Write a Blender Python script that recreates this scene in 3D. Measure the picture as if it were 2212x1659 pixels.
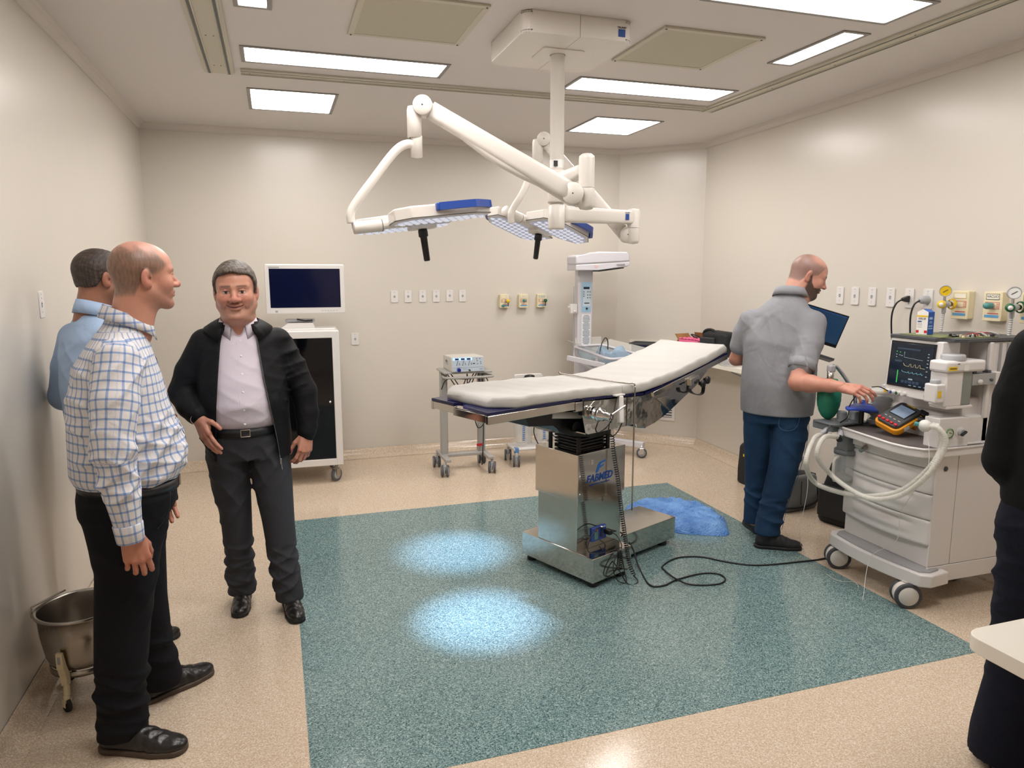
import bpy, bmesh, math, random
import numpy as np
from mathutils import Vector, Matrix, Euler

for o in list(bpy.data.objects): bpy.data.objects.remove(o)
S = bpy.context.scene
COL = S.collection
random.seed(4)
PI = math.pi

# ---------------------------------------------------------------- camera, light, exposure
cd = bpy.data.cameras.new('camera'); cam = bpy.data.objects.new('camera', cd); COL.objects.link(cam)
cd.sensor_width = 36; cd.lens = 1552 / 2212 * 36; cd.clip_start = 0.02
_r = Vector((0.950019, -0.312192, -0.000745)); _u = Vector((0.048193, 0.144298, 0.988360)); _f = Vector((0.308451, 0.938996, -0.152131))
m = Matrix((_r, _u, -_f)).transposed().to_4x4(); m.translation = (0, 0, 1.68)
cam.matrix_world = m
S.camera = cam
S.view_settings.view_transform = 'Standard'; S.view_settings.look = 'None'
S.view_settings.gamma = 1; S.view_settings.use_curve_mapping = False
S.view_settings.exposure = 1.50
w = bpy.data.worlds.new('world'); S.world = w; w.use_nodes = True
w.node_tree.nodes['Background'].inputs[0].default_value = (0.9, 0.93, 1, 1)
w.node_tree.nodes['Background'].inputs[1].default_value = 0.35
LAMP = 7.4          # radiance of the ceiling diffusers
SPOT = 80           # watts of each operating light beam

# ---------------------------------------------------------------- materials
def lin(c):
    if isinstance(c, str):
        c = c.lstrip('#'); c = [int(c[i:i+2], 16) / 255 for i in (0, 2, 4)]
    return tuple((x / 12.92 if x <= 0.04045 else ((x + 0.055) / 1.055) ** 2.4) for x in c[:3]) + (1,)
class NT:
    def __init__(s, name):
        s.m = bpy.data.materials.new(name); s.m.use_nodes = True
        s.t = s.m.node_tree; s.b = s.t.nodes['Principled BSDF']
    def n(s, typ, **k):
        nd = s.t.nodes.new(typ)
        for a, v in k.items():
            if a[0] == '_': setattr(nd, a[1:], v)
            else: nd.inputs[a.replace('_', ' ')].default_value = v
        return nd
    def l(s, a, b): s.t.links.new(a, b)
    def coord(s, scale=(1, 1, 1)):
        tc = s.n('ShaderNodeTexCoord'); mp = s.n('ShaderNodeMapping'); mp.inputs['Scale'].default_value = scale
        s.l(tc.outputs['Object'], mp.inputs['Vector']); return mp.outputs['Vector']
    def ramp(s, fac, stops, interp='LINEAR'):
        r = s.n('ShaderNodeValToRGB'); r.color_ramp.interpolation = interp
        e = r.color_ramp.elements
        while len(e) < len(stops): e.new(0.5)
        for i, (p, c) in enumerate(stops): e[i].position = p; e[i].color = c if len(c) == 4 else lin(c)
        s.l(fac, r.inputs['Fac']); return r.outputs['Color']
    def noise(s, vec, scale, detail=3, rough=0.5):
        nd = s.n('ShaderNodeTexNoise'); nd.inputs['Scale'].default_value = scale
        nd.inputs['Detail'].default_value = detail; nd.inputs['Roughness'].default_value = rough
        s.l(vec, nd.inputs['Vector']); return nd.outputs['Fac']
    def mix(s, f, a, b, blend='MIX'):
        nd = s.n('ShaderNodeMix'); nd.data_type = 'RGBA'; nd.blend_type = blend
        for v, i in ((f, 0), (a, 6), (b, 7)):
            if hasattr(v, 'is_output'): s.l(v, nd.inputs[i])
            else: nd.inputs[i].default_value = v
        return nd.outputs[2]
    def bump(s, h, strength, dist=0.01):
        nd = s.n('ShaderNodeBump'); nd.inputs['Strength'].default_value = strength; nd.inputs['Distance'].default_value = dist
        s.l(h, nd.inputs['Height']); s.l(nd.outputs['Normal'], s.b.inputs['Normal'])
def mat(name, col, rough=0.5, metal=0.0, bump=None, emit=0, spec=None, alpha=1, trans=0, coat=0, var=None, sheen=0, ecol=None, ior=None):
    t = NT(name); b = t.b
    b.inputs['Base Color'].default_value = lin(col); b.inputs['Roughness'].default_value = rough
    b.inputs['Metallic'].default_value = metal
    if spec is not None: b.inputs['Specular IOR Level'].default_value = spec
    if alpha < 1: b.inputs['Alpha'].default_value = alpha
    if trans: b.inputs['Transmission Weight'].default_value = trans
    if ior: b.inputs['IOR'].default_value = ior
    if coat: b.inputs['Coat Weight'].default_value = coat; b.inputs['Coat Roughness'].default_value = 0.1
    if sheen: b.inputs['Sheen Weight'].default_value = sheen
    if emit: b.inputs['Emission Color'].default_value = lin(ecol or col); b.inputs['Emission Strength'].default_value = emit
    v = None
    if bump or var:
        v = t.coord()
    if bump: t.bump(t.noise(v, bump[0], 4), bump[1], bump[2] if len(bump) > 2 else 0.005)
    if var:                                   # (scale, other colour): mottling of the material itself
        f = t.noise(v, var[0], 3)
        t.l(t.ramp(f, [(0.35, col), (0.7, var[1])]), b.inputs['Base Color'])
    return t.m

def speckle(name, cols, scale, rough):
    t = NT(name); v = t.coord()
    vo = t.n('ShaderNodeTexVoronoi'); vo.inputs['Scale'].default_value = scale; t.l(v, vo.inputs['Vector'])
    sep = t.n('ShaderNodeSeparateColor'); t.l(vo.outputs['Color'], sep.inputs['Color'])
    c = t.ramp(sep.outputs['Red'], cols, 'LINEAR')
    n2 = t.noise(v, scale * 0.5, 3, 0.7)
    c2 = t.ramp(n2, [(0.3, (0.80, 0.80, 0.80, 1)), (0.7, (1.15, 1.15, 1.15, 1))])
    c = t.mix(1.0, c, c2, 'MULTIPLY')
    t.l(c, t.b.inputs['Base Color'])
    t.l(t.ramp(t.noise(v, 2.5, 4), [(0.3, (rough*0.8,)*3 + (1,)), (0.75, (rough*1.35,)*3 + (1,))]), t.b.inputs['Roughness'])
    t.bump(t.noise(v, 6, 2), 0.02, 0.01)
    return t.m

def paint(name, col, rough, wob=0.12):
    t = NT(name); v = t.coord()
    t.b.inputs['Base Color'].default_value = lin(col); t.b.inputs['Roughness'].default_value = rough
    t.bump(t.noise(v, 2.2, 4, 0.6), wob, 0.012)
    return t.m

M = {}
M['wall'] = paint('wall_paint', '#d2cbc0', 0.27, 0.10)
M['ceiling'] = paint('ceiling_paint', '#d9d3cf', 0.55, 0.05)
M['crown'] = mat('plaster_moulding', '#d3cbc3', 0.45)
M['floor'] = speckle('tan_vinyl', [(0.0, '#bda68e'), (0.35, '#cab59c'), (0.75, '#d3c2ac'), (1.0, '#dfd3c3')], 260, 0.16)
M['inlay'] = speckle('teal_vinyl', [(0.0, '#33474a'), (0.15, '#506b6d'), (0.5, '#6f8888'), (0.85, '#879e9c'), (1.0, '#aabdb6')], 250, 0.15)
M['white'] = mat('white_plastic', '#dedad6', 0.35)
M['ivory'] = mat('ivory_enamel', '#ddd7cf', 0.32)
M['offwhite'] = mat('offwhite_laminate', '#e2dccf', 0.4)
M['panel'] = mat('grey_white_panel', '#cfc9c6', 0.4)
M['beige'] = mat('beige_metal', '#c6c0ae', 0.45)
M['cream'] = mat('cream_plastic', '#e3d7b2', 0.4)
M['grey'] = mat('grey_enamel', '#8f8d8a', 0.4)
M['lgrey'] = mat('light_grey_plastic', '#a9aaac', 0.4)
M['dgrey'] = mat('dark_grey_plastic', '#4a4b4e', 0.45)
M['black'] = mat('black_plastic', '#121214', 0.35)
M['rubber'] = mat('black_rubber', '#1b1b1d', 0.55)
M['wheelgrey'] = mat('grey_rubber', '#55575b', 0.5)
M['steel'] = mat('polished_steel', '#c9c4bd', 0.10, 1.0, bump=(3.0, 0.10, 0.01))
M['steelwavy'] = mat('bent_polished_steel', '#c2bdb6', 0.08, 1.0, bump=(2.6, 0.45, 0.03))
M['steelbrush'] = mat('brushed_steel', '#b4aea6', 0.26, 1.0, bump=(30, 0.05))
M['alu'] = mat('anodised_aluminium', '#aeb0b2', 0.35, 0.8)
M['chrome'] = mat('chrome', '#d6d6d8', 0.06, 1.0)
M['navy'] = mat('navy_laminate', '#10123f', 0.25)
M['blueside'] = mat('blue_laminate_edge', '#1a2390', 0.3)
M['linen'] = mat('white_vinyl_cover', '#bbb8b2', 0.55, bump=(14, 0.25, 0.01))
M['trublue'] = mat('blue_grip_plastic', '#2c4c9c', 0.35)
M['logoblue'] = mat('blue_print', '#15458f', 0.5)
M['glassdark'] = mat('dark_glass', '#0a0c16', 0.06, coat=0.5)
M['screenoff'] = mat('dark_screen', '#0d1230', 0.12)
M['print'] = mat('black_print', '#2b2b2d', 0.6)
M['whiteprint'] = mat('white_print', '#e9e9e6', 0.5)
M['red'] = mat('red_plastic', '#c2202a', 0.4)
M['yellow'] = mat('yellow_plastic', '#e6c01c', 0.4)
M['green'] = mat('green_plastic', '#0f5a35', 0.4)
M['teal'] = mat('teal_plastic', '#4f8f8b', 0.4)
M['orange'] = mat('orange_rubber', '#e89a16', 0.5)
M['clear'] = mat('clear_plastic', '#e6ecee', 0.08, alpha=0.22)
M['clearhose'] = mat('translucent_hose', '#dfdcd2', 0.3, alpha=0.62)
M['frost'] = mat('frosted_plastic', '#e8e6e0', 0.35, alpha=0.85)
M['cable'] = mat('black_cable', '#17171a', 0.45)
M['light'] = mat('lit_diffuser', '#ffffff', 0.5, emit=LAMP, ecol=(1.0, 0.982, 0.972))
M['led'] = mat('lit_led_lens', '#d8dcf0', 0.3, emit=0.16, ecol=(0.93, 0.95, 1.0))
M['ledbed'] = mat('led_reflector', '#c9cde4', 0.15, emit=0.03, ecol=(0.8, 0.84, 1.0))

# ---------------------------------------------------------------- object helpers
def thing(name, label, cat, loc=(0, 0, 0), rz=0.0, group=None):
    o = bpy.data.objects.new(name, None); COL.objects.link(o)
    o.empty_display_size = 0.1
    o.location = loc; o.rotation_euler = (0, 0, rz); o['label'] = label; o['category'] = cat
    if group: o['group'] = group
    return o
def tag(o, label, cat, group=None, kind=None):
    o['label'] = label; o['category'] = cat
    if group: o['group'] = group
    if kind: o['kind'] = kind
    return o
def lab(o, label): o['label'] = label; return o
def mk(name, verts, faces, m, parent=None, smooth=False):
    me = bpy.data.meshes.new(name); me.from_pydata([tuple(v) for v in verts], [], faces); me.update()
    o = bpy.data.objects.new(name, me); COL.objects.link(o); me.materials.append(m)
    if smooth: me.shade_smooth()
    if parent: o.parent = parent
    return o
class MB:
    """collects shapes; build() links them as one mesh object"""
    def __init__(s): s.b = bmesh.new(); s.mats = []; s.cur = 0
    def use(s, m):
        if m not in s.mats: s.mats.append(m)
        s.cur = s.mats.index(m); return s
    def _fin(s, geom_faces):
        for f in geom_faces: f.material_index = s.cur
    def add(s, verts, faces, smooth=False):
        vs = [s.b.verts.new(v) for v in verts]; out = []
        for f in faces:
            try: q = s.b.faces.new([vs[i] for i in f])
            except ValueError: continue
            q.smooth = smooth; q.material_index = s.cur; out.append(q)
        return vs, out
    def box(s, c, d, bev=0.0, rot=None, seg=2):
        vs = [Vector((x * d[0] / 2, y * d[1] / 2, z * d[2] / 2)) for x in (-1, 1) for y in (-1, 1) for z in (-1, 1)]
        v, f = s.add(vs, [(0, 1, 3, 2), (4, 6, 7, 5), (0, 4, 5, 1), (2, 3, 7, 6), (0, 2, 6, 4), (1, 5, 7, 3)])
        allv = v
        if bev > 0:
            es = list({e for q in f for e in q.edges})
            r = bmesh.ops.bevel(s.b, geom=es, offset=min(bev, min(d) * 0.49), segments=seg, profile=0.6, affect='EDGES')
            allv = list({x for x in r['verts']} | {x for q in r['faces'] for x in q.verts} | {x for x in v if x.is_valid})
            for q in r['faces']: q.material_index = s.cur; q.smooth = True
        mt = Matrix.Translation(c)
        if rot is not None: mt = mt @ (rot.to_matrix().to_4x4() if isinstance(rot, Euler) else rot.to_4x4())
        for x in allv: x.co = mt @ x.co
        return s
    def b2(s, lo, hi, bev=0.0):
        return s.box([(lo[i] + hi[i]) / 2 for i in range(3)], [abs(hi[i] - lo[i]) for i in range(3)], bev)
    def cyl(s, a, b, r, r2=None, n=20, cap=True, smooth=True):
        a = Vector(a); b = Vector(b); r2 = r if r2 is None else r2
        d = (b - a).normalized(); u = d.orthogonal().normalized(); v = d.cross(u)
        vs = []
        for k in range(n):
            t = 2 * PI * k / n; e = u * math.cos(t) + v * math.sin(t)
            vs += [a + e * r, b + e * r2]
        fs = [(2*k, (2*k+2) % (2*n), (2*k+3) % (2*n), 2*k+1) for k in range(n)]
        s.add(vs, fs, smooth)
        if cap:
            for off, rr, c in ((0, r, a), (1, r2, b)):
                if rr > 1e-5: s.add([vs[2*k+off] for k in range(n)], [tuple(range(n))])
        return s
    def tube(s, pts, r, n=8, smooth=True, cap=True, closed=False):
        pts = [Vector(p) for p in pts]; rr = r if hasattr(r, '__len__') else [r] * len(pts)
        N = len(pts); rings = []; u = None
        for i, p in enumerate(pts):
            if closed: d = (pts[(i+1) % N] - pts[i-1]).normalized()
            else: d = (pts[min(i+1, N-1)] - pts[max(i-1, 0)]).normalized()
            if u is None: u = d.orthogonal().normalized()
            u = (u - d * u.dot(d)); u = u.normalized() if u.length > 1e-6 else d.orthogonal().normalized()
            v = d.cross(u)
            rings.append([p + (u * math.cos(2*PI*k/n) + v * math.sin(2*PI*k/n)) * rr[i] for k in range(n)])
        vs = [x for r_ in rings for x in r_]; fs = []
        for i in range(N if closed else N - 1):
            j = (i + 1) % N
            for k in range(n): fs.append((i*n+k, i*n+(k+1) % n, j*n+(k+1) % n, j*n+k))
        if cap and not closed: fs += [tuple(range(n))[::-1], tuple(range((N-1)*n, N*n))]
        s.add(vs, fs, smooth); return s
    def lathe(s, prof, c=(0, 0, 0), n=28, axis=None, smooth=True):
        """prof: list of (radius, height)"""
        mt = Matrix.Translation(c)
        if axis is not None: mt = mt @ Vector((0, 0, 1)).rotation_difference(Vector(axis)).to_matrix().to_4x4()
        vs = []; fs = []
        for (r, z) in prof:
            for k in range(n): vs.append(mt @ Vector((r * math.cos(2*PI*k/n), r * math.sin(2*PI*k/n), z)))
        for i in range(len(prof) - 1):
            for k in range(n): fs.append((i*n+k, i*n+(k+1) % n, (i+1)*n+(k+1) % n, (i+1)*n+k))
        v, f = s.add(vs, fs, smooth); return s
    def prism(s, poly, lo, hi, axis='z', bev=0.0, smooth=False):
        """poly in the two other axes; extruded along axis from lo to hi"""
        def mkv(a, b, c): return {'z': (a, b, c), 'y': (a, c, b), 'x': (c, a, b)}[axis]
        n = len(poly)
        vs = [mkv(p[0], p[1], lo) for p in poly] + [mkv(p[0], p[1], hi) for p in poly]
        v, f = s.add(vs, [tuple(range(n))[::-1], tuple(range(n, 2*n))] + [(i, (i+1) % n, n+(i+1) % n, n+i) for i in range(n)])
        if bev > 0:
            r = bmesh.ops.bevel(s.b, geom=list({e for q in f for e in q.edges}), offset=bev, segments=2, profile=0.6, affect='EDGES')
            for q in r['faces']: q.material_index = s.cur; q.smooth = True
        return s
    def ball(s, c, r, sc=(1, 1, 1), n=16, rot=None):
        vs = []; fs = []; m_ = n // 2
        R = rot or Matrix.Identity(3)
        for i in range(m_ + 1):
            for k in range(n):
                a = PI * i / m_; t = 2 * PI * k / n
                vs.append(Vector(c) + R @ Vector((r*sc[0]*math.sin(a)*math.cos(t), r*sc[1]*math.sin(a)*math.sin(t), r*sc[2]*math.cos(a))))
        for i in range(m_):
            for k in range(n): fs.append((i*n+k, i*n+(k+1) % n, (i+1)*n+(k+1) % n, (i+1)*n+k))
        s.add(vs, fs, True); return s
    def torus(s, c, R, r, axis=(0, 0, 1), n=24, k=8, a0=0, a1=2*PI):
        q = Vector((0, 0, 1)).rotation_difference(Vector(axis)).to_matrix(); closed = abs(a1 - a0 - 2*PI) < 1e-6
        N = n if closed else n + 1
        pts = [Vector(c) + q @ Vector((R*math.cos(a0+(a1-a0)*i/n), R*math.sin(a0+(a1-a0)*i/n), 0)) for i in range(N)]
        return s.tube(pts, r, k, closed=closed)
    def xf(s, mt):
        bmesh.ops.transform(s.b, matrix=mt, verts=s.b.verts); return s
    def build(s, name, m=None, parent=None, norm=True):
        if norm: bmesh.ops.recalc_face_normals(s.b, faces=s.b.faces)
        me = bpy.data.meshes.new(name); s.b.to_mesh(me); s.b.free()
        if s.mats:
            for x in s.mats: me.materials.append(x)
        else: me.materials.append(m)
        o = bpy.data.objects.new(name, me); COL.objects.link(o)
        if parent: o.parent = parent
        return o
def B(name, m, parent, c, d, bev=0.0, rot=None): return MB().box(c, d, bev, rot).build(name, m, parent)
def copy_tree(o, parent=None):
    c = o.copy(); COL.objects.link(c)
    if parent: c.parent = parent
    for ch in list(o.children): copy_tree(ch, c)
    return c
def rrect(w, h, r, n=5, cx=0, cy=0):
    out = []
    for sx, sy, a in ((1, 1, 0), (-1, 1, PI/2), (-1, -1, PI), (1, -1, 1.5*PI)):
        for k in range(n):
            t = a + PI/2 * k / (n-1); out.append((cx + sx*(w/2-r) + r*math.cos(t), cy + sy*(h/2-r) + r*math.sin(t)))
    return out
def spline(pts, n=8):
    """Catmull-Rom through pts"""
    P_ = [Vector(p) for p in pts]; P_ = [2*P_[0]-P_[1]] + P_ + [2*P_[-1]-P_[-2]]; out = []
    for i in range(1, len(P_) - 2):
        a, b, c, d = P_[i-1:i+3]
        for k in range(n):
            t = k / n
            out.append(0.5 * ((2*b) + (c-a)*t + (2*a-5*b+4*c-d)*t*t + (3*b-a-3*c+d)*t**3))
    out.append(P_[-2]); return out
def text(s, size, m, parent, loc, rot, name='lettering', depth=0.0006, align='CENTER', shear=0, sx=1.0, bold=0):
    cu = bpy.data.curves.new('t', 'FONT'); cu.body = s; cu.size = size; cu.align_x = align; cu.align_y = 'CENTER'
    cu.extrude = depth; cu.shear = shear; cu.resolution_u = 2; cu.offset = bold
    t = bpy.data.objects.new('t', cu); COL.objects.link(t)
    bpy.context.view_layer.update()
    me = bpy.data.meshes.new_from_object(t.evaluated_get(bpy.context.evaluated_depsgraph_get()))
    bpy.data.objects.remove(t)
    mt = Matrix.Translation(loc) @ rot.to_matrix().to_4x4() @ Matrix.Diagonal((sx, 1, 1, 1)); me.transform(mt)
    me.materials.clear(); me.materials.append(m)
    o = bpy.data.objects.new(name, me); COL.objects.link(o); o.parent = parent; return o
def rotm(ax, ay=None):
    """3x3 with z = ax direction"""
    return Vector((0, 0, 1)).rotation_difference(Vector(ax)).to_matrix()
def struct(o): o['kind'] = 'structure'; return o

# ---------------------------------------------------------------- the room
CZ = 2.87
WB = 6.6
# plan of the room, going round: wall name, start, end
PLAN = [('wall_left', (-1.02, -1.2), (-0.965, WB)), ('wall_back', (-0.965, WB), (3.285, WB)),
        ('wall_corner', (3.285, WB), (3.87, 5.99)), ('wall_right', (3.87, 5.99), (3.60, -1.2)), ('wall_front', (3.60, -1.2), (-1.02, -1.2))]
def wall(name, a, b, m):
    a = Vector((a[0], a[1], 0)); b = Vector((b[0], b[1], 0)); d = (b - a).normalized(); nrm = Vector((-d.y, d.x, 0)) * 0.12
    a2 = a - d * 0.05; b2 = b + d * 0.05
    up = Vector((0, 0, CZ + 0.05))
    vs = [a, b, b2 + nrm, a2 + nrm]; vs = vs + [v + up for v in vs]
    mb = MB(); mb.add(vs, [(0, 1, 2, 3), (4, 5, 6, 7), (0, 1, 5, 4), (1, 2, 6, 5), (2, 3, 7, 6), (3, 0, 4, 7)])
    return struct(mb.build(name, m))
for n_, a, b in PLAN: wall(n_, a, b, M['wall'])
def profile_run(name, a, b, prof, m, a_in, b_in):
    """prof: (distance off the wall, height); mitred ends"""
    a = Vector((a[0], a[1], 0)); b = Vector((b[0], b[1], 0)); d = (b - a).normalized(); n_ = Vector((d.y, -d.x, 0))
    vs = []
    for q, h in prof: vs.append(a + n_*q + d*(q*a_in) + Vector((0, 0, h)))
    for q, h in prof: vs.append(b + n_*q - d*(q*b_in) + Vector((0, 0, h)))
    k = len(prof); mb = MB(); mb.add(vs, [(i, i+1, k+i+1, k+i) for i in range(k-1)], True)
    return struct(mb.build(name, m, norm=False))
cove = [(0.003, 0.080), (0.007, 0.078), (0.013, 0.056), (0.024, 0.034), (0.042, 0.016), (0.062, 0.006), (0.085, 0.0015)]
crown = [(0.0, CZ-0.048), (0.012, CZ-0.048), (0.014, CZ-0.036), (0.022, CZ-0.02), (0.036, CZ-0.012), (0.05, CZ-0.010), (0.052, CZ+0.001)]
t225 = math.tan(math.radians(22.5))
mitre = {'wall_left': (1, 1), 'wall_back': (1, t225), 'wall_corner': (t225, t225), 'wall_right': (t225, 1), 'wall_front': (1, 1)}
for i, (n_, a, b) in enumerate(PLAN):
    profile_run('baseboard_' + n_[5:], a, b, cove, M['floor'], *mitre[n_])
    profile_run('trim_%d' % (i + 1), a, b, crown, M['crown'], *mitre[n_])
fl = struct(MB().b2((-1.3, -1.4, -0.1), (4.1, 6.9, 0.0)).build('floor', M['floor']))
MB().b2((0.04, 2.2, 0.0), (2.955, 4.965, 0.0012)).build('floor_inlay', M['inlay'], fl)
struct(MB().b2((-1.3, -1.4, CZ), (4.1, 6.9, CZ + 0.1)).build('ceiling', M['ceiling']))

# recessed ceiling lights: one fixture mesh per size
M['lightframe'] = mat('light_frame_grey', '#8d8985', 0.4, 0.3)
def ceil_light(x0, x1, y0, y1, label, first=[None]):
    cx, cy = (x0+x1)/2, (y0+y1)/2; a, b = (x1-x0)/2, (y1-y0)/2
    t = thing('ceiling_light', label, 'light', (cx, cy, CZ), 0, 'recessed ceiling lights')
    e = 0.022
    mb = MB()
    for (l, h) in (((-a-e, -b-e), (a+e, -b)), ((-a-e, b), (a+e, b+e)), ((-a-e, -b), (-a, b)), ((a, -b), (a+e, b))):
        mb.b2((l[0], l[1], -0.006), (h[0], h[1], 0.0), 0.002)
    mb.build('frame', M['lightframe'], t)
    mb = MB(); mb.prism(rrect(2*a-0.004, 2*b-0.004, 0.012), -0.004, -0.0005); mb.build('diffuser', M['light'], t)
    return t
LX, RX = (-0.09, 1.01), (1.86, 2.95)
ceil_light(*LX, 4.275, 4.54, 'long lit ceiling panel at the left, just in front of the rear rail')
ceil_light(*RX, 4.275, 4.55, 'long lit ceiling panel at the right behind the lamp column')
ceil_light(-0.085, 0.455, 5.19, 5.78, 'square lit ceiling panel at the left near the back wall')
ceil_light(2.43, 2.975, 5.28, 5.85, 'square lit ceiling panel at the right near the back wall')
ceil_light(2.765, 2.89, 3.10, 3.65, 'short narrow lit ceiling panel beside the right rail')
ceil_light(-0.09, 0.03, 3.10, 3.64, 'narrow lit ceiling panel cut off by the upper picture edge at the left')
ceil_light(1.86, 2.845, 2.66, 2.93, 'large bright ceiling panel cut off by the upper picture edge at the right')
ceil_light(*LX, 2.66, 2.93, 'long ceiling panel above the checked shirt, out of the picture')
ceil_light(-0.085, 0.455, 1.42, 2.0, 'square ceiling panel at the near left, out of the picture')
ceil_light(2.43, 2.975, 1.42, 2.0, 'square ceiling panel at the near right, out of the picture')

# ceiling rails
def rail(name, label, a, b, wd, gaps):
    """aluminium profile on the ceiling between a and b"""
    a = Vector(a); b = Vector(b); L = (b-a).length; ang = math.atan2(b.y-a.y, b.x-a.x)
    t = thing(name, label, 'rail', (a.x, a.y, CZ), ang)
    MB().b2((0, -wd/2, -0.012), (L, wd/2, 0), 0.002).build('rail_plate', M['beige'], t)
    for g in gaps:
        o = MB().b2((0.0, g-0.006, -0.0135), (L, g+0.006, -0.0115)).build('groove', M['dgroove'], t)
        for e in (-0.012, 0.012):
            MB().b2((0, g+e-0.003, -0.016), (L, g+e+0.003, -0.011), 0.001).build('lip', M['beige'], t)
    k = 0
    x = 0.05
    mb = MB()
    while x < L:
        for y in (-0.018, 0.018): mb.cyl((x, y, -0.0135), (x, y, -0.011), 0.004, n=8)
        x += 0.55
    s = mb.build('screw_heads', M['dgrey'], t); s['kind'] = 'stuff'
    return t
M['dgroove'] = mat('rail_groove_grey', '#5d6160', 0.5, 0.3)
rail('ceiling_rail', 'double grooved ceiling rail running along the left side of the ceiling', (-0.245, 0.2), (-0.245, 4.83), 0.165, (-0.055, 0.055))
rail('ceiling_rail', 'ceiling rail running across the ceiling towards the back wall', (-0.125, 4.76), (3.02, 4.76), 0.10, (-0.035, 0.035))
rail('ceiling_rail', 'ceiling rail running along the right side of the ceiling', (3.095, 0.2), (3.095, 4.83), 0.12, (-0.04, 0.04))

# square ceiling grilles
M['mesh'] = NT('perforated_sheet'); t_ = M['mesh']
v_ = t_.coord(); vo_ = t_.n('ShaderNodeTexVoronoi'); vo_.inputs['Scale'].default_value = 170; vo_.inputs['Randomness'].default_value = 0; t_.l(v_, vo_.inputs['Vector'])
t_.l(t_.ramp(vo_.outputs['Distance'], [(0.25, '#8d8878'), (0.42, '#b9b39f')]), t_.b.inputs['Base Color']); t_.b.inputs['Roughness'].default_value = 0.5
M['mesh'] = t_.m
def grille(x0, x1, y0, y1, label):
    cx, cy = (x0+x1)/2, (y0+y1)/2; a, b = (x1-x0)/2, (y1-y0)/2
    t = thing('ceiling_grille', label, 'vent', (cx, cy, CZ), 0, 'square ceiling grilles')
    e = 0.03; mb = MB()
    for (l, h) in (((-a, -b), (a, -b+e)), ((-a, b-e), (a, b)), ((-a, -b+e), (-a+e, b-e)), ((a-e, -b+e), (a, b-e))):
        mb.b2((l[0], l[1], -0.012), (h[0], h[1], 0.0), 0.003)
    mb.build('frame', M['beige'], t)
    MB().b2((-a+e, -b+e, -0.009), (a-e, b-e, -0.004)).build('perforated_sheet', M['mesh'], t)
    for sx in (-1, 1):
        for sy in (-1, 1): MB().cyl((sx*(a-0.015), sy*(b-0.015), -0.015), (sx*(a-0.015), sy*(b-0.015), -0.011), 0.005, n=8).build('screw', M['dgrey'], t)
grille(0.41, 0.985, 3.29, 3.88, 'perforated square ceiling grille left of the lamp mount')
grille(1.865, 2.445, 3.29, 3.88, 'perforated square ceiling grille right of the lamp mount')

# ---------------------------------------------------------------- surgical lamp
sl = thing('surgical_lamp', 'white ceiling mounted operating lamp with two blue handled lit heads on jointed arms', 'lamp', (1.415, 3.565, 2.87))
O = Vector((1.415, 3.565, 2.87))
def rel(p): return Vector(p) - O
mb = MB(); mb.prism(rrect(0.555, 0.56, 0.045, 6), -0.10, 0.0, bev=0.014)
cover = mb.build('ceiling_cover', M['ivory'], sl)
mb = MB().b2((0.0005, -0.281, -0.1005), (0.0015, 0.281, -0.001)); mb.build('cover_joint', M['dgrey'], cover)
B('logo_square', M['logoblue'], cover, (0.215, -0.2808, -0.062), (0.036, 0.002, 0.034))
text('TRUMPF', 0.013, M['print'], cover, (0.215, -0.2815, -0.038), Euler((PI/2, 0, 0)))
mb = MB(); mb.prism(rrect(0.22, 0.20, 0.02), -0.106, -0.098, bev=0.002); mb.build('ceiling_plate', M['ivory'], sl)
pole = MB().lathe([(0.036, -0.80), (0.036, -0.106), (0.04, -0.106)], n=32).build('pole', M['ivory'], sl)
MB().lathe([(0.0365, -0.655), (0.0365, -0.615)], n=32).build('sticker', M['whiteprint'], pole)
MB().b2((-0.030, -0.0375, -0.650), (-0.010, -0.030, -0.622)).build('sticker_print', M['print'], pole)
# hubs round the pole
mb = MB().lathe([(0.0, -0.80), (0.044, -0.80), (0.046, -0.79), (0.046, -0.645), (0.044, -0.637), (0.036, -0.637)][:], n=32)
mb.xf(Matrix.Translation((0, 0, -0.03)))
mb.build('upper_hub', M['ivory'], sl)
mb = MB().lathe([(0.0, -0.962), (0.040, -0.962), (0.043, -0.955), (0.043, -0.842), (0.036, -0.84), (0.03, -0.80)], n=32)
mb.build('lower_hub', M['ivory'], sl)
def capsule_arm(name, a, b, w0, h0, w1, h1, m=None, bend=0):
    """flattened tapering arm from a to b (world)"""
    a = rel(a); b = rel(b); d = (b - a).normalized(); side = d.cross(Vector((0, 0, 1))).normalized(); up = side.cross(d)
    N = 12; mb = MB(); rings = []
    K = 20
    for i in range(N + 1):
        t = i / N; c = a.lerp(b, t) + up * (bend * math.sin(PI * t))
        w = w0 + (w1 - w0) * t; h = h0 + (h1 - h0) * t
        rings.append([c + side*(w/2*math.copysign(abs(math.cos(q))**0.55, math.cos(q))) + up*(h/2*math.copysign(abs(math.sin(q))**0.55, math.sin(q))) for q in [2*PI*k/K for k in range(K)]])
    vs = [x for r_ in rings for x in r_]
    fs = [(i*K+k, i*K+(k+1) % K, (i+1)*K+(k+1) % K, (i+1)*K+k) for i in range(N) for k in range(K)]
    fs += [tuple(range(K)), tuple(range(N*K, (N+1)*K))]
    mb.add(vs, fs, True); return mb.build(name, m or M['ivory'], sl)
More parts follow.
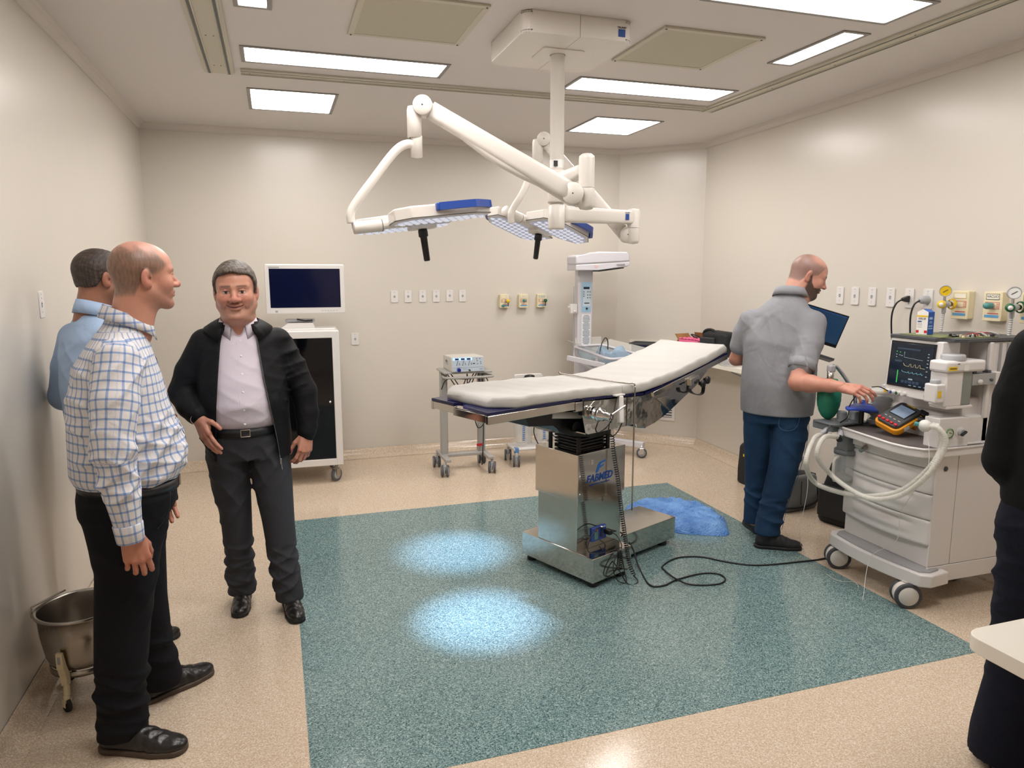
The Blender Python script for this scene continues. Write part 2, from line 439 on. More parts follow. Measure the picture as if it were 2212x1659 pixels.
# --- arm to the near head
EA = Vector((1.445, 3.26, 2.08)); TA = Vector((0.665, 3.29, 2.41))
capsule_arm('extension_arm', (1.415, 3.53, 2.14), (1.445, 3.30, 2.175), 0.06, 0.09, 0.05, 0.055)
q = rel((1.447, 3.26, 0))
MB().lathe([(0.0, 2.245), (0.022, 2.243), (0.036, 2.232), (0.038, 2.22), (0.038, 2.085)], (q.x, q.y, -2.87), 24).build('joint_cap', M['ivory'], sl)
MB().lathe([(0.039, 2.083), (0.040, 2.08), (0.040, 2.0), (0.03, 1.985), (0.0, 1.98)], (q.x, q.y, -2.87), 24).build('joint_housing', M['ivory'], sl)
cd_ = Vector((-0.33, -0.94, 0)).normalized()           # discs look along this
def disc(name, c, r, w, ax, screw=True):
    c = rel(c); ax = Vector(ax).normalized()
    o = MB().lathe([(0.0, w/2), (r*0.93, w/2), (r, w/2-0.005), (r, -w/2+0.005), (r*0.93, -w/2), (0, -w/2)], c, 32, ax).build(name, M['ivory'], sl)
    MB().lathe([(r+0.0008, w/2-0.014), (r+0.0008, w/2-0.011)], c, 32, ax).build('seam', M['dgrey'], o)
    if screw: MB().lathe([(0, w/2+0.002), (0.004, w/2+0.001), (0.004, w/2-0.002)], c, 8, ax).build('screw', M['dgrey'], o)
    return o
disc('elbow_disc', (1.378, 3.27, 2.055), 0.052, 0.09, cd_)
MB().box(rel((1.415, 3.265, 2.04)), (0.07, 0.06, 0.09), 0.02).build('elbow_bracket', M['ivory'], sl)
capsule_arm('spring_arm', (1.36, 3.272, 2.063), (0.70, 3.288, 2.398), 0.075, 0.10, 0.065, 0.075)
capsule_arm('cable_cover', (1.30, 3.275, 2.090), (0.80, 3.285, 2.340), 0.05, 0.07, 0.045, 0.05, bend=-0.026)
disc('upper_disc', (0.668, 3.285, 2.41), 0.043, 0.085, cd_)
mb = MB().lathe([(0.0, 0.02), (0.028, 0.015), (0.032, 0.0), (0.032, -0.115), (0.024, -0.118)], rel((0.628, 3.30, 2.395)), 24)
mb.build('pivot_housing', M['ivory'], sl)
MB().lathe([(0.026, 0.0), (0.026, -0.09), (0.0, -0.095)], rel((0.636, 3.30, 2.285)), 24).build('pivot_sleeve', M['ivory'], sl)
# --- arm to the far head
capsule_arm('extension_arm', (1.44, 3.57, 1.985), (1.905, 3.66, 1.985), 0.055, 0.085, 0.05, 0.075)
q = rel((1.915, 3.665, 0))
MB().lathe([(0.0, 2.035), (0.03, 2.03), (0.034, 2.02), (0.034, 1.93)], (q.x, q.y, -2.87), 24).build('joint_cap', M['ivory'], sl)
MB().lathe([(0.034, 1.928), (0.034, 1.86), (0.028, 1.845), (0, 1.84)], (q.x, q.y, -2.87), 24).build('joint_housing', M['ivory'], sl)
B('logo_square', M['logoblue'], sl, rel((1.855, 3.623, 1.985)), (0.022, 0.004, 0.032), 0, Euler((0, 0, math.atan2(0.09, 0.465))))
text('TRUMPF', 0.009, M['print'], sl, rel((1.855, 3.6205, 2.007)), Euler((PI/2, 0, math.atan2(0.09, 0.465))))
disc('elbow_disc', (1.895, 3.70, 1.893), 0.044, 0.085, cd_)
capsule_arm('spring_arm', (1.88, 3.71, 1.90), (1.50, 3.945, 2.41), 0.06, 0.075, 0.055, 0.06)
disc('upper_disc', (1.487, 3.95, 2.425), 0.038, 0.08, cd_)
MB().lathe([(0.0, 0.02), (0.026, 0.015), (0.03, 0.0), (0.03, -0.115), (0.022, -0.118)], rel((1.452, 3.955, 2.41)), 24).build('pivot_housing', M['ivory'], sl)
MB().lathe([(0.024, 0.0), (0.024, -0.09), (0.0, -0.095)], rel((1.458, 3.955, 2.30)), 24).build('pivot_sleeve', M['ivory'], sl)
def yoke(pts, rad):
    return MB().tube(spline([rel(p) for p in pts], 8), rad, 14).build('yoke', M['ivory'], sl)
yoke([(0.640, 3.30, 2.235), (0.60, 3.30, 2.25), (0.54, 3.30, 2.215), (0.44, 3.305, 2.09), (0.36, 3.31, 1.985), (0.338, 3.31, 1.94), (0.34, 3.31, 1.90)], 0.019)
yoke([(1.462, 3.955, 2.245), (1.41, 3.90, 2.25), (1.375, 3.87, 2.21), (1.31, 3.81, 2.11), (1.245, 3.76, 2.03), (1.225, 3.745, 1.99), (1.228, 3.745, 1.945)], 0.018)

# --- a lamp head: two lit pods on a spine; local x along the spine arm, z up
def inpoly(x, y, P_):
    c = False
    for i in range(len(P_)):
        (x1, y1), (x2, y2) = P_[i-1], P_[i]
        if (y1 > y) != (y2 > y) and x < (x2-x1)*(y-y1)/(y2-y1)+x1: c = not c
    return c
def lamp_head(loc, mt, first):
    h = bpy.data.objects.new('lamp_head', None); COL.objects.link(h); h.parent = sl
    def T(mb): return mb.xf(Matrix.Translation(rel(loc)) @ mt)
    T(MB().lathe([(0, 0), (0.026, 0.0), (0.028, 0.004), (0.028, 0.13), (0.024, 0.135)], (-0.31, 0, 0.0), 24, (1, 0, 0))).build('swivel', M['ivory'], h)
    T(MB().lathe([(0.0285, 0.125), (0.0285, 0.128)], (-0.31, 0, 0), 24, (1, 0, 0))).build('swivel_seam', M['dgrey'], h)
    T(MB().box((-0.10, 0, 0.0), (0.20, 0.05, 0.035), 0.012)).build('spine', M['ivory'], h)
    for s_ in (-1, 1):
        # long hexagonal pod; the two pods are point-symmetric about the handle
        po = [(-0.155, -0.018), (0.16, -0.018), (0.285, -0.07), (0.285, -0.15), (0.20, -0.205), (-0.09, -0.205), (-0.155, -0.15)]
        if s_ > 0: po = [(-x, -y) for x, y in po]
        pod = T(MB().prism(po, -0.012, 0.045, bev=0.008)).build('pod', M['ivory'], h)
        inn = []
        cx = -s_*0.07; cy = s_*0.112
        for x, y in po: inn.append((cx+(x-cx)*0.93, cy+(y-cy)*0.90))
        T(MB().prism(inn, -0.0145, -0.011)).build('reflector_bed', M['ledbed'], h)
        rim = T(MB().prism([(cx+(x-cx)*1.01, cy+(y-cy)*1.01) for x, y in po], -0.008, -0.005)).build('rim_seam', M['dgrey'], h)
        lens = MB()
        for i in range(12):
            for j in range(4):
                x = cx - 0.19 + 0.0345*i + (0.018 if j % 2 else 0); y = cy - 0.056 + 0.037*j
                # keep inside the pod outline
                xx, yy = (x, y) if s_ < 0 else (-x, -y); ok = inpoly(xx, yy, [(-0.138, -0.035), (0.15, -0.035), (0.262, -0.08), (0.262, -0.143), (0.192, -0.188), (-0.082, -0.188), (-0.138, -0.14)])
                if ok: lens.lathe([(0.0135, -0.0135), (0.0115, -0.0175), (0.006, -0.0195), (0.0, -0.020)], (x, y, 0), 10)
        ob = T(lens).build('led_lenses', M['led'], h); ob['kind'] = 'stuff'
        # blue grip along the outer edge
        g = [Vector((-s_*(0.03 + 0.245*t/12), s_*(0.222 + 0.006*math.sin(PI*t/12) - 0.05*max(0, t/12-0.7)/0.3), 0.03)) for t in range(13)]
        mb = MB()
        vs = []
        for p_ in g:
            for dy, dz in ((-0.009, -0.016), (0.009, -0.016), (0.009, 0.016), (-0.009, 0.016)): vs.append(p_ + Vector((0, dy, dz)))
        mb.add(vs, [(4*i+k, 4*i+(k+1) % 4, 4*i+4+(k+1) % 4, 4*i+4+k) for i in range(12) for k in range(4)] + [(0, 1, 2, 3), (48, 49, 50, 51)])
        for e in (g[0], g[-1]): mb.box(e + Vector((0, -s_*0.014, 0)), (0.024, 0.04, 0.032), 0.004)
        T(mb).build('grip', M['trublue'], h)
    T(MB().prism(rrect(0.13, 0.075, 0.02), -0.035, -0.005, bev=0.004)).build('centre_boss', M['ivory'], h)
    T(MB().lathe([(0.0, -0.035), (0.020, -0.036), (0.022, -0.045), (0.022, -0.068), (0.016, -0.072), (0.0145, -0.175), (0.012, -0.18), (0, -0.18)], n=20)).build('sterile_handle', M['black'], h)
    for o in h.children:
        pass
    return h
def frame(xdir, zdir):
    z = Vector(zdir).normalized(); x = Vector(xdir); x = (x - z * x.dot(z)).normalized(); y = z.cross(x)
    return Matrix((x, y, z)).transposed().to_4x4()
H1 = Vector((0.655, 3.32, 1.915)); H2 = Vector((1.465, 3.955, 1.935))
A1 = Vector((0.89, 3.20, 0)); A2 = Vector((0.985, 4.09, 0))
lamp_head(H1, frame((1.0, 0.05, 0.06), (-0.12, 0.07, 1)), True)
lamp_head(H2, frame((0.80, 0.50, -0.02), (0.20, 0.20, 1)), False)
for h_, a_, r_, e_ in ((Vector((0.50, 3.33, 1.85)), A1, 0.40, 2.2), (Vector((1.34, 4.04, 1.85)), A2, 0.42, 1.7)):
    ld = bpy.data.lights.new('operating_light', 'SPOT'); ld.energy = SPOT*e_; ld.color = (0.50, 0.68, 1.0); ld.spot_size = 2*math.atan(r_/1.85); ld.spot_blend = 1.0; ld.shadow_soft_size = 0.03
    lo = bpy.data.objects.new('light_beam', ld); COL.objects.link(lo); lo.parent = sl
    d_ = (a_ - h_).normalized(); lo.location = rel(h_); lo.rotation_euler = d_.to_track_quat('-Z', 'Y').to_euler()

# ---------------------------------------------------------------- operating table: local x along the table, local -y towards the camera
OT = thing('operating_table', 'polished steel operating table on a T shaped base with navy top and raised back', 'operating table', (1.60, 3.65, 0), math.radians(22.5))
mb = MB()
po = [(-0.175, -0.28), (0.14, -0.28), (0.14, -0.148), (0.72, -0.148), (0.72, 0.14), (0.14, 0.14), (0.14, 0.29), (-0.175, 0.29)]
mb.prism(po, 0.035, 0.172, bev=0.003); base = mb.build('base', M['steel'], OT)
for x, y in ((-0.13, -0.24), (-0.13, 0.25), (0.64, -0.11), (0.64, 0.10), (0.09, -0.24)):
    MB().lathe([(0, 0), (0.028, 0.0), (0.030, 0.006), (0.026, 0.036), (0, 0.036)], (x, y, 0), 16).build('foot', M['rubber'], base)
MB().b2((-0.172, -0.155, 0.172), (0.187, 0.155, 0.70), 0.003).build('column', M['steel'], OT)
slv = MB().b2((-0.182, -0.168, 0.455), (0.20, 0.168, 0.722), 0.003).build('column_sleeve', M['steel'], OT)
for x in (-0.165,):
    for z in (0.50, 0.60): MB().lathe([(0, 0.003), (0.006, 0.002), (0.007, 0.0)], (x, -0.168, z), 10, (0, -1, 0)).build('bolt', M['chrome'], slv)
text('FABMED', 0.058, M['logoblue'], slv, (-0.012, -0.1688, 0.572), Euler((PI/2, 0, 0)), shear=0.22, sx=0.98, bold=0.0016)
# small line under the name and the flag like F above it
text('equipamentos hospitalares', 0.0155, M['logoblue'], slv, (-0.012, -0.1688, 0.540), Euler((PI/2, 0, 0)), sx=1.0)
M['logolight'] = mat('light_blue_print', '#2a6bb8', 0.4)
mb = MB(); Fp = [(0.0, 0.0), (0.018, 0.0), (0.032, 0.022), (0.062, 0.030), (0.068, 0.040), (0.036, 0.033), (0.040, 0.044), (0.078, 0.052), (0.084, 0.064), (0.030, 0.054), (0.016, 0.040)]
mb.prism([(x-0.045, z+0.602) for x, z in Fp], -0.1692, -0.1684, 'y'); mb.build('logo_mark', M['logolight'], slv)
# white tag and the hanging cord reflected on the column are real pieces: cord hook
B('cord_hook', M['chrome'], slv, (-0.075, -0.172, 0.668), (0.02, 0.008, 0.03), 0.002)
# neck with dark bellows
mb = MB()
for i in range(4): mb.b2((-0.10, -0.10, 0.722+0.018*i), (0.12, 0.10, 0.733+0.018*i), 0.003)
mb.b2((-0.085, -0.085, 0.72), (0.105, 0.085, 0.81))
mb.build('bellows', M['black'], OT)
for x, y in ((-0.12, -0.11), (0.115, -0.11), (-0.12, 0.11)): MB().cyl((x, y, 0.72), (x, y, 0.80), 0.012, n=12).build('lift_rod', M['black'], OT)
# dark scoop shaped carrier under the leg part
mb = MB(); mb.prism([(-0.54, 1.0), (-0.50, 0.915), (-0.33, 0.905), (-0.29, 0.86), (-0.20, 0.82), (-0.02, 0.79), (0.12, 0.79), (0.12, 1.0)], -0.13, 0.13, 'y', bev=0.006)
car = mb.build('carrier', M['black'], OT)
MB().lathe([(0.0, 0.004), (0.028, 0.003), (0.032, 0.0)], (-0.16, -0.13, 0.865), 20, (0, -1, 0)).build('cover_plug', M['dgrey'], car)
MB().cyl((-0.34, -0.10, 0.955), (-0.12, -0.10, 0.925), 0.035, n=20).build('piston', M['white'], OT)
# polished steel side skirts of the seat
for s_, n_ in ((-1, 'near'), (1, 'far')):
    y0, y1 = (-0.238, -0.232) if s_ < 0 else (0.232, 0.238)
    mb = MB(); mb.prism([(-0.245, 1.028), (-0.20, 0.858), (-0.185, 0.848), (0.205, 0.852), (0.235, 0.90), (0.27, 1.005)], y0, y1, 'y', bev=0.0015)
    mb.build('seat_skirt', M['steelwavy'], OT)
mb = MB(); mb.b2((-0.20, -0.232, 0.85), (0.22, 0.232, 0.856)); mb.build('skirt_floor', M['steel'], OT)
MB().cyl((0.185, -0.242, 0.855), (0.185, -0.242, 0.99), 0.0035, n=8).build('skirt_rod', M['dgrey'], OT)
# hood under the back part, folded sheet
mb = MB(); mb.prism([(0.235, 0.99), (0.215, 0.87), (0.245, 0.818), (0.315, 0.805), (0.40, 0.828), (0.52, 0.872), (0.80, 1.01), (0.93, 1.10), (0.95, 1.14), (0.32, 1.005)], -0.215, 0.215, 'y', bev=0.008)
hood = mb.build('back_hood', M['steelwavy'], OT)
mb = MB(); mb.prism([(0.40, 0.97), (0.52, 0.975), (0.56, 0.90), (0.53, 0.885)], -0.224, -0.214, 'y', bev=0.002); mb.build('hood_fold', M['steel'], hood)
MB().b2((0.22, -0.21, 0.83), (0.235, 0.21, 0.95), 0.004).build('hood_end', M['black'], hood)
# top boards
def board(name, pts, y0, y1, th, m, parent=None):
    """sheet following a side profile pts [(x, z)]"""
    n = len(pts); mb = MB(); vs = []
    for (x, z) in pts: vs += [(x, y0, z), (x, y1, z), (x, y1, z-th), (x, y0, z-th)]
    fs = [(4*i+k, 4*i+(k+1) % 4, 4*i+4+(k+1) % 4, 4*i+4+k) for i in range(n-1) for k in range(4)] + [(0, 1, 2, 3), (4*n-4, 4*n-3, 4*n-2, 4*n-1)]
    mb.add(vs, fs); return mb.build(name, m, parent or OT)
lb = MB(); lb.prism([(-0.865, -0.25), (-0.255, -0.25), (-0.255, 0.25), (-0.83, 0.25), (-0.83, 0.06), (-0.80, 0.045), (-0.80, -0.01), (-0.84, -0.03)], 1.037, 1.052, bev=0.002)
lb = lb.build('leg_board', M['navy'], OT)
board('seat_board', [(-0.245, 1.050), (0.0, 1.040), (0.25, 1.024)], -0.25, 0.25, 0.014, M['navy'])
backprof = [(0.26, 1.024), (0.45, 1.054), (0.65, 1.090), (0.85, 1.136), (1.06, 1.192)]
board('back_board', backprof, -0.25, 0.25, 0.014, M['navy'])
for s_ in (-1, 1):
    y = s_*0.245
    MB().b2((-0.865 if s_ < 0 else -0.83, y-0.010, 0.995), (-0.30, y+0.010, 1.036), 0.003).build('leg_rail', M['steel'], OT)
    MB().b2((-0.30, y-0.016, 0.985), (-0.25, y+0.016, 1.034), 0.003).build('rail_bracket', M['steel'], OT)
    mb = MB().b2((-0.252, y-0.014, 0.96), (-0.238, y+0.014, 1.045), 0.003); mb.build('hinge_plate', M['black'], OT)
    pts = [(0.36, 1.02), (0.66, 1.068), (0.68, 1.071)]
    b_ = MB(); a = Vector((0.33, y - 0.006*0, 1.012)); e = Vector((1.055, y, 1.172)); d = e - a
    b_.box((a+e)/2 - Vector((0, 0, 0.008)), (d.length, 0.02, 0.03), 0.003, Euler((0, -math.atan2(d.z, d.x), 0)))
    b_.build('back_rail', M['steel'], OT)
    for x in (0.42, 0.63, 0.9): MB().lathe([(0, 0.004), (0.007, 0.003), (0.008, 0)], (x, y-0.008*s_, 1.05+(x-0.42)*0.23), 10, (0, 0, 1)).build('screw', M['chrome'], OT)
MB().b2((-0.862, -0.235, 1.0), (-0.845, 0.02, 1.036), 0.002).build('end_rail', M['steel'], OT)
MB().b2((-0.83, 0.05, 1.0), (-0.815, 0.235, 1.036), 0.002).build('end_rail', M['steel'], OT)
B('rail_end_cap', M['black'], OT, (-0.84, -0.01, 1.012), (0.022, 0.028, 0.03), 0.003)
B('seat_frame', M['steel'], OT, (0.0, 0, 1.012), (0.46, 0.40, 0.022), 0.004)
# gear drum with crank
mb = MB(); mb.lathe([(0, 0), (0.034, 0.0), (0.036, 0.006), (0.036, 0.03), (0.033, 0.034), (0.038, 0.036), (0.038, 0.050), (0.033, 0.054), (0.029, 0.075), (0.022, 0.078), (0.022, 0.105), (0.018, 0.11), (0, 0.11)], (-0.155, -0.236, 0.962), 28, (0.25, -1, -0.12))
gd = mb.build('gear_drum', M['chrome'], OT)
tip = Vector((-0.155, -0.236, 0.962)) + Vector((0.25, -1, -0.12)).normalized()*0.10
MB().cyl(tip, tip + Vector((0.115, -0.01, 0.045)), 0.0055, n=10).build('crank', M['chrome'], gd)
for k in range(5):
    t = 2*PI*k/5; B('drum_hole', M['black'], gd, Vector((-0.155, -0.236, 0.962)) + Vector((0.25, -1, -0.12)).normalized()*0.112 + Vector((0.014*math.cos(t), 0, 0.014*math.sin(t))), (0.007, 0.004, 0.007), 0.002)
# hand control hanging on the skirt
hc = thing('hand_control', 'white keypad hand control hanging on the side of the operating table', 'remote control', (0, 0, 0))
hc.parent = None
mw = Matrix.Translation((1.60, 3.65, 0)) @ Matrix.Rotation(math.radians(22.5), 4, 'Z')
def tw(p): return mw @ Vector(p)
hc.location = tw((0.03, -0.272, 0.96)); hc.rotation_euler = (0, 0, math.radians(22.5))
rt = Euler((math.radians(0), math.radians(10), math.radians(55)))
MB().box((0, 0, 0), (0.045, 0.026, 0.145), 0.006, rt).build('case', M['white'], hc)
for i in range(6):
    for j in range(2):
        p = rt.to_matrix() @ Vector((-0.010 + 0.02*j, -0.0135, 0.045 - 0.018*i)); MB().box(p, (0.012, 0.002, 0.009), 0.001, rt).build('key', M['lgrey'], hc)
B('hook', M['white'], hc, (-0.005, 0.012, 0.078), (0.075, 0.03, 0.008), 0.002)
# coiled cords
def coil(path, r, turns, wire, n=9):
    pts = spline(path, 12); out = []
    L = [0]
    for i in range(1, len(pts)): L.append(L[-1] + (pts[i]-pts[i-1]).length)
    N = turns*n; j = 0; u = None
    for i in range(N+1):
        s_ = L[-1]*i/N
        while j < len(pts)-2 and L[j+1] < s_: j += 1
        t = (s_-L[j])/max(1e-6, L[j+1]-L[j]); p = pts[j].lerp(pts[j+1], t); d = (pts[j+1]-pts[j]).normalized()
        if u is None: u = d.orthogonal().normalized()
        u = (u - d*u.dot(d)).normalized(); v = d.cross(u); a = 2*PI*i/n
        out.append(p + (u*math.cos(a) + v*math.sin(a))*r)
    return MB().tube(out, wire, 5)
cc = thing('coiled_cord', 'black coiled cord hanging from the hand control down to the table base', 'cord', tw((0.03, -0.30, 0)))
o_ = cc.location.copy()
path = [tw(p) - o_ for p in ((-0.055, -0.29, 0.83), (-0.04, -0.295, 0.72), (-0.015, -0.30, 0.60), (0.02, -0.30, 0.42), (0.055, -0.305, 0.24), (0.085, -0.31, 0.10), (0.105, -0.33, 0.022))]
coil(path, 0.0105, 62, 0.0026).build('coil', M['cable'], cc)
MB().tube(spline([tw(p) - o_ for p in ((0.04, -0.275, 0.885), (0.0, -0.285, 0.85), (-0.05, -0.29, 0.83), (-0.075, -0.285, 0.86), (-0.06, -0.275, 0.90))], 6), 0.0035, 6).build('lead', M['cable'], cc)
MB().tube(spline([tw(p) - o_ for p in ((0.105, -0.33, 0.022), (0.08, -0.38, 0.006), (0.02, -0.36, 0.006), (-0.01, -0.30, 0.10), (-0.04, -0.20, 0.19))], 6), 0.0035, 6).build('lead', M['cable'], cc)
# mains panel on the column
B_ = MB().b2((-0.06, -0.166, 0.205), (0.055, -0.155, 0.285), 0.003).build('mains_panel', M['trublue'], OT)
B('connector', M['print'], B_, (0.012, -0.168, 0.245), (0.016, 0.006, 0.045), 0.002)
B('display', mat('green_grey_label', '#5c8178', 0.4), B_, (-0.030, -0.168, 0.238), (0.028, 0.004, 0.045), 0.001)
MB().lathe([(0, 0.012), (0.006, 0.010), (0.007, 0)], (-0.03, -0.166, 0.272), 10, (0, -1, 0)).build('switch', mat('amber_switch', '#b0683a', 0.4), B_)
MB().lathe([(0, 0.012), (0.006, 0.010), (0.007, 0)], (0.012, -0.166, 0.279), 10, (0, -1, 0)).build('knob', M['chrome'], B_)
text('FABMED', 0.010, M['whiteprint'], B_, (0.03, -0.1665, 0.276), Euler((PI/2, 0, 0)))
# clamp with two black knobs and a hanging strap at the back rail
cl = MB().box((0.69, -0.262, 1.052), (0.085, 0.03, 0.042), 0.003, Euler((0, -0.23, 0))).build('rail_clamp', M['steel'], OT)
for dx, dz in ((0.05, -0.022), (0.095, -0.005)):
    MB().lathe([(0, 0), (0.012, 0.0), (0.012, 0.012), (0.022, 0.016), (0.024, 0.026), (0.020, 0.034), (0, 0.036)], (0.69+dx, -0.272, 1.052+dz), 20, (0.1, -1, 0)).build('clamp_knob', M['black'], cl)
pts = spline([(0.66, -0.255, 1.0), (0.68, -0.262, 0.975), (0.73, -0.268, 0.96), (0.775, -0.27, 0.965), (0.785, -0.27, 1.0), (0.79, -0.268, 1.04)], 5)
mb = MB(); vs = []
for p in pts: vs += [p + Vector((0, -0.012, 0)), p + Vector((0, 0.012, 0)), p + Vector((0.003, 0.012, 0.004)), p + Vector((0.003, -0.012, 0.004))]
n_ = len(pts)
mb.add(vs, [(4*i+k, 4*i+(k+1) % 4, 4*i+4+(k+1) % 4, 4*i+4+k) for i in range(n_-1) for k in range(4)] + [(0, 1, 2, 3), (4*n_-4, 4*n_-3, 4*n_-2, 4*n_-1)])
mb.build('strap', M['black'], cl)

# mattress: one soft slab following the boards
def soft_slab(prof, y0, y1, th, nx, ny, corner):
    """prof [(x, ztop)]; rounded rim; corner = foot corners cut off by this much"""
    xs = [p[0] for p in prof]; zs = [p[1] for p in prof]
    rows = []
    X = np.linspace(xs[0], xs[-1], nx)
    ring = []
    K = []
    for j in range(ny+1): K.append(('t', -1 + 2*j/ny))
    prof_rim = [(1.0, 1.0), (1.012, 0.8), (1.016, 0.45), (1.010, 0.12), (0.995, 0.0)]
    verts = []; faces = []
    W = (y1-y0)/2; yc = (y0+y1)/2
    sec = [(t, 1.0) for t in np.linspace(-0.955, 0.955, ny)] + [(0.985, 0.93), (1.0, 0.75), (1.004, 0.45), (0.998, 0.15), (0.985, 0.0)] + [(t, 0.0) for t in np.linspace(0.9, -0.9, 4)] + [(-0.985, 0.0), (-0.998, 0.15), (-1.004, 0.45), (-1.0, 0.75), (-0.985, 0.93)]
    for i, x in enumerate(X):
        z = float(np.interp(x, xs, zs)); d0 = x - xs[0]; d1 = xs[-1] - x
        wsc = 1.0 - max(0.0, (corner - d0)) * 1.0 / W * 0.9
        edge = min(1.0, math.sqrt(max(0.0, min(d0, d1)) / 0.02 + 0.02))
        for (t, h) in sec:
            dz = -0.006*(1-edge)
            wr = 0.0016*math.sin(47*x + 3*t) * (1 if h > 0.5 else 0.3) + 0.0015*math.sin(19*x-7*t)
            top = th * (0.55 + 0.45*edge) if h > 0.3 else th
            verts.append((x + 0.004*math.sin(31*t*1.3+x*3)*(1 if i in (0, nx-1) else 0), yc + t*W*wsc + (0.002*math.sin(60*x) if abs(t) > 0.99 else 0), z - th + top*h + dz*h + wr*h))
    n = len(sec)
    for i in range(nx-1):
        for k in range(n): faces.append((i*n+k, i*n+(k+1) % n, (i+1)*n+(k+1) % n, (i+1)*n+k))
    faces += [tuple(range(n))[::-1], tuple(range((nx-1)*n, nx*n))]
    return MB().add(verts, faces, True), (verts, faces)
ma = thing('mattress', 'thin white vinyl covered mattress lying along the operating table', 'mattress', (1.60, 3.65, 0), math.radians(22.5))
tp = [(-0.795, 1.106), (-0.5, 1.105), (-0.2, 1.097), (0.10, 1.083), (0.25, 1.084), (0.4, 1.103), (0.6, 1.138), (0.85, 1.192), (1.045, 1.246)]
mb = MB(); r_, (vv, ff) = soft_slab(tp, -0.252, 0.252, 0.052, 90, 9, 0.10)
mb.b.free(); mb = MB(); mb.add(vv, ff, True); cov = mb.build('cover', M['linen'], ma)
mb = MB().b2((-0.69, -0.235, 1.0525), (-0.30, 0.235, 1.0545)); 
und = MB(); r_, (vv, ff) = soft_slab([(x, z-0.047) for x, z in tp], -0.246, 0.246, 0.006, 40, 5, 0.10)
mb.b.free(); und.b.free(); mb = MB(); mb.add(vv, ff, True); mb.build('underside', M['blueside'], ma)
for y in (-0.2545,):
    MB().cyl((0.06, y, 1.082), (0.06, y, 1.036), 0.0012, n=6).build('seam', M['lgrey'], ma)
# bent wire rod laid across the mattress, hanging down the near side
wr = thing('wire_rod', 'thin bent steel rod laid across the mattress and hanging beside the column', 'rod', (1.60, 3.65, 0), math.radians(22.5))
MB().tube(spline([(0.10, 0.262, 0.90), (0.10, 0.262, 1.085), (0.10, 0.25, 1.092), (0.105, 0.0, 1.089), (0.12, -0.22, 1.089), (0.147, -0.258, 1.088), (0.152, -0.264, 1.07), (0.152, -0.266, 1.0), (0.152, -0.266, 0.37)], 6), 0.0042, 8).build('rod', M['steelbrush'], wr)

# mains cord on the floor
pc = thing('mains_cable', 'black power cord looping over the teal floor from the operating table', 'cord', (2.081, 3.471, 0))
o_ = Vector(pc.location)
plug = tw((0.045, -0.19, 0.25))
pts = [plug, (1.847, 3.605, 0.19), (1.933, 3.614, 0.08), (1.922, 3.509, 0.006), (1.863, 3.279, 0.006), (1.929, 3.245, 0.006), (2.041, 3.289, 0.006), (2.213, 3.317, 0.006), (2.301, 3.282, 0.006), (2.294, 3.206, 0.006), (2.216, 3.168, 0.006), (2.086, 3.205, 0.006), (2.032, 3.273, 0.014), (2.039, 3.415, 0.006), (2.063, 3.483, 0.006), (2.204, 3.559, 0.006), (2.348, 3.527, 0.006), (2.449, 3.412, 0.006), (2.597, 3.314, 0.006), (2.894, 3.28, 0.006), (3.033, 3.278, 0.006), (3.298, 3.312, 0.006)]
MB().tube(spline([Vector(p) - o_ for p in pts], 8), 0.0048, 8).build('cable', M['cable'], pc)
MB().box(plug - o_, (0.03, 0.045, 0.03), 0.008, Euler((0, 0, math.radians(22.5)))).build('plug', M['black'], pc)
pd = thing('data_lead', 'thin black lead looped from the mains panel over the table base', 'cord', tw((0.0, -0.3, 0)))
o_ = Vector(pd.location)
MB().tube(spline([tw(p) - o_ for p in ((0.012, -0.18, 0.275), (-0.05, -0.20, 0.295), (-0.13, -0.215, 0.26), (-0.16, -0.23, 0.20), (-0.10, -0.26, 0.182), (0.0, -0.275, 0.178), (0.04, -0.292, 0.14), (0.05, -0.31, 0.05), (0.03, -0.34, 0.005), (-0.03, -0.33, 0.03), (-0.04, -0.305, 0.10), (0.02, -0.288, 0.178), (0.08, -0.26, 0.178), (0.11, -0.2, 0.21), (0.06, -0.185, 0.25))], 7), 0.003, 6).build('lead', M['cable'], pd)

# crumpled blue plastic sheet behind the base
M['bluefilm'] = NT('blue_bubble_film'); t_ = M['bluefilm']; v_ = t_.coord()
vo_ = t_.n('ShaderNodeTexVoronoi'); vo_.inputs['Scale'].default_value = 95; t_.l(v_, vo_.inputs['Vector'])
t_.l(t_.ramp(t_.noise(v_, 9, 4), [(0.3, '#3f78c4'), (0.7, '#7db0ec')]), t_.b.inputs['Base Color'])
t_.b.inputs['Roughness'].default_value = 0.3; t_.bump(vo_.outputs['Distance'], 0.6, 0.01); t_.b.inputs['Alpha'].default_value = 0.93
M['bluefilm'] = t_.m
outline = [(2.327, 4.477, 0), (2.541, 4.597, 0), (2.72, 4.503, 0), (2.865, 4.299, 0), (2.873, 4.068, 0), (2.795, 3.902, 0), (2.706, 3.788, 0), (2.54, 3.851, 0), (2.42, 3.935, 0), (2.425, 4.061, 0), (2.403, 4.243, 0), (2.318, 4.353, 0)]
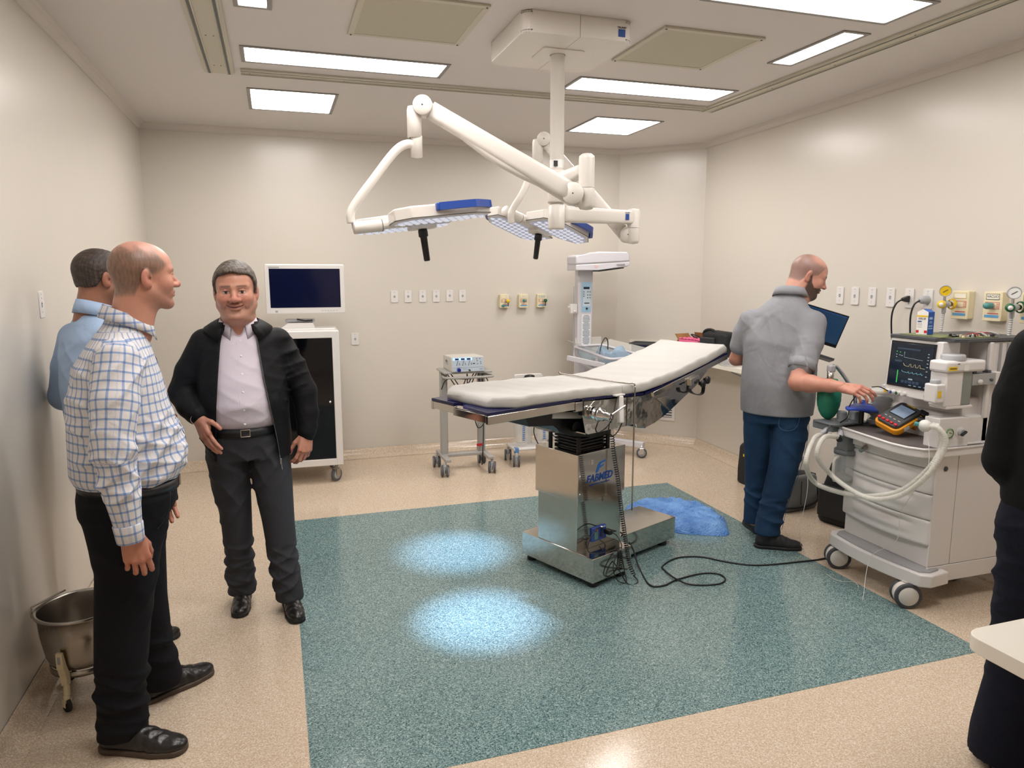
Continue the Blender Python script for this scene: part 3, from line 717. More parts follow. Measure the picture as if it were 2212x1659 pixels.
def crumple(name, m, parent, outline, hgt, seed, nr=26, na=96, org=None):
    rnd = np.random.RandomState(seed); c = sum((Vector(p) for p in outline), Vector())/len(outline)
    ring = spline([Vector(p) for p in outline] + [Vector(outline[0])], 14)[:-1]; n = len(ring); vs = []; fs = []
    ks = [(rnd.uniform(-1, 1, 2)*q, rnd.uniform(0, 6)) for q in (18, 30, 48, 75, 110)]
    for i in range(nr+1):
        f = i/nr
        for k, p in enumerate(ring):
            q = c.lerp(p, f); e = 1 - f
            w_ = sum(abs(math.sin(q.x*kk[0][0] + q.y*kk[0][1] + kk[1]))*a for kk, a in zip(ks, (0.5, 0.45, 0.35, 0.28, 0.16)))
            z = hgt*(min(1, e*5)**0.6)*(0.25 + 0.62*w_) + 0.003
            vs.append(Vector((q.x, q.y, z)) - org)
    for i in range(nr):
        for k in range(n): fs.append((i*n+k, i*n+(k+1) % n, (i+1)*n+(k+1) % n, (i+1)*n+k))
    mb = MB(); mb.add(vs, fs, True); bmesh.ops.remove_doubles(mb.b, verts=mb.b.verts, dist=1e-5); return mb.build(name, m, parent)
bs = thing('plastic_sheet', 'crumpled blue bubble film lying on the floor behind the table base', 'plastic sheet', (2.601, 4.178, 0))
crumple('film', M['bluefilm'], bs, outline, 0.055, 3, org=Vector(bs.location))

# ---------------------------------------------------------------- castor
def castor(parent, x, y, r=0.04, twin=True, ang=0.0, m=None, hub=None, fork=None, name='castor', z=0.0):
    """wheel of radius r standing at x, y; a sub-part tree: castor > tyre, hub"""
    m = m or M['wheelgrey']; fork = fork or M['lgrey']
    R = Matrix.Translation((x, y, z)) @ Matrix.Rotation(ang, 4, 'Z')
    c = MB(); c.b2((-0.016 if twin else -r*0.45, -r*0.30, r*1.15), (0.016 if twin else r*0.45, r*0.30, r*2.0), 0.006); c.lathe([(0.012, r*1.9), (0.012, r*2.45), (0, r*2.45)], n=12)
    if not twin:
        for s_ in (-1, 1): c.b2((-r*0.4, s_*r*0.42-0.002, r*0.8), (r*0.4, s_*r*0.42+0.002, r*1.9), 0.002)
    else: c.b2((-r*0.55, -0.006, r*0.5), (r*0.55, 0.006, r*1.4), 0.004)
    fk = c.xf(R).build(name, fork, parent)
    for s_ in ((-1, 1) if twin else (0,)):
        w_ = r*0.36 if twin else r*0.5; yy = s_*r*0.46
        MB().lathe([(r*0.72, -w_/2), (r*0.94, -w_/2), (r, -w_/4), (r, w_/4), (r*0.94, w_/2), (r*0.72, w_/2)], (0, yy, r), 24, (0, 1, 0)).xf(R).build('tyre', m, fk)
        MB().lathe([(0, w_*0.56), (r*0.5, w_*0.56), (r*0.74, w_*0.45), (r*0.74, -w_*0.45), (r*0.5, -w_*0.56), (0, -w_*0.56)], (0, yy, r), 24, (0, 1, 0)).xf(R).build('hub', hub or M['lgrey'], fk)
    return fk
# ---------------------------------------------------------------- wall sockets
def socket(name, label, loc, rz, group, kind='socket'):
    t = thing(name, label, kind, loc, rz, group)
    mb = MB(); mb.prism(rrect(0.066, 0.108, 0.008), -0.008, 0.0, 'y', bev=0.002); mb.build('plate', M['white'], t)
    mb = MB()
    mb.prism([(-0.011, 0.0), (-0.007, 0.009), (0.0, 0.012), (0.007, 0.009), (0.011, 0.0), (0.007, -0.012), (-0.007, -0.012)], -0.0088, -0.0078, 'y')
    h = mb.build('insert', M['lgrey'], t)
    for x, z in ((-0.0035, 0.004), (0.0035, 0.004), (0.0, -0.006)): MB().cyl((x, -0.0096, z), (x, -0.0086, z), 0.0019, n=8).build('pin_hole', M['print'], h)
    for z in (0.026, -0.030): MB().cyl((0, -0.0096, z), (0, -0.0078, z), 0.0022, n=8).build('screw', M['lgrey'], t)
    B('mark', M['lgrey'], t, (0, -0.0083, 0.040), (0.012, 0.0006, 0.004))
    return t
order = ['leftmost', 'second from the left', 'third from the left', 'fourth from the left', 'fifth from the left', 'rightmost']
first = None
for i, px_ in enumerate((852, 881, 912, 941.5, 971, 999.5)):
    X_ = 1.04 + (px_ - 852) * (0.639/147.5)
    lb_ = 'white wall socket in the back wall row, ' + order[i]
    if first is None: first = socket('wall_socket', lb_, (X_, WB, 1.472), 0, 'back wall sockets')
    else:
        c = copy_tree(first); c.location = (X_, WB, 1.472 + (0.004 if i == 4 else 0)); c['label'] = lb_
c = copy_tree(first); c.location = (0.675, WB, 1.096); c['label'] = 'single low white socket on the back wall beside the monitor cabinet'; del c['group']
# side walls
rwa = math.atan2(-7.19, -0.27) + PI            # direction of the right wall
def onright(Y): return 3.87 - (5.99 - Y) * (0.27/7.19)
rzr = -PI/2 - 0.0375 + 0.0
for i, (x_, yy) in enumerate((((0), 4.13), (0, 3.985), (0, 3.83), (0, 3.672), (0, 3.52), (0, 3.38))):
    c = copy_tree(first); c.location = (onright(yy)-0.0005, yy, 1.525); c.rotation_euler = (0, 0, PI/2 + PI - 0.0375 + PI*0 - 0)
    c.rotation_euler = (0, 0, -PI/2 - 0.0375)
    c['group'] = 'right wall sockets'
    c['label'] = ['white socket on the right wall nearest the laptop', 'second white socket from the laptop on the right wall', 'third white socket from the laptop on the right wall', 'fourth white socket from the laptop on the right wall', 'right wall socket with the black plug in it', 'right wall socket with the round grey plug in it'][i]
    c.scale = (1.05, 1, 1.12)
lw = copy_tree(first); lw.location = (-0.99, 3.70, 1.545); lw.rotation_euler = (0, 0, PI/2); lw.scale = (1, 1, 1.1); lw['label'] = 'single white socket on the left wall behind the man in light blue'; del lw['group']
# plugs with cables
def plug(label, Y_, m, mc, sag, round_):
    x = onright(Y_); t = thing('power_plug', label, 'plug', (x-0.012, Y_, 1.52))
    if round_: MB().lathe([(0, 0.055), (0.018, 0.052), (0.024, 0.04), (0.026, 0.0)], (0, 0, 0), 20, (-1, 0, 0)).build('body', m, t)
    else: MB().prism([(0, -0.02), (0, 0.022), (-0.03, 0.012), (-0.05, 0.006), (-0.052, -0.01), (-0.02, -0.02)], -0.012, 0.012, 'y', bev=0.004).build('body', m, t)
    MB().tube(spline([(-0.048, 0.0, 0.0), (-0.075, 0.02, -0.03), (-0.085, sag*0.6, -0.10), (-0.075, sag*0.6, -0.22), (-0.065, sag*0.3, -0.35), (-0.06, 0, -0.6), (-0.055, 0, -0.9), (-0.06, 0, -1.5)], 8), 0.0055, 8).build('cable', mc, t)
plug('black angled plug with black cable in the right wall socket', 3.52, M['black'], M['cable'], 0.06, False)
plug('round grey plug with dark cable in the right wall socket', 3.38, M['lgrey'], M['cable'], 0.05, True)

# ---------------------------------------------------------------- gas outlets
def gas_outlet(label, loc, rz, sc, band, group):
    t = thing('gas_outlet', label, 'gas outlet', loc, rz, group)
    mb = MB(); mb.prism(rrect(0.095, 0.135, 0.006), -0.045, 0.0, 'y', bev=0.003); b = mb.build('box', M['cream'], t)
    B('name_plate', mat('outlet_plate', '#efe9cf', 0.4) if 'oplate' not in M else M['oplate'], t, (0, -0.046, 0.045), (0.070, 0.002, 0.026), 0.0)
    mb = MB()
    for (lo, hi) in (((-0.034, 0.056), (0.034, 0.058)), ((-0.034, 0.032), (0.034, 0.034)), ((-0.034, 0.032), (-0.032, 0.058)), ((0.032, 0.032), (0.034, 0.058))): mb.b2((lo[0], -0.0478, lo[1]), (hi[0], -0.0465, hi[1]))
    mb.build('plate_border', band, t)
    mb = MB()
    for (lo, hi) in (((-0.036, 0.018), (0.036, 0.020)), ((-0.036, -0.012), (0.036, -0.010)), ((-0.036, -0.012), (-0.034, 0.020)), ((0.034, -0.012), (0.036, 0.020))): mb.b2((lo[0], -0.0465, lo[1]), (hi[0], -0.0455, hi[1]))
    for s_ in (-1, 1):
        for k in range(3): mb.b2((s_*0.026-0.006, -0.0465, 0.010-0.008*k), (s_*0.026+0.006, -0.0455, 0.013-0.008*k))
    mb.build('warning_print', M['redprint'], t)
    B('blue_print', M['cyanprint'], t, (0, -0.0458, -0.045), (0.072, 0.0014, 0.012))
    B('red_line', M['redprint'], t, (0.006, -0.0458, -0.032), (0.055, 0.0014, 0.005))
    t.scale = (sc, 1, sc)
    return t
M['redprint'] = mat('red_print', '#c8626a', 0.5); M['cyanprint'] = mat('cyan_print', '#5f9fce', 0.5); M['oplate'] = mat('outlet_plate', '#eee8d6', 0.4)
M['greenprint'] = mat('green_print', '#4d8a5c', 0.5); M['yprint'] = mat('yellow_print', '#b9a64a', 0.5); M['orangeprint'] = mat('orange_print', '#e0c489', 0.5)
g1 = gas_outlet('back wall gas outlet with a yellow fitting and clear tube', (2.08, WB, 1.418), 0, 0.95, M['orangeprint'], 'back wall gas outlets')
g2 = gas_outlet('back wall vacuum outlet with a plain blue cap, middle of three', (2.272, WB, 1.418), 0, 0.95, M['yprint'], 'back wall gas outlets')
g3 = gas_outlet('back wall gas outlet with a green fitting and clear tube', (2.458, WB, 1.418), 0, 0.95, M['greenprint'], 'back wall gas outlets')
for g, w_ in ((g2, 'VACUO'), (g3, 'OXIGENIO')): text(w_, 0.013, M['print'], g, (0, -0.0472, 0.045), Euler((PI/2, 0, 0)))
text('AR COMPR.', 0.011, M['orangeprint'], g1, (0, -0.0472, 0.045), Euler((PI/2, 0, 0)))
for g, m_ in ((g1, M['yellow']), (g3, M['green'])):
    MB().cyl((0.012, -0.045, 0.006), (0.02, -0.085, 0.006), 0.013, n=14).build('fitting', M['chrome'], g)
    MB().ball((0.024, -0.085, 0.004), 0.019, n=14).build('knob', m_, g)
    MB().cyl((0.022, -0.085, 0.015), (0.018, -0.085, 0.085), 0.007, n=10).build('tube', M['clear'], g)
    MB().cyl((0.026, -0.08, -0.01), (0.026, -0.08, -0.05), 0.006, n=10).build('lower_spigot', M['dgrey'], g)
MB().lathe([(0, 0.03), (0.012, 0.028), (0.014, 0.015), (0.017, 0)], (0.004, -0.046, 0.005), 16, (0, -1, 0)).build('cap', M['teal'], g2)
MB().lathe([(0, 0.02), (0.012, 0.018), (0.014, 0)], (-0.018, -0.046, -0.045), 16, (0, -1, 0)).build('cap', M['teal'], g1)
r1 = gas_outlet('cream gas outlet on the right wall behind the yellow regulator', (onright(3.12), 3.12, 1.50), -PI/2-0.0375, 1.18, M['orangeprint'], 'right wall gas outlets')
r2 = gas_outlet('cream vacuum outlet with a teal cap on the right wall', (onright(2.915), 2.915, 1.50), -PI/2-0.0375, 1.18, M['dgrey'], 'right wall gas outlets')
r3 = gas_outlet('cream gas outlet at the right picture edge behind the green regulator', (onright(2.70), 2.70, 1.50), -PI/2-0.0375, 1.18, M['greenprint'], 'right wall gas outlets')
text('VACUO', 0.017, M['print'], r2, (0, -0.0472, 0.045), Euler((PI/2, 0, 0)))
MB().cyl((0.004, -0.045, 0.004), (0.004, -0.062, 0.004), 0.012, n=16).build('spigot', M['chrome'], r2)
MB().lathe([(0.014, 0.0), (0.015, 0.03), (0.012, 0.042), (0, 0.044)], (0.004, -0.06, 0.004), 16, (0, -1, 0)).build('cap', M['teal'], r2)
# regulators plugged into the outlets: gauge, knob, hose
def regulator(label, cat, Y_, mk_, mg, hose_end):
    x = onright(Y_) - 0.055
    t = thing('gas_regulator', label, cat, (x, Y_, 1.505), 0, None)
    MB().cyl((0.0, 0, 0), (-0.085, 0, 0), 0.015, n=16).build('spigot', M['chrome'], t)
    MB().lathe([(0.028, 0), (0.031, 0.004), (0.031, 0.012), (0.024, 0.02)], (-0.02, 0, 0), 20, (-1, 0, 0)).build('coupling', mk_, t)
    MB().lathe([(0.017, 0.0), (0.020, 0.01), (0.020, 0.05), (0.017, 0.055), (0, 0.055)], (-0.06, 0, 0), 20, (-1, 0, 0)).build('body', M['lgrey'], t)
    kn = MB(); kn.lathe([(0.016, 0.0), (0.022, 0.006), (0.022, 0.045), (0.018, 0.056), (0, 0.058)], (-0.105, 0.0, 0), 24, (-0.75, -0.65, 0))
    kn.build('knob', mk_, t)
    e = Vector((-0.105, 0, 0)) + Vector((-0.75, -0.65, 0)).normalized()*0.058
    MB().lathe([(0, 0.002), (0.012, 0.001), (0.012, -0.002)], e, 16, (-0.75, -0.65, 0)).build('knob_badge', M['white'], t)
    MB().cyl((-0.085, 0, 0.01), (-0.085, 0, 0.05), 0.008, n=12).build('stem', M['chrome'], t)
    gx = Vector((-0.085, 0.0, 0.075)); ax = Vector((-0.72, -0.69, 0)).normalized()
    gb = MB().lathe([(0, -0.018), (0.030, -0.018), (0.032, -0.014), (0.032, 0.016), (0.029, 0.018), (0.0275, 0.014)], gx, 28, ax).build('gauge', M['lgrey'], t)
    MB().lathe([(0.0, 0.0145), (0.028, 0.0145)], gx, 28, ax).build('gauge_dial', mg, gb)
    sd = ax.cross(Vector((0, 0, 1)))
    MB().cyl(gx + ax*0.016 - sd*0.012 + Vector((0, 0, 0.008)), gx + ax*0.016 + sd*0.012 - Vector((0, 0, 0.008)), 0.0016, n=6).build('needle', M['print'], gb)
    hz = MB().cyl((-0.085, 0, -0.012), (-0.085, 0, -0.05), 0.012, n=14).build('hose_nut', M['lgrey'], t)
    p = [(-0.085, 0, -0.05), (-0.088, 0, -0.10), (-0.09, 0.002, -0.16), (-0.09, 0.004, -0.205)]
    MB().tube(spline(p, 5), 0.0085, 10).build('hose_sleeve', M['whitehose'], t)
    MB().tube(spline([(-0.09, 0.004, -0.205), (-0.09, 0.005, -0.26), (-0.088, 0.006, -0.32), (-0.085, 0.006, -0.9)], 5), 0.0085, 10).build('hose', mk_, t)
    return t
M['whitehose'] = NT('lettered_hose'); t_ = M['whitehose']; wv = t_.n('ShaderNodeTexWave'); wv.bands_direction = 'Z'; wv.inputs['Scale'].default_value = 28; wv.inputs['Distortion'].default_value = 2
t_.l(t_.coord(), wv.inputs['Vector']); t_.l(t_.ramp(wv.outputs['Fac'], [(0.3, '#8a8a8a'), (0.5, '#dcdad6')]), t_.b.inputs['Base Color']); M['whitehose'] = t_.m
regulator('yellow gas regulator with yellow dial plugged into the right wall', 'regulator', 3.14, M['yellow'], M['yellow'], 0)
regulator('green gas regulator with white dial at the right picture edge', 'regulator', 2.725, M['green'], M['whiteprint'], 0)

# ---------------------------------------------------------------- monitor cabinet on castors
mc = thing('monitor_cabinet', 'white rolling cabinet with dark glass door and wide monitor on top', 'cabinet', (0.165, 6.05, 0), -0.03)
# cabinet front at local y = -0.28, width 0.62
W_, D_ = 0.60, 0.50; z0, z1 = 0.15, 1.235
fy = -0.22
body = MB()
body.b2((-0.31, fy, z0), (-0.29, fy+D_, z1), 0.004); body.b2((0.29, fy, z0), (0.31, fy+D_, z1), 0.004)
body.b2((-0.29, fy, z1-0.02), (0.29, fy+D_, z1)); body.b2((-0.29, fy, z0), (0.29, fy+D_, z0+0.02)); body.b2((-0.29, fy+D_-0.01, z0), (0.29, fy+D_, z1))
body.build('cabinet_body', M['white'], mc)
door = MB()
a_, e_ = -0.312, 0.312; f_ = 0.055
door.b2((a_, fy-0.022, z0), (a_+f_, fy-0.002, z1), 0.006); door.b2((e_-f_, fy-0.022, z0), (e_, fy-0.002, z1), 0.006)
door.b2((a_+f_-0.004, fy-0.0215, z1-f_), (e_-f_+0.004, fy-0.0025, z1), 0.004); door.b2((a_+f_-0.004, fy-0.0215, z0), (e_-f_+0.004, fy-0.0025, z0+f_), 0.004)
dr = door.build('door', M['white'], mc)
M['smoked'] = mat('smoked_glass', '#07080d', 0.05, alpha=0.93)
MB().b2((a_+f_-0.006, fy-0.016, z0+f_-0.006), (e_-f_+0.006, fy-0.010, z1-f_+0.006)).build('glass', M['smoked'], dr)
MB().lathe([(0, 0.012), (0.008, 0.011), (0.010, 0.004), (0.010, 0)], (0.225, fy-0.016, 0.67), 16, (0, -1, 0)).build('lock', M['chrome'], dr)
for z in (0.35, 0.55, 0.72, 0.93): MB().b2((-0.288, fy+0.03, z), (0.288, fy+D_-0.03, z+0.016)).build('shelf', M['lgrey'], mc)
for x in (-0.25, 0.255):
    for y in (fy+0.05, fy+D_-0.05): castor(mc, x, y, 0.055, False, 0.3 + x*2, hub=M['lgrey'], fork=M['steelbrush'])
mb = MB(); mb.b2((-0.15, -0.10, z1), (0.29, 0.12, z1+0.012), 0.003); mb.build('mount_plate', M['white'], mc)
mb = MB(); mb.prism([(-0.13, z1+0.012), (0.14, z1+0.012), (0.12, z1+0.055), (-0.07, z1+0.055)], -0.06, 0.05, 'y', bev=0.003); mb.build('mount_foot', M['white'], mc)
mb = MB(); mb.b2((-0.09, -0.04, z1+0.058), (0.14, 0.04, z1+0.085), 0.012); mb.build('mount_joint', M['lgrey'], mc)
MB().tube([(0.0, -0.05, z1+0.085), (0.06, -0.06, z1+0.072), (0.12, -0.05, z1+0.075)], 0.006, 8).build('monitor_cable', M['cable'], mc)
mon = bpy.data.objects.new('monitor', None); COL.objects.link(mon); mon.parent = mc
ml = Matrix.Translation((0.075, -0.09, z1+0.325)) @ Euler((math.radians(5), 0, math.radians(-2))).to_matrix().to_4x4()
mb = MB(); mb.prism(rrect(0.605, 0.385, 0.014, 5), -0.025, 0.03, 'y', bev=0.006); mb.xf(ml).build('monitor_case', M['white'], mon)
mb = MB(); mb.prism(rrect(0.535, 0.305, 0.002, 3, 0, 0.008), -0.0262, -0.0245, 'y'); mb.xf(ml).build('screen', M['screenoff'], mon)
mb = MB().b2((-0.27, -0.0262, 0.166), (-0.19, -0.0252, 0.176)); mb.xf(ml).build('maker_plate', M['lgrey'], mon)
mb = MB()
for k in range(6): mb.b2((0.12+0.022*k, -0.0262, -0.172), (0.13+0.022*k, -0.0252, -0.167))
o = mb.xf(ml).build('button_row', M['lgrey'], mon); o['kind'] = 'stuff'
mb = MB().b2((-0.235, -0.0262, -0.182), (-0.215, -0.0252, -0.165)).xf(ml).build('power_mark', M['lgrey'], mon)

# ---------------------------------------------------------------- electrosurgical cart and unit
ec = thing('equipment_cart', 'grey two column equipment cart on four twin castors by the back wall', 'cart', (1.49, 5.87, 0))
g_ = M['grey2'] = mat('grey_painted_steel', '#a3a19c', 0.4)
for s_ in (-1, 1):
    MB().b2((s_*0.165-0.030, 0.0, 0.115), (s_*0.165+0.030, 0.06, 0.86), 0.008).build('column', g_, ec)
    mb = MB(); mb.prism([(-0.165, -0.205), (-0.135, -0.205), (-0.125, 0.215), (-0.175, 0.215)] if 0 else [(s_*0.185-0.02, -0.19), (s_*0.185+0.03, -0.19), (s_*0.185+0.03, 0.19), (s_*0.185-0.02, 0.19)], 0.122, 0.150, bev=0.006); mb.build('foot_beam', g_, ec)
    for y in (-0.165, 0.165): castor(ec, s_*0.205, y, 0.049, True, 1.2 if y < 0 else 1.5)
MB().b2((-0.17, -0.01, 0.122), (0.17, 0.055, 0.150), 0.006).build('cross_beam', g_, ec)
MB().b2((-0.20, -0.17, 0.862), (0.21, 0.14, 0.878), 0.004).build('top_shelf', g_, ec)
mb = MB(); mb.tube(spline([(-0.17, 0.02, 0.83), (-0.19, -0.12, 0.83), (-0.15, -0.17, 0.83), (0.0, -0.18, 0.83), (0.18, -0.17, 0.83), (0.225, -0.12, 0.83), (0.17, 0.02, 0.83)], 6), 0.011, 10); mb.build('handle', g_, ec)
B('red_tag', M['red'], ec, (0.135, -0.02, 0.215), (0.05, 0.004, 0.022), 0)
# unit
eu = thing('electrosurgical_unit', 'light grey electrosurgical generator with three displays on the cart', 'medical device', (1.49, 5.80, 0.878))
M['unit'] = mat('pale_grey_case', '#c3c0b8', 0.4)
mb = MB(); mb.prism([(-0.115, 0.0), (-0.085, 0.125), (0.20, 0.115), (0.20, 0.0)], -0.14, 0.14, 'x', bev=0.006); mb.build('case', M['unit'], eu)
tl = math.atan2(0.03, 0.125)
def onf(x, s, d=0.0):   # point on the tilted front: s = height along it
    return (x, -0.115 + s*math.sin(tl) - (0.0015 + d)*math.cos(tl), s*math.cos(tl) + (0.0015+d)*math.sin(tl))
RF = Euler((-tl, 0, 0))
def fbox(nm, m, x, s, wx, ws, dep=0.002, par=None): return MB().box(onf(x, s, dep/2), (wx, dep, ws), 0, RF).build(nm, m, par or eu)
M['facia'] = mat('blue_grey_facia', '#a9b4bd', 0.4)
fp_ = fbox('facia', M['facia'], 0, 0.079, 0.262, 0.083)
lp_ = fbox('lower_facia', M['facia'], 0, 0.020, 0.262, 0.030)
fbox('lit_strip', mat('lit_blue_strip', '#aac8ee', 0.4, emit=0.25, ecol=(0.6, 0.78, 1.0)), -0.045, 0.108, 0.165, 0.022, 0.0025, fp_)
for k in range(3):
    x = -0.092 + 0.050*k
    fbox('display', M['screenoff'], x, 0.107, 0.031, 0.014, 0.004, fp_)
    for j in range(4): fbox('key', M['dgrey'], x + 0.008 - 0.004*j, 0.091 - 0.011*j, 0.008, 0.005, 0.004, fp_)
    for j in range(2): fbox('key', M['dgrey'], x + 0.020, 0.072 - 0.010*j, 0.006, 0.006, 0.004, fp_)
fbox('key', M['print'], 0.050, 0.068, 0.020, 0.007, 0.004, fp_)
for x, z in ((0.077, 0.108), (0.080, 0.090), (0.082, 0.065), (0.104, 0.108), (0.108, 0.080), (0.110, 0.066)): fbox('key', M['dgrey'], x, z, 0.007, 0.007, 0.004, fp_)
p = Vector(onf(-0.082, 0.022)); MB().cyl(p, p + Vector((0, -0.022, -0.004)), 0.015, n=18).build('footswitch_socket', M['blueside'], lp_)
p = Vector(onf(0.008, 0.018)); MB().cyl(p, p + Vector((0, -0.018, -0.004)), 0.008, n=12).build('jack', M['dgrey'], lp_)
for k in range(5): fbox('socket_hole', M['print'], -0.045+0.009*k, 0.024, 0.005, 0.005, 0.002, lp_)
fbox('socket_patch', M['cream'], 0.06, 0.022, 0.05, 0.018, 0.001, lp_)
text('WEM', 0.012, M['logoblue'], lp_, onf(0.108, 0.020, 0.002), Euler((PI/2-tl, 0, 0)))
for s_ in (-1,):
    mb = MB(); mb.prism([(0.02, 0.05), (0.10, 0.05), (0.10, 0.085), (0.06, 0.10), (0.02, 0.085)], -0.1435, -0.139, 'x', bev=0.001); mb.build('side_grip', M['unit2'] if 'unit2' in M else M['lgrey'], eu)
    mb = MB(); mb.prism([(0.03, 0.07), (0.09, 0.07), (0.085, 0.085), (0.035, 0.085)], -0.145, -0.142, 'x'); mb.build('grip_slot', M['dgrey'], eu)
# tangled cables under the shelf
ct = thing('cable_tangle', 'black cables hanging in loops under the equipment cart shelf', 'cable', (1.49, 5.87, 0.70))
for pl in ([(-0.21, -0.10, 0.03), (-0.19, -0.14, 0.10), (-0.14, -0.16, 0.125), (0.0, -0.13, 0.11), (0.15, -0.14, 0.12), (0.19, -0.12, 0.06), (0.20, -0.10, 0.0)],
           [(-0.15, -0.05, 0.15), (-0.05, -0.08, 0.02), (0.02, -0.08, 0.14)], [(-0.12, -0.05, 0.15), (0.0, -0.08, 0.0), (0.10, -0.07, 0.15)], [(0.02, -0.06, 0.15), (0.02, -0.08, 0.0), (0.03, -0.05, -0.06)], [(0.08, -0.06, 0.15), (0.0, -0.08, 0.03), (-0.10, -0.06, -0.05)],
           [(0.10, 0.0, -0.05), (0.085, -0.03, -0.20), (0.12, -0.03, -0.33), (0.175, -0.03, -0.28), (0.15, -0.03, -0.10), (0.13, -0.02, 0.15)],
           [(0.165, -0.02, 0.13), (0.17, -0.03, -0.15), (0.165, -0.035, -0.45), (0.15, -0.04, -0.66)]):
    MB().tube(spline(pl, 7), 0.0045, 6).build('cable', M['cable'], ct)
MB().tube(spline([(-0.06, -0.06, -0.02), (-0.06, -0.08, -0.16), (-0.01, -0.08, -0.23), (0.06, -0.08, -0.17), (0.07, -0.06, -0.05)], 8), 0.0022, 6).build('clear_lead', M['frost'], ct)

# ---------------------------------------------------------------- suction unit
su = thing('suction_unit', 'white suction cart with two graduated clear jars behind the table', 'suction unit', (2.13, 5.98, 0))
mb = MB(); mb.prism(rrect(0.265, 0.27, 0.02, 4, 0, 0.655), 0.02, 0.05, 'y', bev=0.004); mb.build('back_plate', M['white'], su)
MB().b2((-0.03, 0.02, 0.12), (0.03, 0.06, 0.55), 0.006).build('column', M['white'], su)
MB().ball((-0.0, 0.0, 0.772), 0.04, (1.25, 0.9, 0.45)).build('vacuum_knob', M['black'], su)
MB().tube(spline([(-0.03, 0, 0.77), (-0.07, 0, 0.755), (-0.09, 0.01, 0.73)], 4), 0.005, 6).build('hose_stub', M['cable'], su)
mb = MB(); mb.b2((-0.19, -0.14, 0.13), (0.19, 0.10, 0.155), 0.01); mb.build('foot_plate', M['white'], su)
B('blue_foot', M['foot_blue'] if 'foot_blue' in M else mat('blue_bumper', '#5b87c0', 0.4), su, (-0.165, -0.12, 0.135), (0.035, 0.05, 0.05), 0.006)
B('blue_foot', mat('blue_bumper', '#5b87c0', 0.4), su, (0.165, -0.12, 0.135), (0.035, 0.05, 0.05), 0.006)
for x in (-0.175, 0.175):
    for y in (-0.155, 0.09): castor(su, x, y, 0.049, True, 1.25)
M['jar'] = mat('clear_jar', '#dfe4e2', 0.05, alpha=0.32)
M['jarlid'] = mat('jar_lid', '#b9b4b4', 0.3, alpha=0.8)
for s_ in (-1, 1):
    x = s_*0.097; y = -0.05
    j = MB().lathe([(0.0, 0.19), (0.060, 0.192), (0.066, 0.205), (0.070, 0.40), (0.062, 0.425), (0.060, 0.44)], (x, y, 0), 28).build('jar', M['jar'], su)
    MB().lathe([(0.064, 0.435), (0.064, 0.455), (0.035, 0.49), (0.02, 0.50), (0, 0.50)], (x, y, 0), 24).build('lid', M['jarlid'], j)
    mb = MB()
    for k in range(11): mb.b2((x-0.012, y-0.0715, 0.22+0.017*k), (x+0.012, y-0.0695, 0.228+0.017*k))
    o = mb.build('graduation', M['logolight'], j); o['kind'] = 'stuff'
    MB().lathe([(0, 0.0), (0.02, 0.0)], (x+0.038, y-0.062, 0.385), 16, (0.4, -1, 0)).build('round_label', M['whiteprint'], j)
    B('label_print', M['redprint'], j, (x+0.038, y-0.0635, 0.383), (0.026, 0.002, 0.007), 0, Euler((0, 0, 0.38)))
MB().tube(spline([(-0.02, -0.05, 0.52), (0.02, -0.09, 0.42), (0.0, -0.12, 0.28), (0.06, -0.13, 0.14), (0.12, -0.1, 0.10)], 8), 0.005, 6).build('hose', M['cable'], su)
MB().tube(spline([(0.06, -0.12, 0.50), (0.10, -0.13, 0.38), (0.17, -0.13, 0.26), (0.24, -0.1, 0.20)], 8), 0.0045, 6).build('hose', M['cable'], su)
MB().tube(spline([(0.20, -0.12, 0.42), (0.17, -0.13, 0.30), (0.14, -0.13, 0.20)], 6), 0.004, 6).build('hose', M['cable'], su)

# ---------------------------------------------------------------- infant warmer
wm = thing('infant_warmer', 'white infant warmer with overhead heater column and clear cradle', 'infant warmer', (2.76, 6.20, 0))
M['warm'] = mat('lilac_white_enamel', '#cfcdd2', 0.35)
MB().b2((-0.075, 0.0, 0.10), (0.075, 0.09, 1.72), 0.015).build('column', M['warm'], wm)
# heater head: side profile swept across
mb = MB()
mb.prism([(-0.17, 1.76), (-0.17, 1.83), (-0.15, 1.845), (-0.02, 1.845), (0.05, 1.875), (0.34, 1.875), (0.365, 1.85), (0.37, 1.79)], -0.16, 0.06, 'y', bev=0.012); hd = mb.build('heater_cover', M['warm'], wm)
mb = MB(); mb.prism([(-0.168, 1.705), (-0.168, 1.756), (0.37, 1.786), (0.37, 1.755), (0.34, 1.74), (0.06, 1.71)], -0.158, 0.058, 'y', bev=0.008); lo_ = mb.build('heater_base', M['warm'], wm)
mb = MB(); mb.prism([(0.06, 1.706), (0.33, 1.735), (0.32, 1.725), (0.08, 1.695)], -0.13, 0.03, 'y'); mb.build('heater_grille', M['dgrey'], lo_)
B('grip', M['lgrey'], lo_, (0.275, -0.163, 1.762), (0.08, 0.008, 0.012), 0.002, Euler((0, -0.05, 0)))
B('warning_label', mat('pink_label', '#dfb9ac', 0.5), lo_, (0.03, -0.1592, 1.742), (0.035, 0.002, 0.018))
cp = MB().b2((-0.042, -0.003, 1.32), (0.055, 0.0, 1.60)).build('control_panel', mat('pale_blue_panel', '#9fc3da', 0.4), wm)
mb = MB().b2((-0.028, -0.0045, 1.375), (0.05, -0.002, 1.55)); mb.build('key_field', mat('pale_panel', '#c6d6e0', 0.4), cp)
B('display', M['screenoff'], cp, (0.006, -0.005, 1.545), (0.06, 0.003, 0.02))
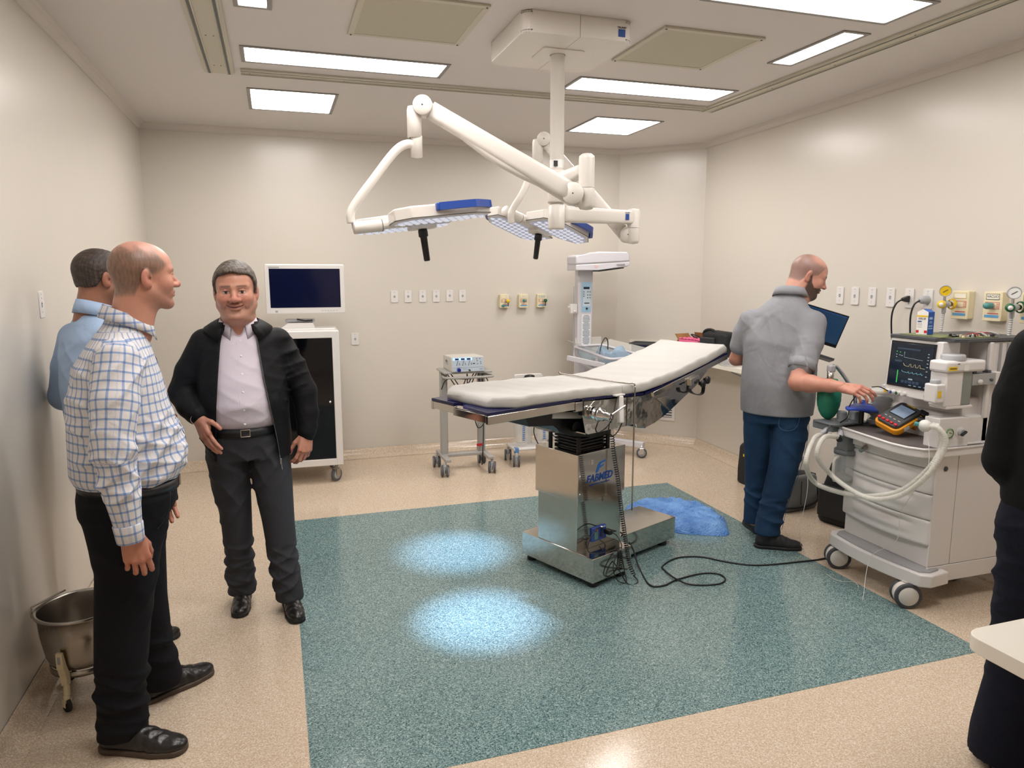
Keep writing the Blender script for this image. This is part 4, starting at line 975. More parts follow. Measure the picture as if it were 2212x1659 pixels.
for x, z in ((-0.02, 1.51), (-0.02, 1.49), (-0.02, 1.47), (0.02, 1.51), (0.042, 1.51), (0.02, 1.48), (0.042, 1.48), (0.02, 1.455), (0.042, 1.455)): B('key', M['dgrey'], cp, (x, -0.005, z), (0.009, 0.003, 0.009))
B('key_bar', M['print'], cp, (0.012, -0.005, 1.405), (0.05, 0.003, 0.008))
MB().lathe([(0, 0.01), (0.009, 0.008), (0.01, 0)], (0.012, -0.004, 1.355), 14, (0, -1, 0)).build('knob', M['black'], cp)
mb = MB().b2((-0.035, -0.002, 0.99), (0.055, 0.0, 1.30)); lab_ = mb.build('instruction_label', M['whiteprint'], wm)
mb = MB()
for k in range(22):
    w2 = 0.036 if k % 5 else 0.025
    mb.b2((0.01-w2, -0.003, 1.285-0.0132*k), (0.01+w2, -0.0015, 1.291-0.0132*k))
o = mb.build('label_lines', mat('grey_blue_print', '#6f7f98', 0.6), lab_); o['kind'] = 'stuff'
B('small_label', M['whiteprint'], wm, (0.01, -0.001, 0.955), (0.05, 0.002, 0.03))
B('bracket', M['white'], wm, (-0.115, 0.02, 1.355), (0.07, 0.04, 0.09), 0.006)
MB().lathe([(0, 0.02), (0.01, 0.018), (0.01, 0)], (-0.15, 0.02, 1.37), 12, (-1, 0, 0)).build('bracket_knob', M['white'], wm)
MB().lathe([(0, 0.02), (0.01, 0.018), (0.01, 0)], (-0.11, -0.0, 1.33), 12, (0, -1, 0)).build('bracket_knob', M['white'], wm)
MB().cyl((-0.105, 0.03, 0.9), (-0.105, 0.03, 1.56), 0.004, n=8).build('side_rod', M['lgrey'], wm)
# cradle: white tube frame, clear trough and clear side wings
CX, CY, CZ_ = 0.22, -0.34, 0.93
fr = [(-0.24, 0.29, 0.985), (0.22, 0.29, 0.985), (0.34, -0.27, 0.92), (-0.0, -0.30, 0.93)]
fr = [Vector((-0.13, -0.02, 1.005)), Vector((0.17, -0.02, 1.01)), Vector((0.44, -0.40, 0.93)), Vector((0.06, -0.42, 0.92))]
def rloop(c4, r_, n=4):
    out = []
    for i in range(4):
        p = c4[i]; a = (c4[i-1]-p).normalized(); b = (c4[(i+1) % 4]-p).normalized()
        for k in range(n+1):
            t = k/n; q0 = p + a*r_*(1-t); q1 = p + b*r_*t; out.append((q0*(1-t) + q1*t)*1.0 if 0 else p + a*r_*(1-t)**2 + b*r_*t**2)
    return out
mb = MB(); mb.tube(rloop(fr, 0.05), 0.013, 10, closed=True); mb.build('cradle_rail', M['warm'], wm)
mb = MB(); vs = []
up_ = [p + Vector((0, 0, -0.012)) for p in rloop([p.lerp(sum(fr, Vector())/4, 0.05) for p in fr], 0.05)]
lo2 = [p + Vector((0, 0, -0.15)) for p in rloop([p.lerp(sum(fr, Vector())/4, 0.20) for p in fr], 0.05)]
n_ = len(up_); vs = up_ + lo2
mb.add(vs, [(i, (i+1) % n_, n_+(i+1) % n_, n_+i) for i in range(n_)] + [tuple(range(n_, 2*n_))], True); mb.build('trough', mat('clear_acrylic', '#b9ccd4', 0.08, alpha=0.42), wm)
M['acrylic'] = mat('clear_acrylic_wing', '#d8d6ce', 0.08, alpha=0.35)
def wing(a, b, out_, h):
    a = Vector(a); b = Vector(b); o_2 = Vector(out_)
    q = [a, b, b + o_2*h, a + o_2*h]; n2 = (b-a).cross(o_2).normalized()*0.003
    mb = MB(); mb.add(q + [v + n2 for v in q], [(0, 1, 2, 3), (7, 6, 5, 4), (0, 1, 5, 4), (1, 2, 6, 5), (2, 3, 7, 6), (3, 0, 4, 7)]); return mb.build('side_wing', M['acrylic'], wm)
wing(fr[0] + Vector((0.05, 0, 0.01)), fr[3] + Vector((0.02, 0.03, 0.02)), (-0.9, 0.1, 0.45), 0.11)
wing(fr[1] + Vector((0, 0, 0.01)), fr[2] + Vector((-0.02, 0.03, 0.02)), (0.85, 0.1, 0.42), 0.10)
wing(fr[0] + Vector((0.03, 0.02, 0.01)), fr[1] + Vector((0, 0.02, 0.01)), (0.1, 0.3, 0.95), 0.07)
for a, b in (((-0.20, -0.06, 0.905), (0.03, -0.40, 0.86)),):
    a = Vector(a); b = Vector(b); d = b-a; MB().box((a+b)/2, (d.length, 0.03, 0.045), 0.004, Euler((0, math.atan2(-d.z, math.hypot(d.x, d.y)), math.atan2(d.y, d.x)))).build('arm_bar', M['warm'], wm)
    MB().box(b + (b-a).normalized()*0.008, (0.02, 0.034, 0.05), 0.003, Euler((0, 0, math.atan2(d.y, d.x)))).build('arm_cap', M['black'], wm)
MB().tube(spline([fr[0] + Vector((0.02, 0, 0)), fr[0] + Vector((0.02, -0.03, -0.12)), Vector((0.0, -0.3, 0.80)), Vector((0.06, -0.38, 0.77)), Vector((0.09, -0.36, 0.80))], 6), 0.011, 8).build('cradle_stay', M['warm'], wm)
B('cradle_block', M['warm'], wm, (0.03, -0.22, 0.85), (0.07, 0.12, 0.14), 0.01)
B('cradle_support', M['warm'], wm, (0.03, -0.10, 0.80), (0.06, 0.22, 0.05), 0.006)
B('block_base', M['black'], wm, (0.035, -0.22, 0.775), (0.06, 0.10, 0.015), 0.004)
for a, b in (((0.0, 0.04, 0.12), (0.40, -0.46, 0.12)), ((0.0, 0.04, 0.12), (0.40, 0.22, 0.12)), ((0, 0.04, 0.12), (-0.34, -0.40, 0.12)), ((0, 0.04, 0.12), (-0.34, 0.20, 0.12))):
    a = Vector(a); b = Vector(b); d = b-a
    MB().box((a+b)/2, (d.length, 0.05, 0.055), 0.006, Euler((0, 0, math.atan2(d.y, d.x)))).build('leg', M['warm'], wm)
    castor(wm, b.x-0.02*(1 if b.x > 0 else -1), b.y, 0.048, False, math.atan2(d.y, d.x) + 0.4, m=M['wheelgrey'], hub=M['lgrey'], fork=M['chrome'])
# blue cloth bundle in the cradle
cb = thing('blue_cloth', 'pale blue crumpled cloth lying in the clear cradle', 'cloth', (2.76+0.17, 6.20-0.24, 0.835))
M['blucloth'] = mat('pale_blue_cloth', '#93a9bd', 0.8, bump=(25, 0.6, 0.01))
crumple('bundle', M['blucloth'], cb, [(-0.13, 0.14, 0), (0.02, 0.15, 0), (0.12, 0.02, 0), (0.17, -0.10, 0), (0.02, -0.13, 0), (-0.06, -0.02, 0)], 0.14, 7, org=Vector((0, 0, 0)))
pcb = thing('probe_cable', 'black probe cable arching out of the clear cradle', 'cable', (2.76+0.05, 6.20-0.2, 0.90))
MB().tube(spline([(-0.02, -0.05, 0.02), (0.03, 0.0, 0.14), (0.08, 0.03, 0.19), (0.115, 0.05, 0.15), (0.115, 0.05, 0.03)], 7), 0.005, 7).build('cable', M['cable'], pcb)

# ---------------------------------------------------------------- corner shelf and the things on it
_a = Vector((3.285, 6.6, 0)); _b = Vector((3.87, 5.99, 0)); _d = (_b-_a).normalized(); _n = Vector((_d.y, -_d.x, 0))
if _n.y > 0: _n = -_n
def ch(s, off, z=0): p = _a + _d*s + _n*off; return Vector((p.x, p.y, z))
sh = thing('corner_shelf', 'white laminate shelf with upstand running round the chamfered corner', 'shelf', (3.6, 5.5, 0.9))
so = Vector(sh.location)
p0 = ch(0.15, 0.0); p1 = Vector((3.868, 5.988, 0)); p2 = Vector((onright(4.62), 4.62, 0)); p3 = p2 + Vector((-0.31, 0.012, 0)); p4 = Vector((3.53, 5.86, 0)); p5 = ch(0.15, 0.33)
MB().prism([((p - so).x, (p - so).y) for p in (p0, p1, p2, p3, p4, p5)], -0.015, 0.02, bev=0.002).build('shelf_board', M['offwhite'], sh)
mb = MB()
for a, b, nn in ((ch(0.15, 0.001), p1 + _n*0.001, _n), (p1 + Vector((-0.001, 0, 0)), p2 + Vector((-0.001, 0, 0)), Vector((-1, 0.04, 0)))):
    q = [a, b, b + nn*0.018, a + nn*0.018]; vs = [Vector((v.x - so.x, v.y - so.y, h)) for h in (0.02, 0.123) for v in q]
    mb.add(vs, [(0, 1, 2, 3), (4, 5, 6, 7), (0, 1, 5, 4), (1, 2, 6, 5), (2, 3, 7, 6), (3, 0, 4, 7)])
mb.build('upstand', M['offwhite'], sh)
for Y in (5.05,):
    x = onright(Y); q = Vector((x, Y, 0)) - so
    mb = MB(); mb.tube(spline([(q.x-0.02, q.y, -0.10), (q.x-0.12, q.y, -0.085), (q.x-0.24, q.y, -0.04), (q.x-0.27, q.y, -0.016)], 5), 0.006, 8); mb.b2((q.x-0.022, q.y-0.012, -0.14), (q.x, q.y+0.012, -0.016), 0.003); mb.build('bracket', M['lgrey'], sh)
tr = thing('blue_tray', 'dark blue plastic tray with grey rim on the corner shelf', 'tray', ch(0.36, 0.14, 0.921), math.atan2(_d.y, _d.x))
mb = MB(); mb.prism(rrect(0.26, 0.17, 0.02), 0.0, 0.075, bev=0.003); mb.build('tray_body', mat('dark_blue_plastic', '#1c2b4e', 0.4), tr)
mb = MB()
for lo, hi in (((-0.145, -0.10), (0.145, -0.085)), ((-0.145, 0.085), (0.145, 0.10)), ((-0.145, -0.085), (-0.13, 0.085)), ((0.13, -0.085), (0.145, 0.085))): mb.b2((lo[0], lo[1], 0.073), (hi[0], hi[1], 0.092), 0.003)
mb.build('tray_rim', M['dgrey'], tr)
cb2 = thing('cardboard_box', 'open brown cardboard box with torn flaps at the shelf corner', 'box', (3.665, 5.72, 0.921), -1.35)
M['card'] = mat('brown_cardboard', '#94663a', 0.8, var=(6, '#a5774a')); M['cardin'] = mat('cardboard_inside', '#86592f', 0.85)
mb = MB()
for c, d, r in (((0, 0.10, 0.085), (0.30, 0.005, 0.17), 0), ((0, -0.10, 0.055), (0.30, 0.005, 0.11), 0), ((-0.15, 0, 0.075), (0.005, 0.20, 0.15), 0), ((0.15, 0, 0.075), (0.005, 0.20, 0.15), 0), ((0, 0, 0.003), (0.30, 0.20, 0.005), 0)): mb.box(c, d)
mb.build('box_walls', M['card'], cb2)
for c, d, r in (((-0.02, 0.115, 0.185), (0.24, 0.004, 0.06), (0.35, 0, 0)), ((0.185, 0.02, 0.17), (0.075, 0.15, 0.004), (0, -0.75, 0)), ((-0.175, 0.0, 0.175), (0.07, 0.17, 0.004), (0, 0.8, 0))):
    MB().box(c, d, 0.001, Euler(r)).build('flap', M['card'], cb2)
pf = thing('pink_foam', 'bright pink egg crate foam sticking out of the cardboard box', 'foam', (3.645, 5.74, 0.93), -1.35)
mb = MB(); n_ = 40; vs = []; fs = []
for i in range(n_+1):
    for j in range(13):
        x = -0.12 + 0.24*i/n_; y = -0.07 + 0.13*j/12; vs.append((x, y, 0.155 + 0.010*math.sin(x*150)*math.cos(y*110)))
        
for i in range(n_):
    for j in range(12): fs.append((i*13+j, i*13+j+1, (i+1)*13+j+1, (i+1)*13+j))
b0 = len(vs)
mb.add(vs, fs, True); mb.build('foam_top', mat('pink_foam', '#ef6f9c', 0.8), pf)
MB().b2((-0.12, -0.07, 0.01), (0.12, 0.06, 0.148)).build('foam_block', bpy.data.materials['pink_foam'], pf)
MB().torus((0.03, 0.0, 0.176), 0.05, 0.006, (0.1, 0.5, 1), 24, 6).build('cable_loop', M['cable'], pf)
def softbag(name, label, cat, loc, rz, dims, m, seed, taper=0.85, sag=0.02, parts=()):
    t = thing(name, label, cat, loc, rz); w, d, h = dims; rnd = np.random.RandomState(seed)
    nz, na = 22, 48; vs = []; fs = []; ph = rnd.uniform(0, 6, 8)
    for i in range(nz+1):
        u = i/nz; z = h*u; s_ = (1 - (1-taper)*u**1.6) * (1 if u < 0.93 else 1 - (u-0.93)*2.2) * (1 if u > 0.04 else 0.93)
        for k in range(na):
            a = 2*PI*k/na; ex = 0.42
            cx = math.copysign(abs(math.cos(a))**ex, math.cos(a)); cy = math.copysign(abs(math.sin(a))**ex, math.sin(a))
            wob = 1 + sag*(math.sin(3*a+ph[0]+4*u) + 0.7*math.sin(5*a+ph[1]-7*u) + 0.5*math.sin(9*u+ph[2]+2*a))*math.sin(PI*min(1, u*1.2+0.05))
            vs.append((cx*w/2*s_*wob, cy*d/2*s_*wob, z + 0.4*sag*h*math.sin(2*a+ph[3])*u))
    for i in range(nz):
        for k in range(na): fs.append((i*na+k, i*na+(k+1) % na, (i+1)*na+(k+1) % na, (i+1)*na+k))
    fs += [tuple(range(na))[::-1], tuple(range(nz*na, (nz+1)*na))]
    mb = MB(); mb.add(vs, fs, True); mb.build('bag_body', m, t); return t
M['nylon'] = mat('black_nylon', '#17181a', 0.7, bump=(60, 0.3)); M['nylon2'] = mat('charcoal_nylon', '#2c2f31', 0.7, bump=(60, 0.3))
sb = softbag('shoulder_bag', 'black and charcoal padded bag standing on the shelf behind the table end', 'bag', (3.64, 5.31, 0.921), -1.45, (0.36, 0.20, 0.26), M['nylon'], 3, 0.9, 0.04)
MB().box((-0.04, -0.105, 0.13), (0.16, 0.025, 0.17), 0.01, Euler((0.12, 0, 0.15))).build('front_pocket', M['nylon2'], sb)
MB().tube(spline([(-0.15, -0.06, 0.18), (-0.13, -0.07, 0.26), (-0.04, -0.06, 0.275), (0.02, -0.04, 0.22)], 6), 0.012, 8).build('handle', M['nylon'], sb)
# clear plastic wrap and bottle
pw = thing('plastic_wrap', 'crumpled clear plastic wrap on the shelf beside the white bottle', 'plastic wrap', (3.62, 5.07, 0.922))
M['wrap'] = mat('clear_wrap', '#cfcdcd', 0.15, alpha=0.55)
crumple('wrap', M['wrap'], pw, [(-0.08, -0.10, 0), (0.06, -0.11, 0), (0.10, 0.0, 0), (0.07, 0.13, 0), (-0.06, 0.13, 0), (-0.11, 0.02, 0)], 0.055, 5, org=Vector((0, 0, 0)))
bt = thing('dropper_bottle', 'small white squeeze bottle with pointed cap near the shelf edge', 'bottle', (3.60, 4.91, 0.921))
MB().lathe([(0, 0), (0.024, 0.0), (0.026, 0.004), (0.026, 0.075), (0.022, 0.086), (0.012, 0.092)], n=24).build('bottle_body', M['white'], bt)
MB().lathe([(0.013, 0.090), (0.013, 0.104), (0.008, 0.108), (0.003, 0.128), (0, 0.128)], n=16).build('nozzle', M['white'], bt)
# louvred vent low on the chamfered wall
lv = thing('wall_vent', 'white louvred vent low on the chamfered corner wall', 'vent', ch(0.50, 0.0, 0.36), math.atan2(_d.y, _d.x))
mb = MB()
for lo, hi in (((-0.13, -0.13), (0.13, -0.10)), ((-0.13, 0.10), (0.13, 0.13)), ((-0.13, -0.10), (-0.10, 0.10)), ((0.10, -0.10), (0.13, 0.10))): mb.b2((lo[0], -0.012, lo[1]), (hi[0], 0, hi[1]), 0.002)
mb.build('frame', M['white'], lv)
for k in range(8): B('slat', M['white'], lv, (0, -0.006, -0.088+0.025*k), (0.20, 0.016, 0.004), 0, Euler((0.6, 0, 0)))
B('back', M['dgrey'], lv, (0, -0.001, 0), (0.20, 0.002, 0.20))

# ---------------------------------------------------------------- bags on the floor, paper roll
tb = softbag('tool_bag', 'upright black tool bag with yellow tag on the floor under the shelf', 'bag', (3.60, 4.70, 0.0), -1.45, (0.28, 0.17, 0.325), M['nylon'], 9, 0.93, 0.012)
for y in (-0.05, 0.05): MB().tube(spline([(-0.06, y, 0.31), (-0.055, y*0.8, 0.365), (0.0, y*0.5, 0.39), (0.055, y*0.8, 0.365), (0.06, y, 0.31)], 6), 0.010, 8).build('handle', M['nylon'], tb)
B('yellow_tag', M['yellow'], tb, (-0.03, -0.088, 0.24), (0.045, 0.004, 0.020), 0, Euler((0.02, 0, 0)))
gb = softbag('grey_bag', 'grey messenger bag with black trim lying behind the jeans', 'bag', (3.50, 4.13, 0.0), 0.12, (0.36, 0.16, 0.255), mat('grey_canvas', '#77797a', 0.75, bump=(70, 0.3)), 5, 0.92, 0.03)
MB().box((0.0, -0.0, 0.248), (0.30, 0.10, 0.03), 0.012, Euler((0, 0.06, 0))).build('top_flap', M['nylon'], gb)
MB().tube(spline([(-0.17, -0.086, 0.04), (0.0, -0.093, 0.03), (0.14, -0.09, 0.06), (0.178, -0.05, 0.13), (0.175, -0.02, 0.24)], 6), 0.008, 6).build('piping', M['nylon'], gb)
MB().tube([(-0.02, -0.091, 0.05), (-0.02, -0.086, 0.22)], 0.0025, 6).build('zip', M['nylon'], gb)
bp = softbag('backpack', 'large black backpack slumped against the wall beside the machine', 'backpack', (3.62, 3.72, 0.0), -1.30, (0.38, 0.22, 0.45), M['nylon'], 12, 0.62, 0.03)
MB().tube(spline([(-0.05, 0.0, 0.43), (-0.04, -0.01, 0.49), (0.03, -0.01, 0.49), (0.05, 0.0, 0.43)], 5), 0.010, 8).build('top_loop', M['nylon2'], bp)
MB().box((-0.02, -0.12, 0.16), (0.27, 0.05, 0.22), 0.022).build('front_pocket', M['nylon'], bp)
MB().tube(spline([(-0.10, -0.10, 0.32), (0.0, -0.115, 0.37), (0.10, -0.10, 0.33)], 6), 0.004, 6).build('zip', M['nylon2'], bp)
wp = thing('printed_roll', 'white printed sheet roll leaning on the wall behind the man in jeans', 'paper roll', (3.57, 4.50, 0.0))
mb = MB().cyl((0.02, 0.0, 0.012), (0.08, 0.03, 0.80), 0.055, n=24); mb.build('roll', mat('pale_paper', '#cfcbc9', 0.7), wp)
mb = MB()
for k in range(16):
    t = 0.08+0.055*k
    if t > 0.98: break
    c = Vector((0.02, 0, 0.012)).lerp(Vector((0.09, 0.03, 0.80)), t); mb.box(c + Vector((-0.051, -0.020, 0.0)), (0.012, 0.028, 0.006), 0, Euler((0, 0.09, 0.38)))
o = mb.build('print_lines', M['lgrey'], wp); o['kind'] = 'stuff'

# ---------------------------------------------------------------- kick bucket
kb = thing('kick_bucket', 'stainless steel kick bucket on cream castor frame by the left wall', 'bucket', (-0.795, 3.11, 0)); kb.scale = (0.96, 0.96, 0.95)
MB().lathe([(0.0, 0.155), (0.10, 0.155), (0.125, 0.165), (0.140, 0.20), (0.155, 0.30), (0.160, 0.385), (0.168, 0.388), (0.170, 0.382), (0.164, 0.378), (0.163, 0.375)][:8] + [(0.166, 0.392), (0.158, 0.392), (0.156, 0.385), (0.150, 0.30), (0.135, 0.20), (0.12, 0.170), (0.0, 0.162)], n=48).build('bucket', M['steelbrush'], kb)
MB().torus((0, 0, 0.388), 0.166, 0.006, n=48).build('rim', M['steelbrush'], kb)
MB().lathe([(0.125, 0.135), (0.130, 0.135), (0.130, 0.16), (0.125, 0.16), (0.125, 0.135)], n=40).build('frame_ring', M['steelbrush'], kb)
MB().tube(spline([(-0.163, -0.01, 0.36), (-0.176, -0.01, 0.37), (-0.176, 0.0, 0.40), (-0.17, 0.02, 0.404), (-0.09, 0.145, 0.405)], 5), 0.004, 6).build('bail', M['steelbrush'], kb)
for k in range(3):
    a = math.radians(-120 + 120*k + 12); c, s_ = math.cos(a), math.sin(a)
    R = Matrix.Rotation(a, 4, 'Z')
    lg = MB().prism([(0.130, 0.115), (0.155, 0.115), (0.155, 0.16), (0.172, 0.20), (0.172, 0.265), (0.158, 0.265), (0.150, 0.20), (0.130, 0.16)], -0.013, 0.013, 'y', bev=0.003).xf(R).build('leg', M['creamsteel'] if 'creamsteel' in M else M['cream'], kb)
    B('leg_slot', M['lgrey'], lg, R @ Vector((0.173, 0, 0.235)), (0.003, 0.010, 0.03), 0, Euler((0, 0, a)))
    MB().cyl(R @ Vector((0.142, 0, 0.07)), R @ Vector((0.142, 0, 0.116)), 0.012, n=14).build('stem', M['cream'], lg)
    castor(kb, 0.148*c, 0.148*s_, 0.030, False, a + 1.0, m=M['rubber'], hub=M['black'], fork=M['cream'])

# ---------------------------------------------------------------- foreground table
ft = thing('side_table', 'white laminate table corner jutting in at the lower right picture edge', 'table', (2.1, 0.85, 0))
mb = MB(); q = rrect(1.03, 0.78, 0.045, 7); mb.prism([(x, y) for x, y in q], 0.762, 0.80, bev=0.003); tt = mb.build('table_top', M['offwhite'], ft)
for x in (-0.05, 0.46):
    for y in (-0.34,): MB().cyl((x, y, 0.0), (x, y, 0.762), 0.02, n=16).build('leg', M['lgrey'], ft)
for x in (0.46,): MB().cyl((x, 0.30, 0.0), (x, 0.30, 0.762), 0.02, n=16).build('leg', M['lgrey'], ft)
MB().b2((-0.05, -0.36, 0.735), (0.48, -0.32, 0.762)).build('table_rail', M['lgrey'], ft)

# ---------------------------------------------------------------- anaesthesia machine: front faces -x, near side faces -y
am = thing('anaesthesia_machine', 'white anaesthesia machine with lit screen, drawers and large castors by the right wall', 'medical machine', (3.3, 2.9, 0))
ao = Vector(am.location)
def A(p): return Vector(p) - ao
def ab(name, m, lo, hi, bev=0.004, par=None): return MB().b2(A(lo), A(hi), bev).build(name, m, par or am)
M['am'] = mat('machine_white', '#dcd8d5', 0.38); M['amgrey'] = mat('machine_grey', '#9b9a9b', 0.45); M['tabmat'] = mat('brown_grey_mat', '#5e5653', 0.6)
# foot platform with bowed front
def bow(x0, bul, y0, y1, n=12): return [(x0 - bul*(1 - ((2*i/n-1)**2)), y0 + (y1-y0)*i/n) for i in range(n+1)]
pf_ = [(3.16, 3.24)] + [(3.16, 2.57)] + [(3.03, 2.555)] + bow(2.985, 0.035, 2.585, 3.20) + [(3.03, 3.24)]
MB().prism([(x-ao.x, y-ao.y) for x, y in pf_], 0.130, 0.195, bev=0.008).build('foot_platform', M['am'], am)
pf_ = [(3.12, 3.20), (3.12, 2.60), (3.05, 2.585)] + bow(3.005, 0.03, 2.61, 3.17) + [(3.05, 3.20)]
MB().prism([(x-ao.x, y-ao.y) for x, y in pf_], 0.193, 0.203, bev=0.003).build('foot_tread', M['amgrey'], am)
ab('body', M['am'], (3.075, 2.62, 0.20), (3.60, 3.19, 0.80), 0.006)
ab('side_panel', M['am'], (3.06, 2.612, 0.215), (3.20, 2.622, 0.795), 0.002); ab('side_panel', M['am'], (3.204, 2.612, 0.215), (3.60, 2.622, 0.795), 0.002)
ab('toe_panel', M['am'], (3.06, 2.61, 0.125), (3.62, 2.622, 0.212), 0.003)
MB().lathe([(0, 0.004), (0.012, 0.003), (0.013, 0)], A((3.12, 2.611, 0.72)), 18, (0, -1, 0)).build('side_lock', M['dgrey'], am)
# drawers with bowed fronts and finger grooves
for k in range(4):
    zt = (0.79, 0.715, 0.585, 0.452)[k]; zb = (0.72, 0.59, 0.457, 0.322)[k]
    ny, nz = 34, 14; vs = []; fs = []
    for j in range(nz+1):
        v = j/nz; z = zb + (zt-zb)*v
        for i in range(ny+1):
            u = i/ny; y = 2.618 + (3.192-2.618)*u; x = 3.055 - 0.040*(1-(2*u-1)**2)
            e = max(0, 1 - ((2*u-1)/0.72)**4)
            if k > 0:
                if v > 0.66: x += 0.020*e*max(0, 1-abs(v-0.78)/0.10)
                elif v > 0.30: x -= 0.010*e*math.sin(PI*(v-0.30)/0.36)
            if j in (0, nz): x += 0.004
            vs.append(A((x, y, z)))
    for j in range(nz):
        for i in range(ny): fs.append((j*(ny+1)+i, j*(ny+1)+i+1, (j+1)*(ny+1)+i+1, (j+1)*(ny+1)+i))
    n0 = len(vs)
    bk = [A((3.09, 2.618, zb)), A((3.09, 3.192, zb)), A((3.09, 3.192, zt)), A((3.09, 2.618, zt))]; vs += bk
    W1 = ny+1
    fs += [(n0, n0+1, n0+2, n0+3)]
    fs += [tuple([n0, n0+3] + [j*W1 for j in range(nz, -1, -1)]), tuple([n0+2, n0+1] + [j*W1+ny for j in range(nz+1)])]
    fs += [tuple([n0+1, n0] + [i for i in range(W1)]), tuple([n0+3, n0+2] + [nz*W1+i for i in range(ny, -1, -1)])]
    MB().add(vs, fs, True)
    mb = MB(); mb.add(vs, fs, True); mb.build('drawer' if k else 'front_panel', M['am'], am)
# work tray
tp_ = [(3.36, 2.575), (3.36, 3.14), (3.00, 3.18), (2.955, 3.15), (2.905, 2.75), (2.915, 2.66), (2.95, 2.60), (3.02, 2.575)]
MB().prism([(x-ao.x, y-ao.y) for x, y in tp_], 0.790, 0.832, bev=0.008).build('work_tray', M['am'], am)
tp2 = [(3.34, 2.60), (3.34, 3.12), (3.00, 3.155), (2.972, 3.135), (2.925, 2.75), (2.935, 2.675), (2.965, 2.622), (3.02, 2.60)]
mb = MB(); mb.prism([(x-ao.x, y-ao.y) for x, y in tp2], 0.831, 0.8345); mb.build('tray_mat', M['tabmat'], am)
mb = MB(); mb.tube([A((x, y, 0.836)) for x, y in spline([(x, y, 0) for x, y in tp_], 4)] if 0 else [A((x, y, 0.834)) for x, y in tp_], 0.007, 8, closed=True); mb.build('tray_rim', M['am'], am)
# lower console with gauge and knob
mb = MB(); q = [(3.04, 0.832), (3.235, 0.832), (3.235, 0.955), (3.225, 0.972), (3.205, 0.98), (3.04, 0.98)]
mb.prism([(x-ao.x, z) for x, z in q], 2.60-ao.y, 2.685-ao.y, 'y', bev=0.004); lc = mb.build('console', M['am'], am)
ab('console_shelf', M['am'], (3.20, 2.63, 0.83), (3.40, 3.1, 0.975), 0.012)
ab('rear_step', M['am'], (3.20, 2.615, 0.795), (3.62, 3.12, 0.84), 0.004)
gx = A((3.107, 2.599, 0.905))
MB().lathe([(0.021, 0.0), (0.024, 0.002), (0.024, 0.005), (0.020, 0.006)], gx, 28, (0, -1, 0)).build('gauge_ring', mat('olive_ring', '#5d8a5a', 0.4), lc)
MB().lathe([(0, 0.003), (0.020, 0.003)], gx, 24, (0, -1, 0)).build('gauge_dial', mat('pale_dial', '#c9cfb8', 0.4), lc)
MB().cyl(gx + Vector((0.010, -0.004, 0)), gx + Vector((-0.004, -0.004, 0.004)), 0.0015, n=6).build('needle', M['print'], lc)
kx = A((3.175, 2.599, 0.905))
MB().lathe([(0.0, 0.001), (0.026, 0.001), (0.028, 0.0)], kx, 28, (0, -1, 0)).build('knob_plate', M['white'], lc)
mb = MB(); mb.cyl(kx, kx + Vector((0, -0.018, 0)), 0.017, n=20); mb.build('selector', M['lgrey'], lc)
B('selector_grip', M['black'], lc, kx + Vector((0, -0.022, -0.001)), (0.036, 0.014, 0.012), 0.004, Euler((0, -0.5, 0)))
# neck panel behind the tray and the screen housing
ab('neck_panel', M['am'], (3.245, 2.66, 0.83), (3.42, 3.17, 1.06), 0.008)
hs = MB(); hs.prism([(3.085-ao.x, 1.045), (3.22-ao.x, 1.045), (3.22-ao.x, 1.345), (3.105-ao.x, 1.345)], 2.675-ao.y, 2.992-ao.y, 'y', bev=0.006)
hs = hs.build('screen_housing', M['am'], am)
sl_ = math.atan2(0.02, 0.30)
def on_s(y, z, d=0.0):  # on the sloped face of the housing
    x = 3.085 + (z-1.045)*0.02/0.30 - d; return A((x, y, z))
def sbox(nm, m, y, z, wy, wz, dep, par): return MB().box(on_s(y, z, dep/2), (dep, wy, wz), 0 if min(wy, wz) < 0.01 else 0.001, Euler((0, sl_, 0))).build(nm, m, par)
sc_b = sbox('screen_bezel', M['black'], 2.842, 1.212, 0.272, 0.236, 0.006, hs)
sc_ = sbox('screen', mat('dark_lit_screen', '#0b1016', 0.08, emit=0.02, ecol=(0.3, 0.45, 0.6)), 2.842, 1.212, 0.254, 0.218, 0.008, hs)
def lit(nm, col, e): return mat(nm, col, 0.3, emit=e)
SC = {'y': lit('trace_yellow', '#9a916a', 0.25), 'c': lit('trace_cyan', '#5b8e98', 0.25), 'g': lit('bar_green', '#2f9a48', 0.3), 'p': lit('panel_blue', '#2a3a4e', 0.10), 'w': lit('text_grey', '#7f8f98', 0.15), 'd': lit('panel_dark', '#1b242e', 0.05)}
def sq(nm, key, u, v, wu, wv, dep=0.009):
    """u, v in 0..1 across the screen from its upper left as seen from the front"""
    y = 2.842 + 0.127 - 0.254*u; z = 1.212 + 0.109 - 0.218*v; return sbox(nm, SC[key], y, z, 0.254*wu, 0.218*wv, dep, sc_)
sq('header', 'p', 0.42, 0.13, 0.55, 0.035); sq('panel', 'p', 0.20, 0.43, 0.17, 0.045)
for u, v in ((0.14, 0.21), (0.22, 0.22), (0.14, 0.28), (0.22, 0.29), (0.14, 0.34), (0.27, 0.30)): sq('reading', 'g' if v < 0.25 else 'w', u, v, 0.03, 0.016)
for v in (0.20, 0.27, 0.34, 0.42, 0.50, 0.60, 0.72): sq('reading', 'w', 0.90, v, 0.035, 0.02)
sq('green_bar', 'g', 0.215, 0.80, 0.022, 0.30); sq('button', 'w', 0.545, 0.83, 0.10, 0.035)
for k in range(5): sq('soft_key', 'p', 0.36+0.09*k, 0.905, 0.075, 0.06)
for k in range(4): sq('footer', 'w', 0.55+0.12*k, 0.972, 0.06, 0.018)
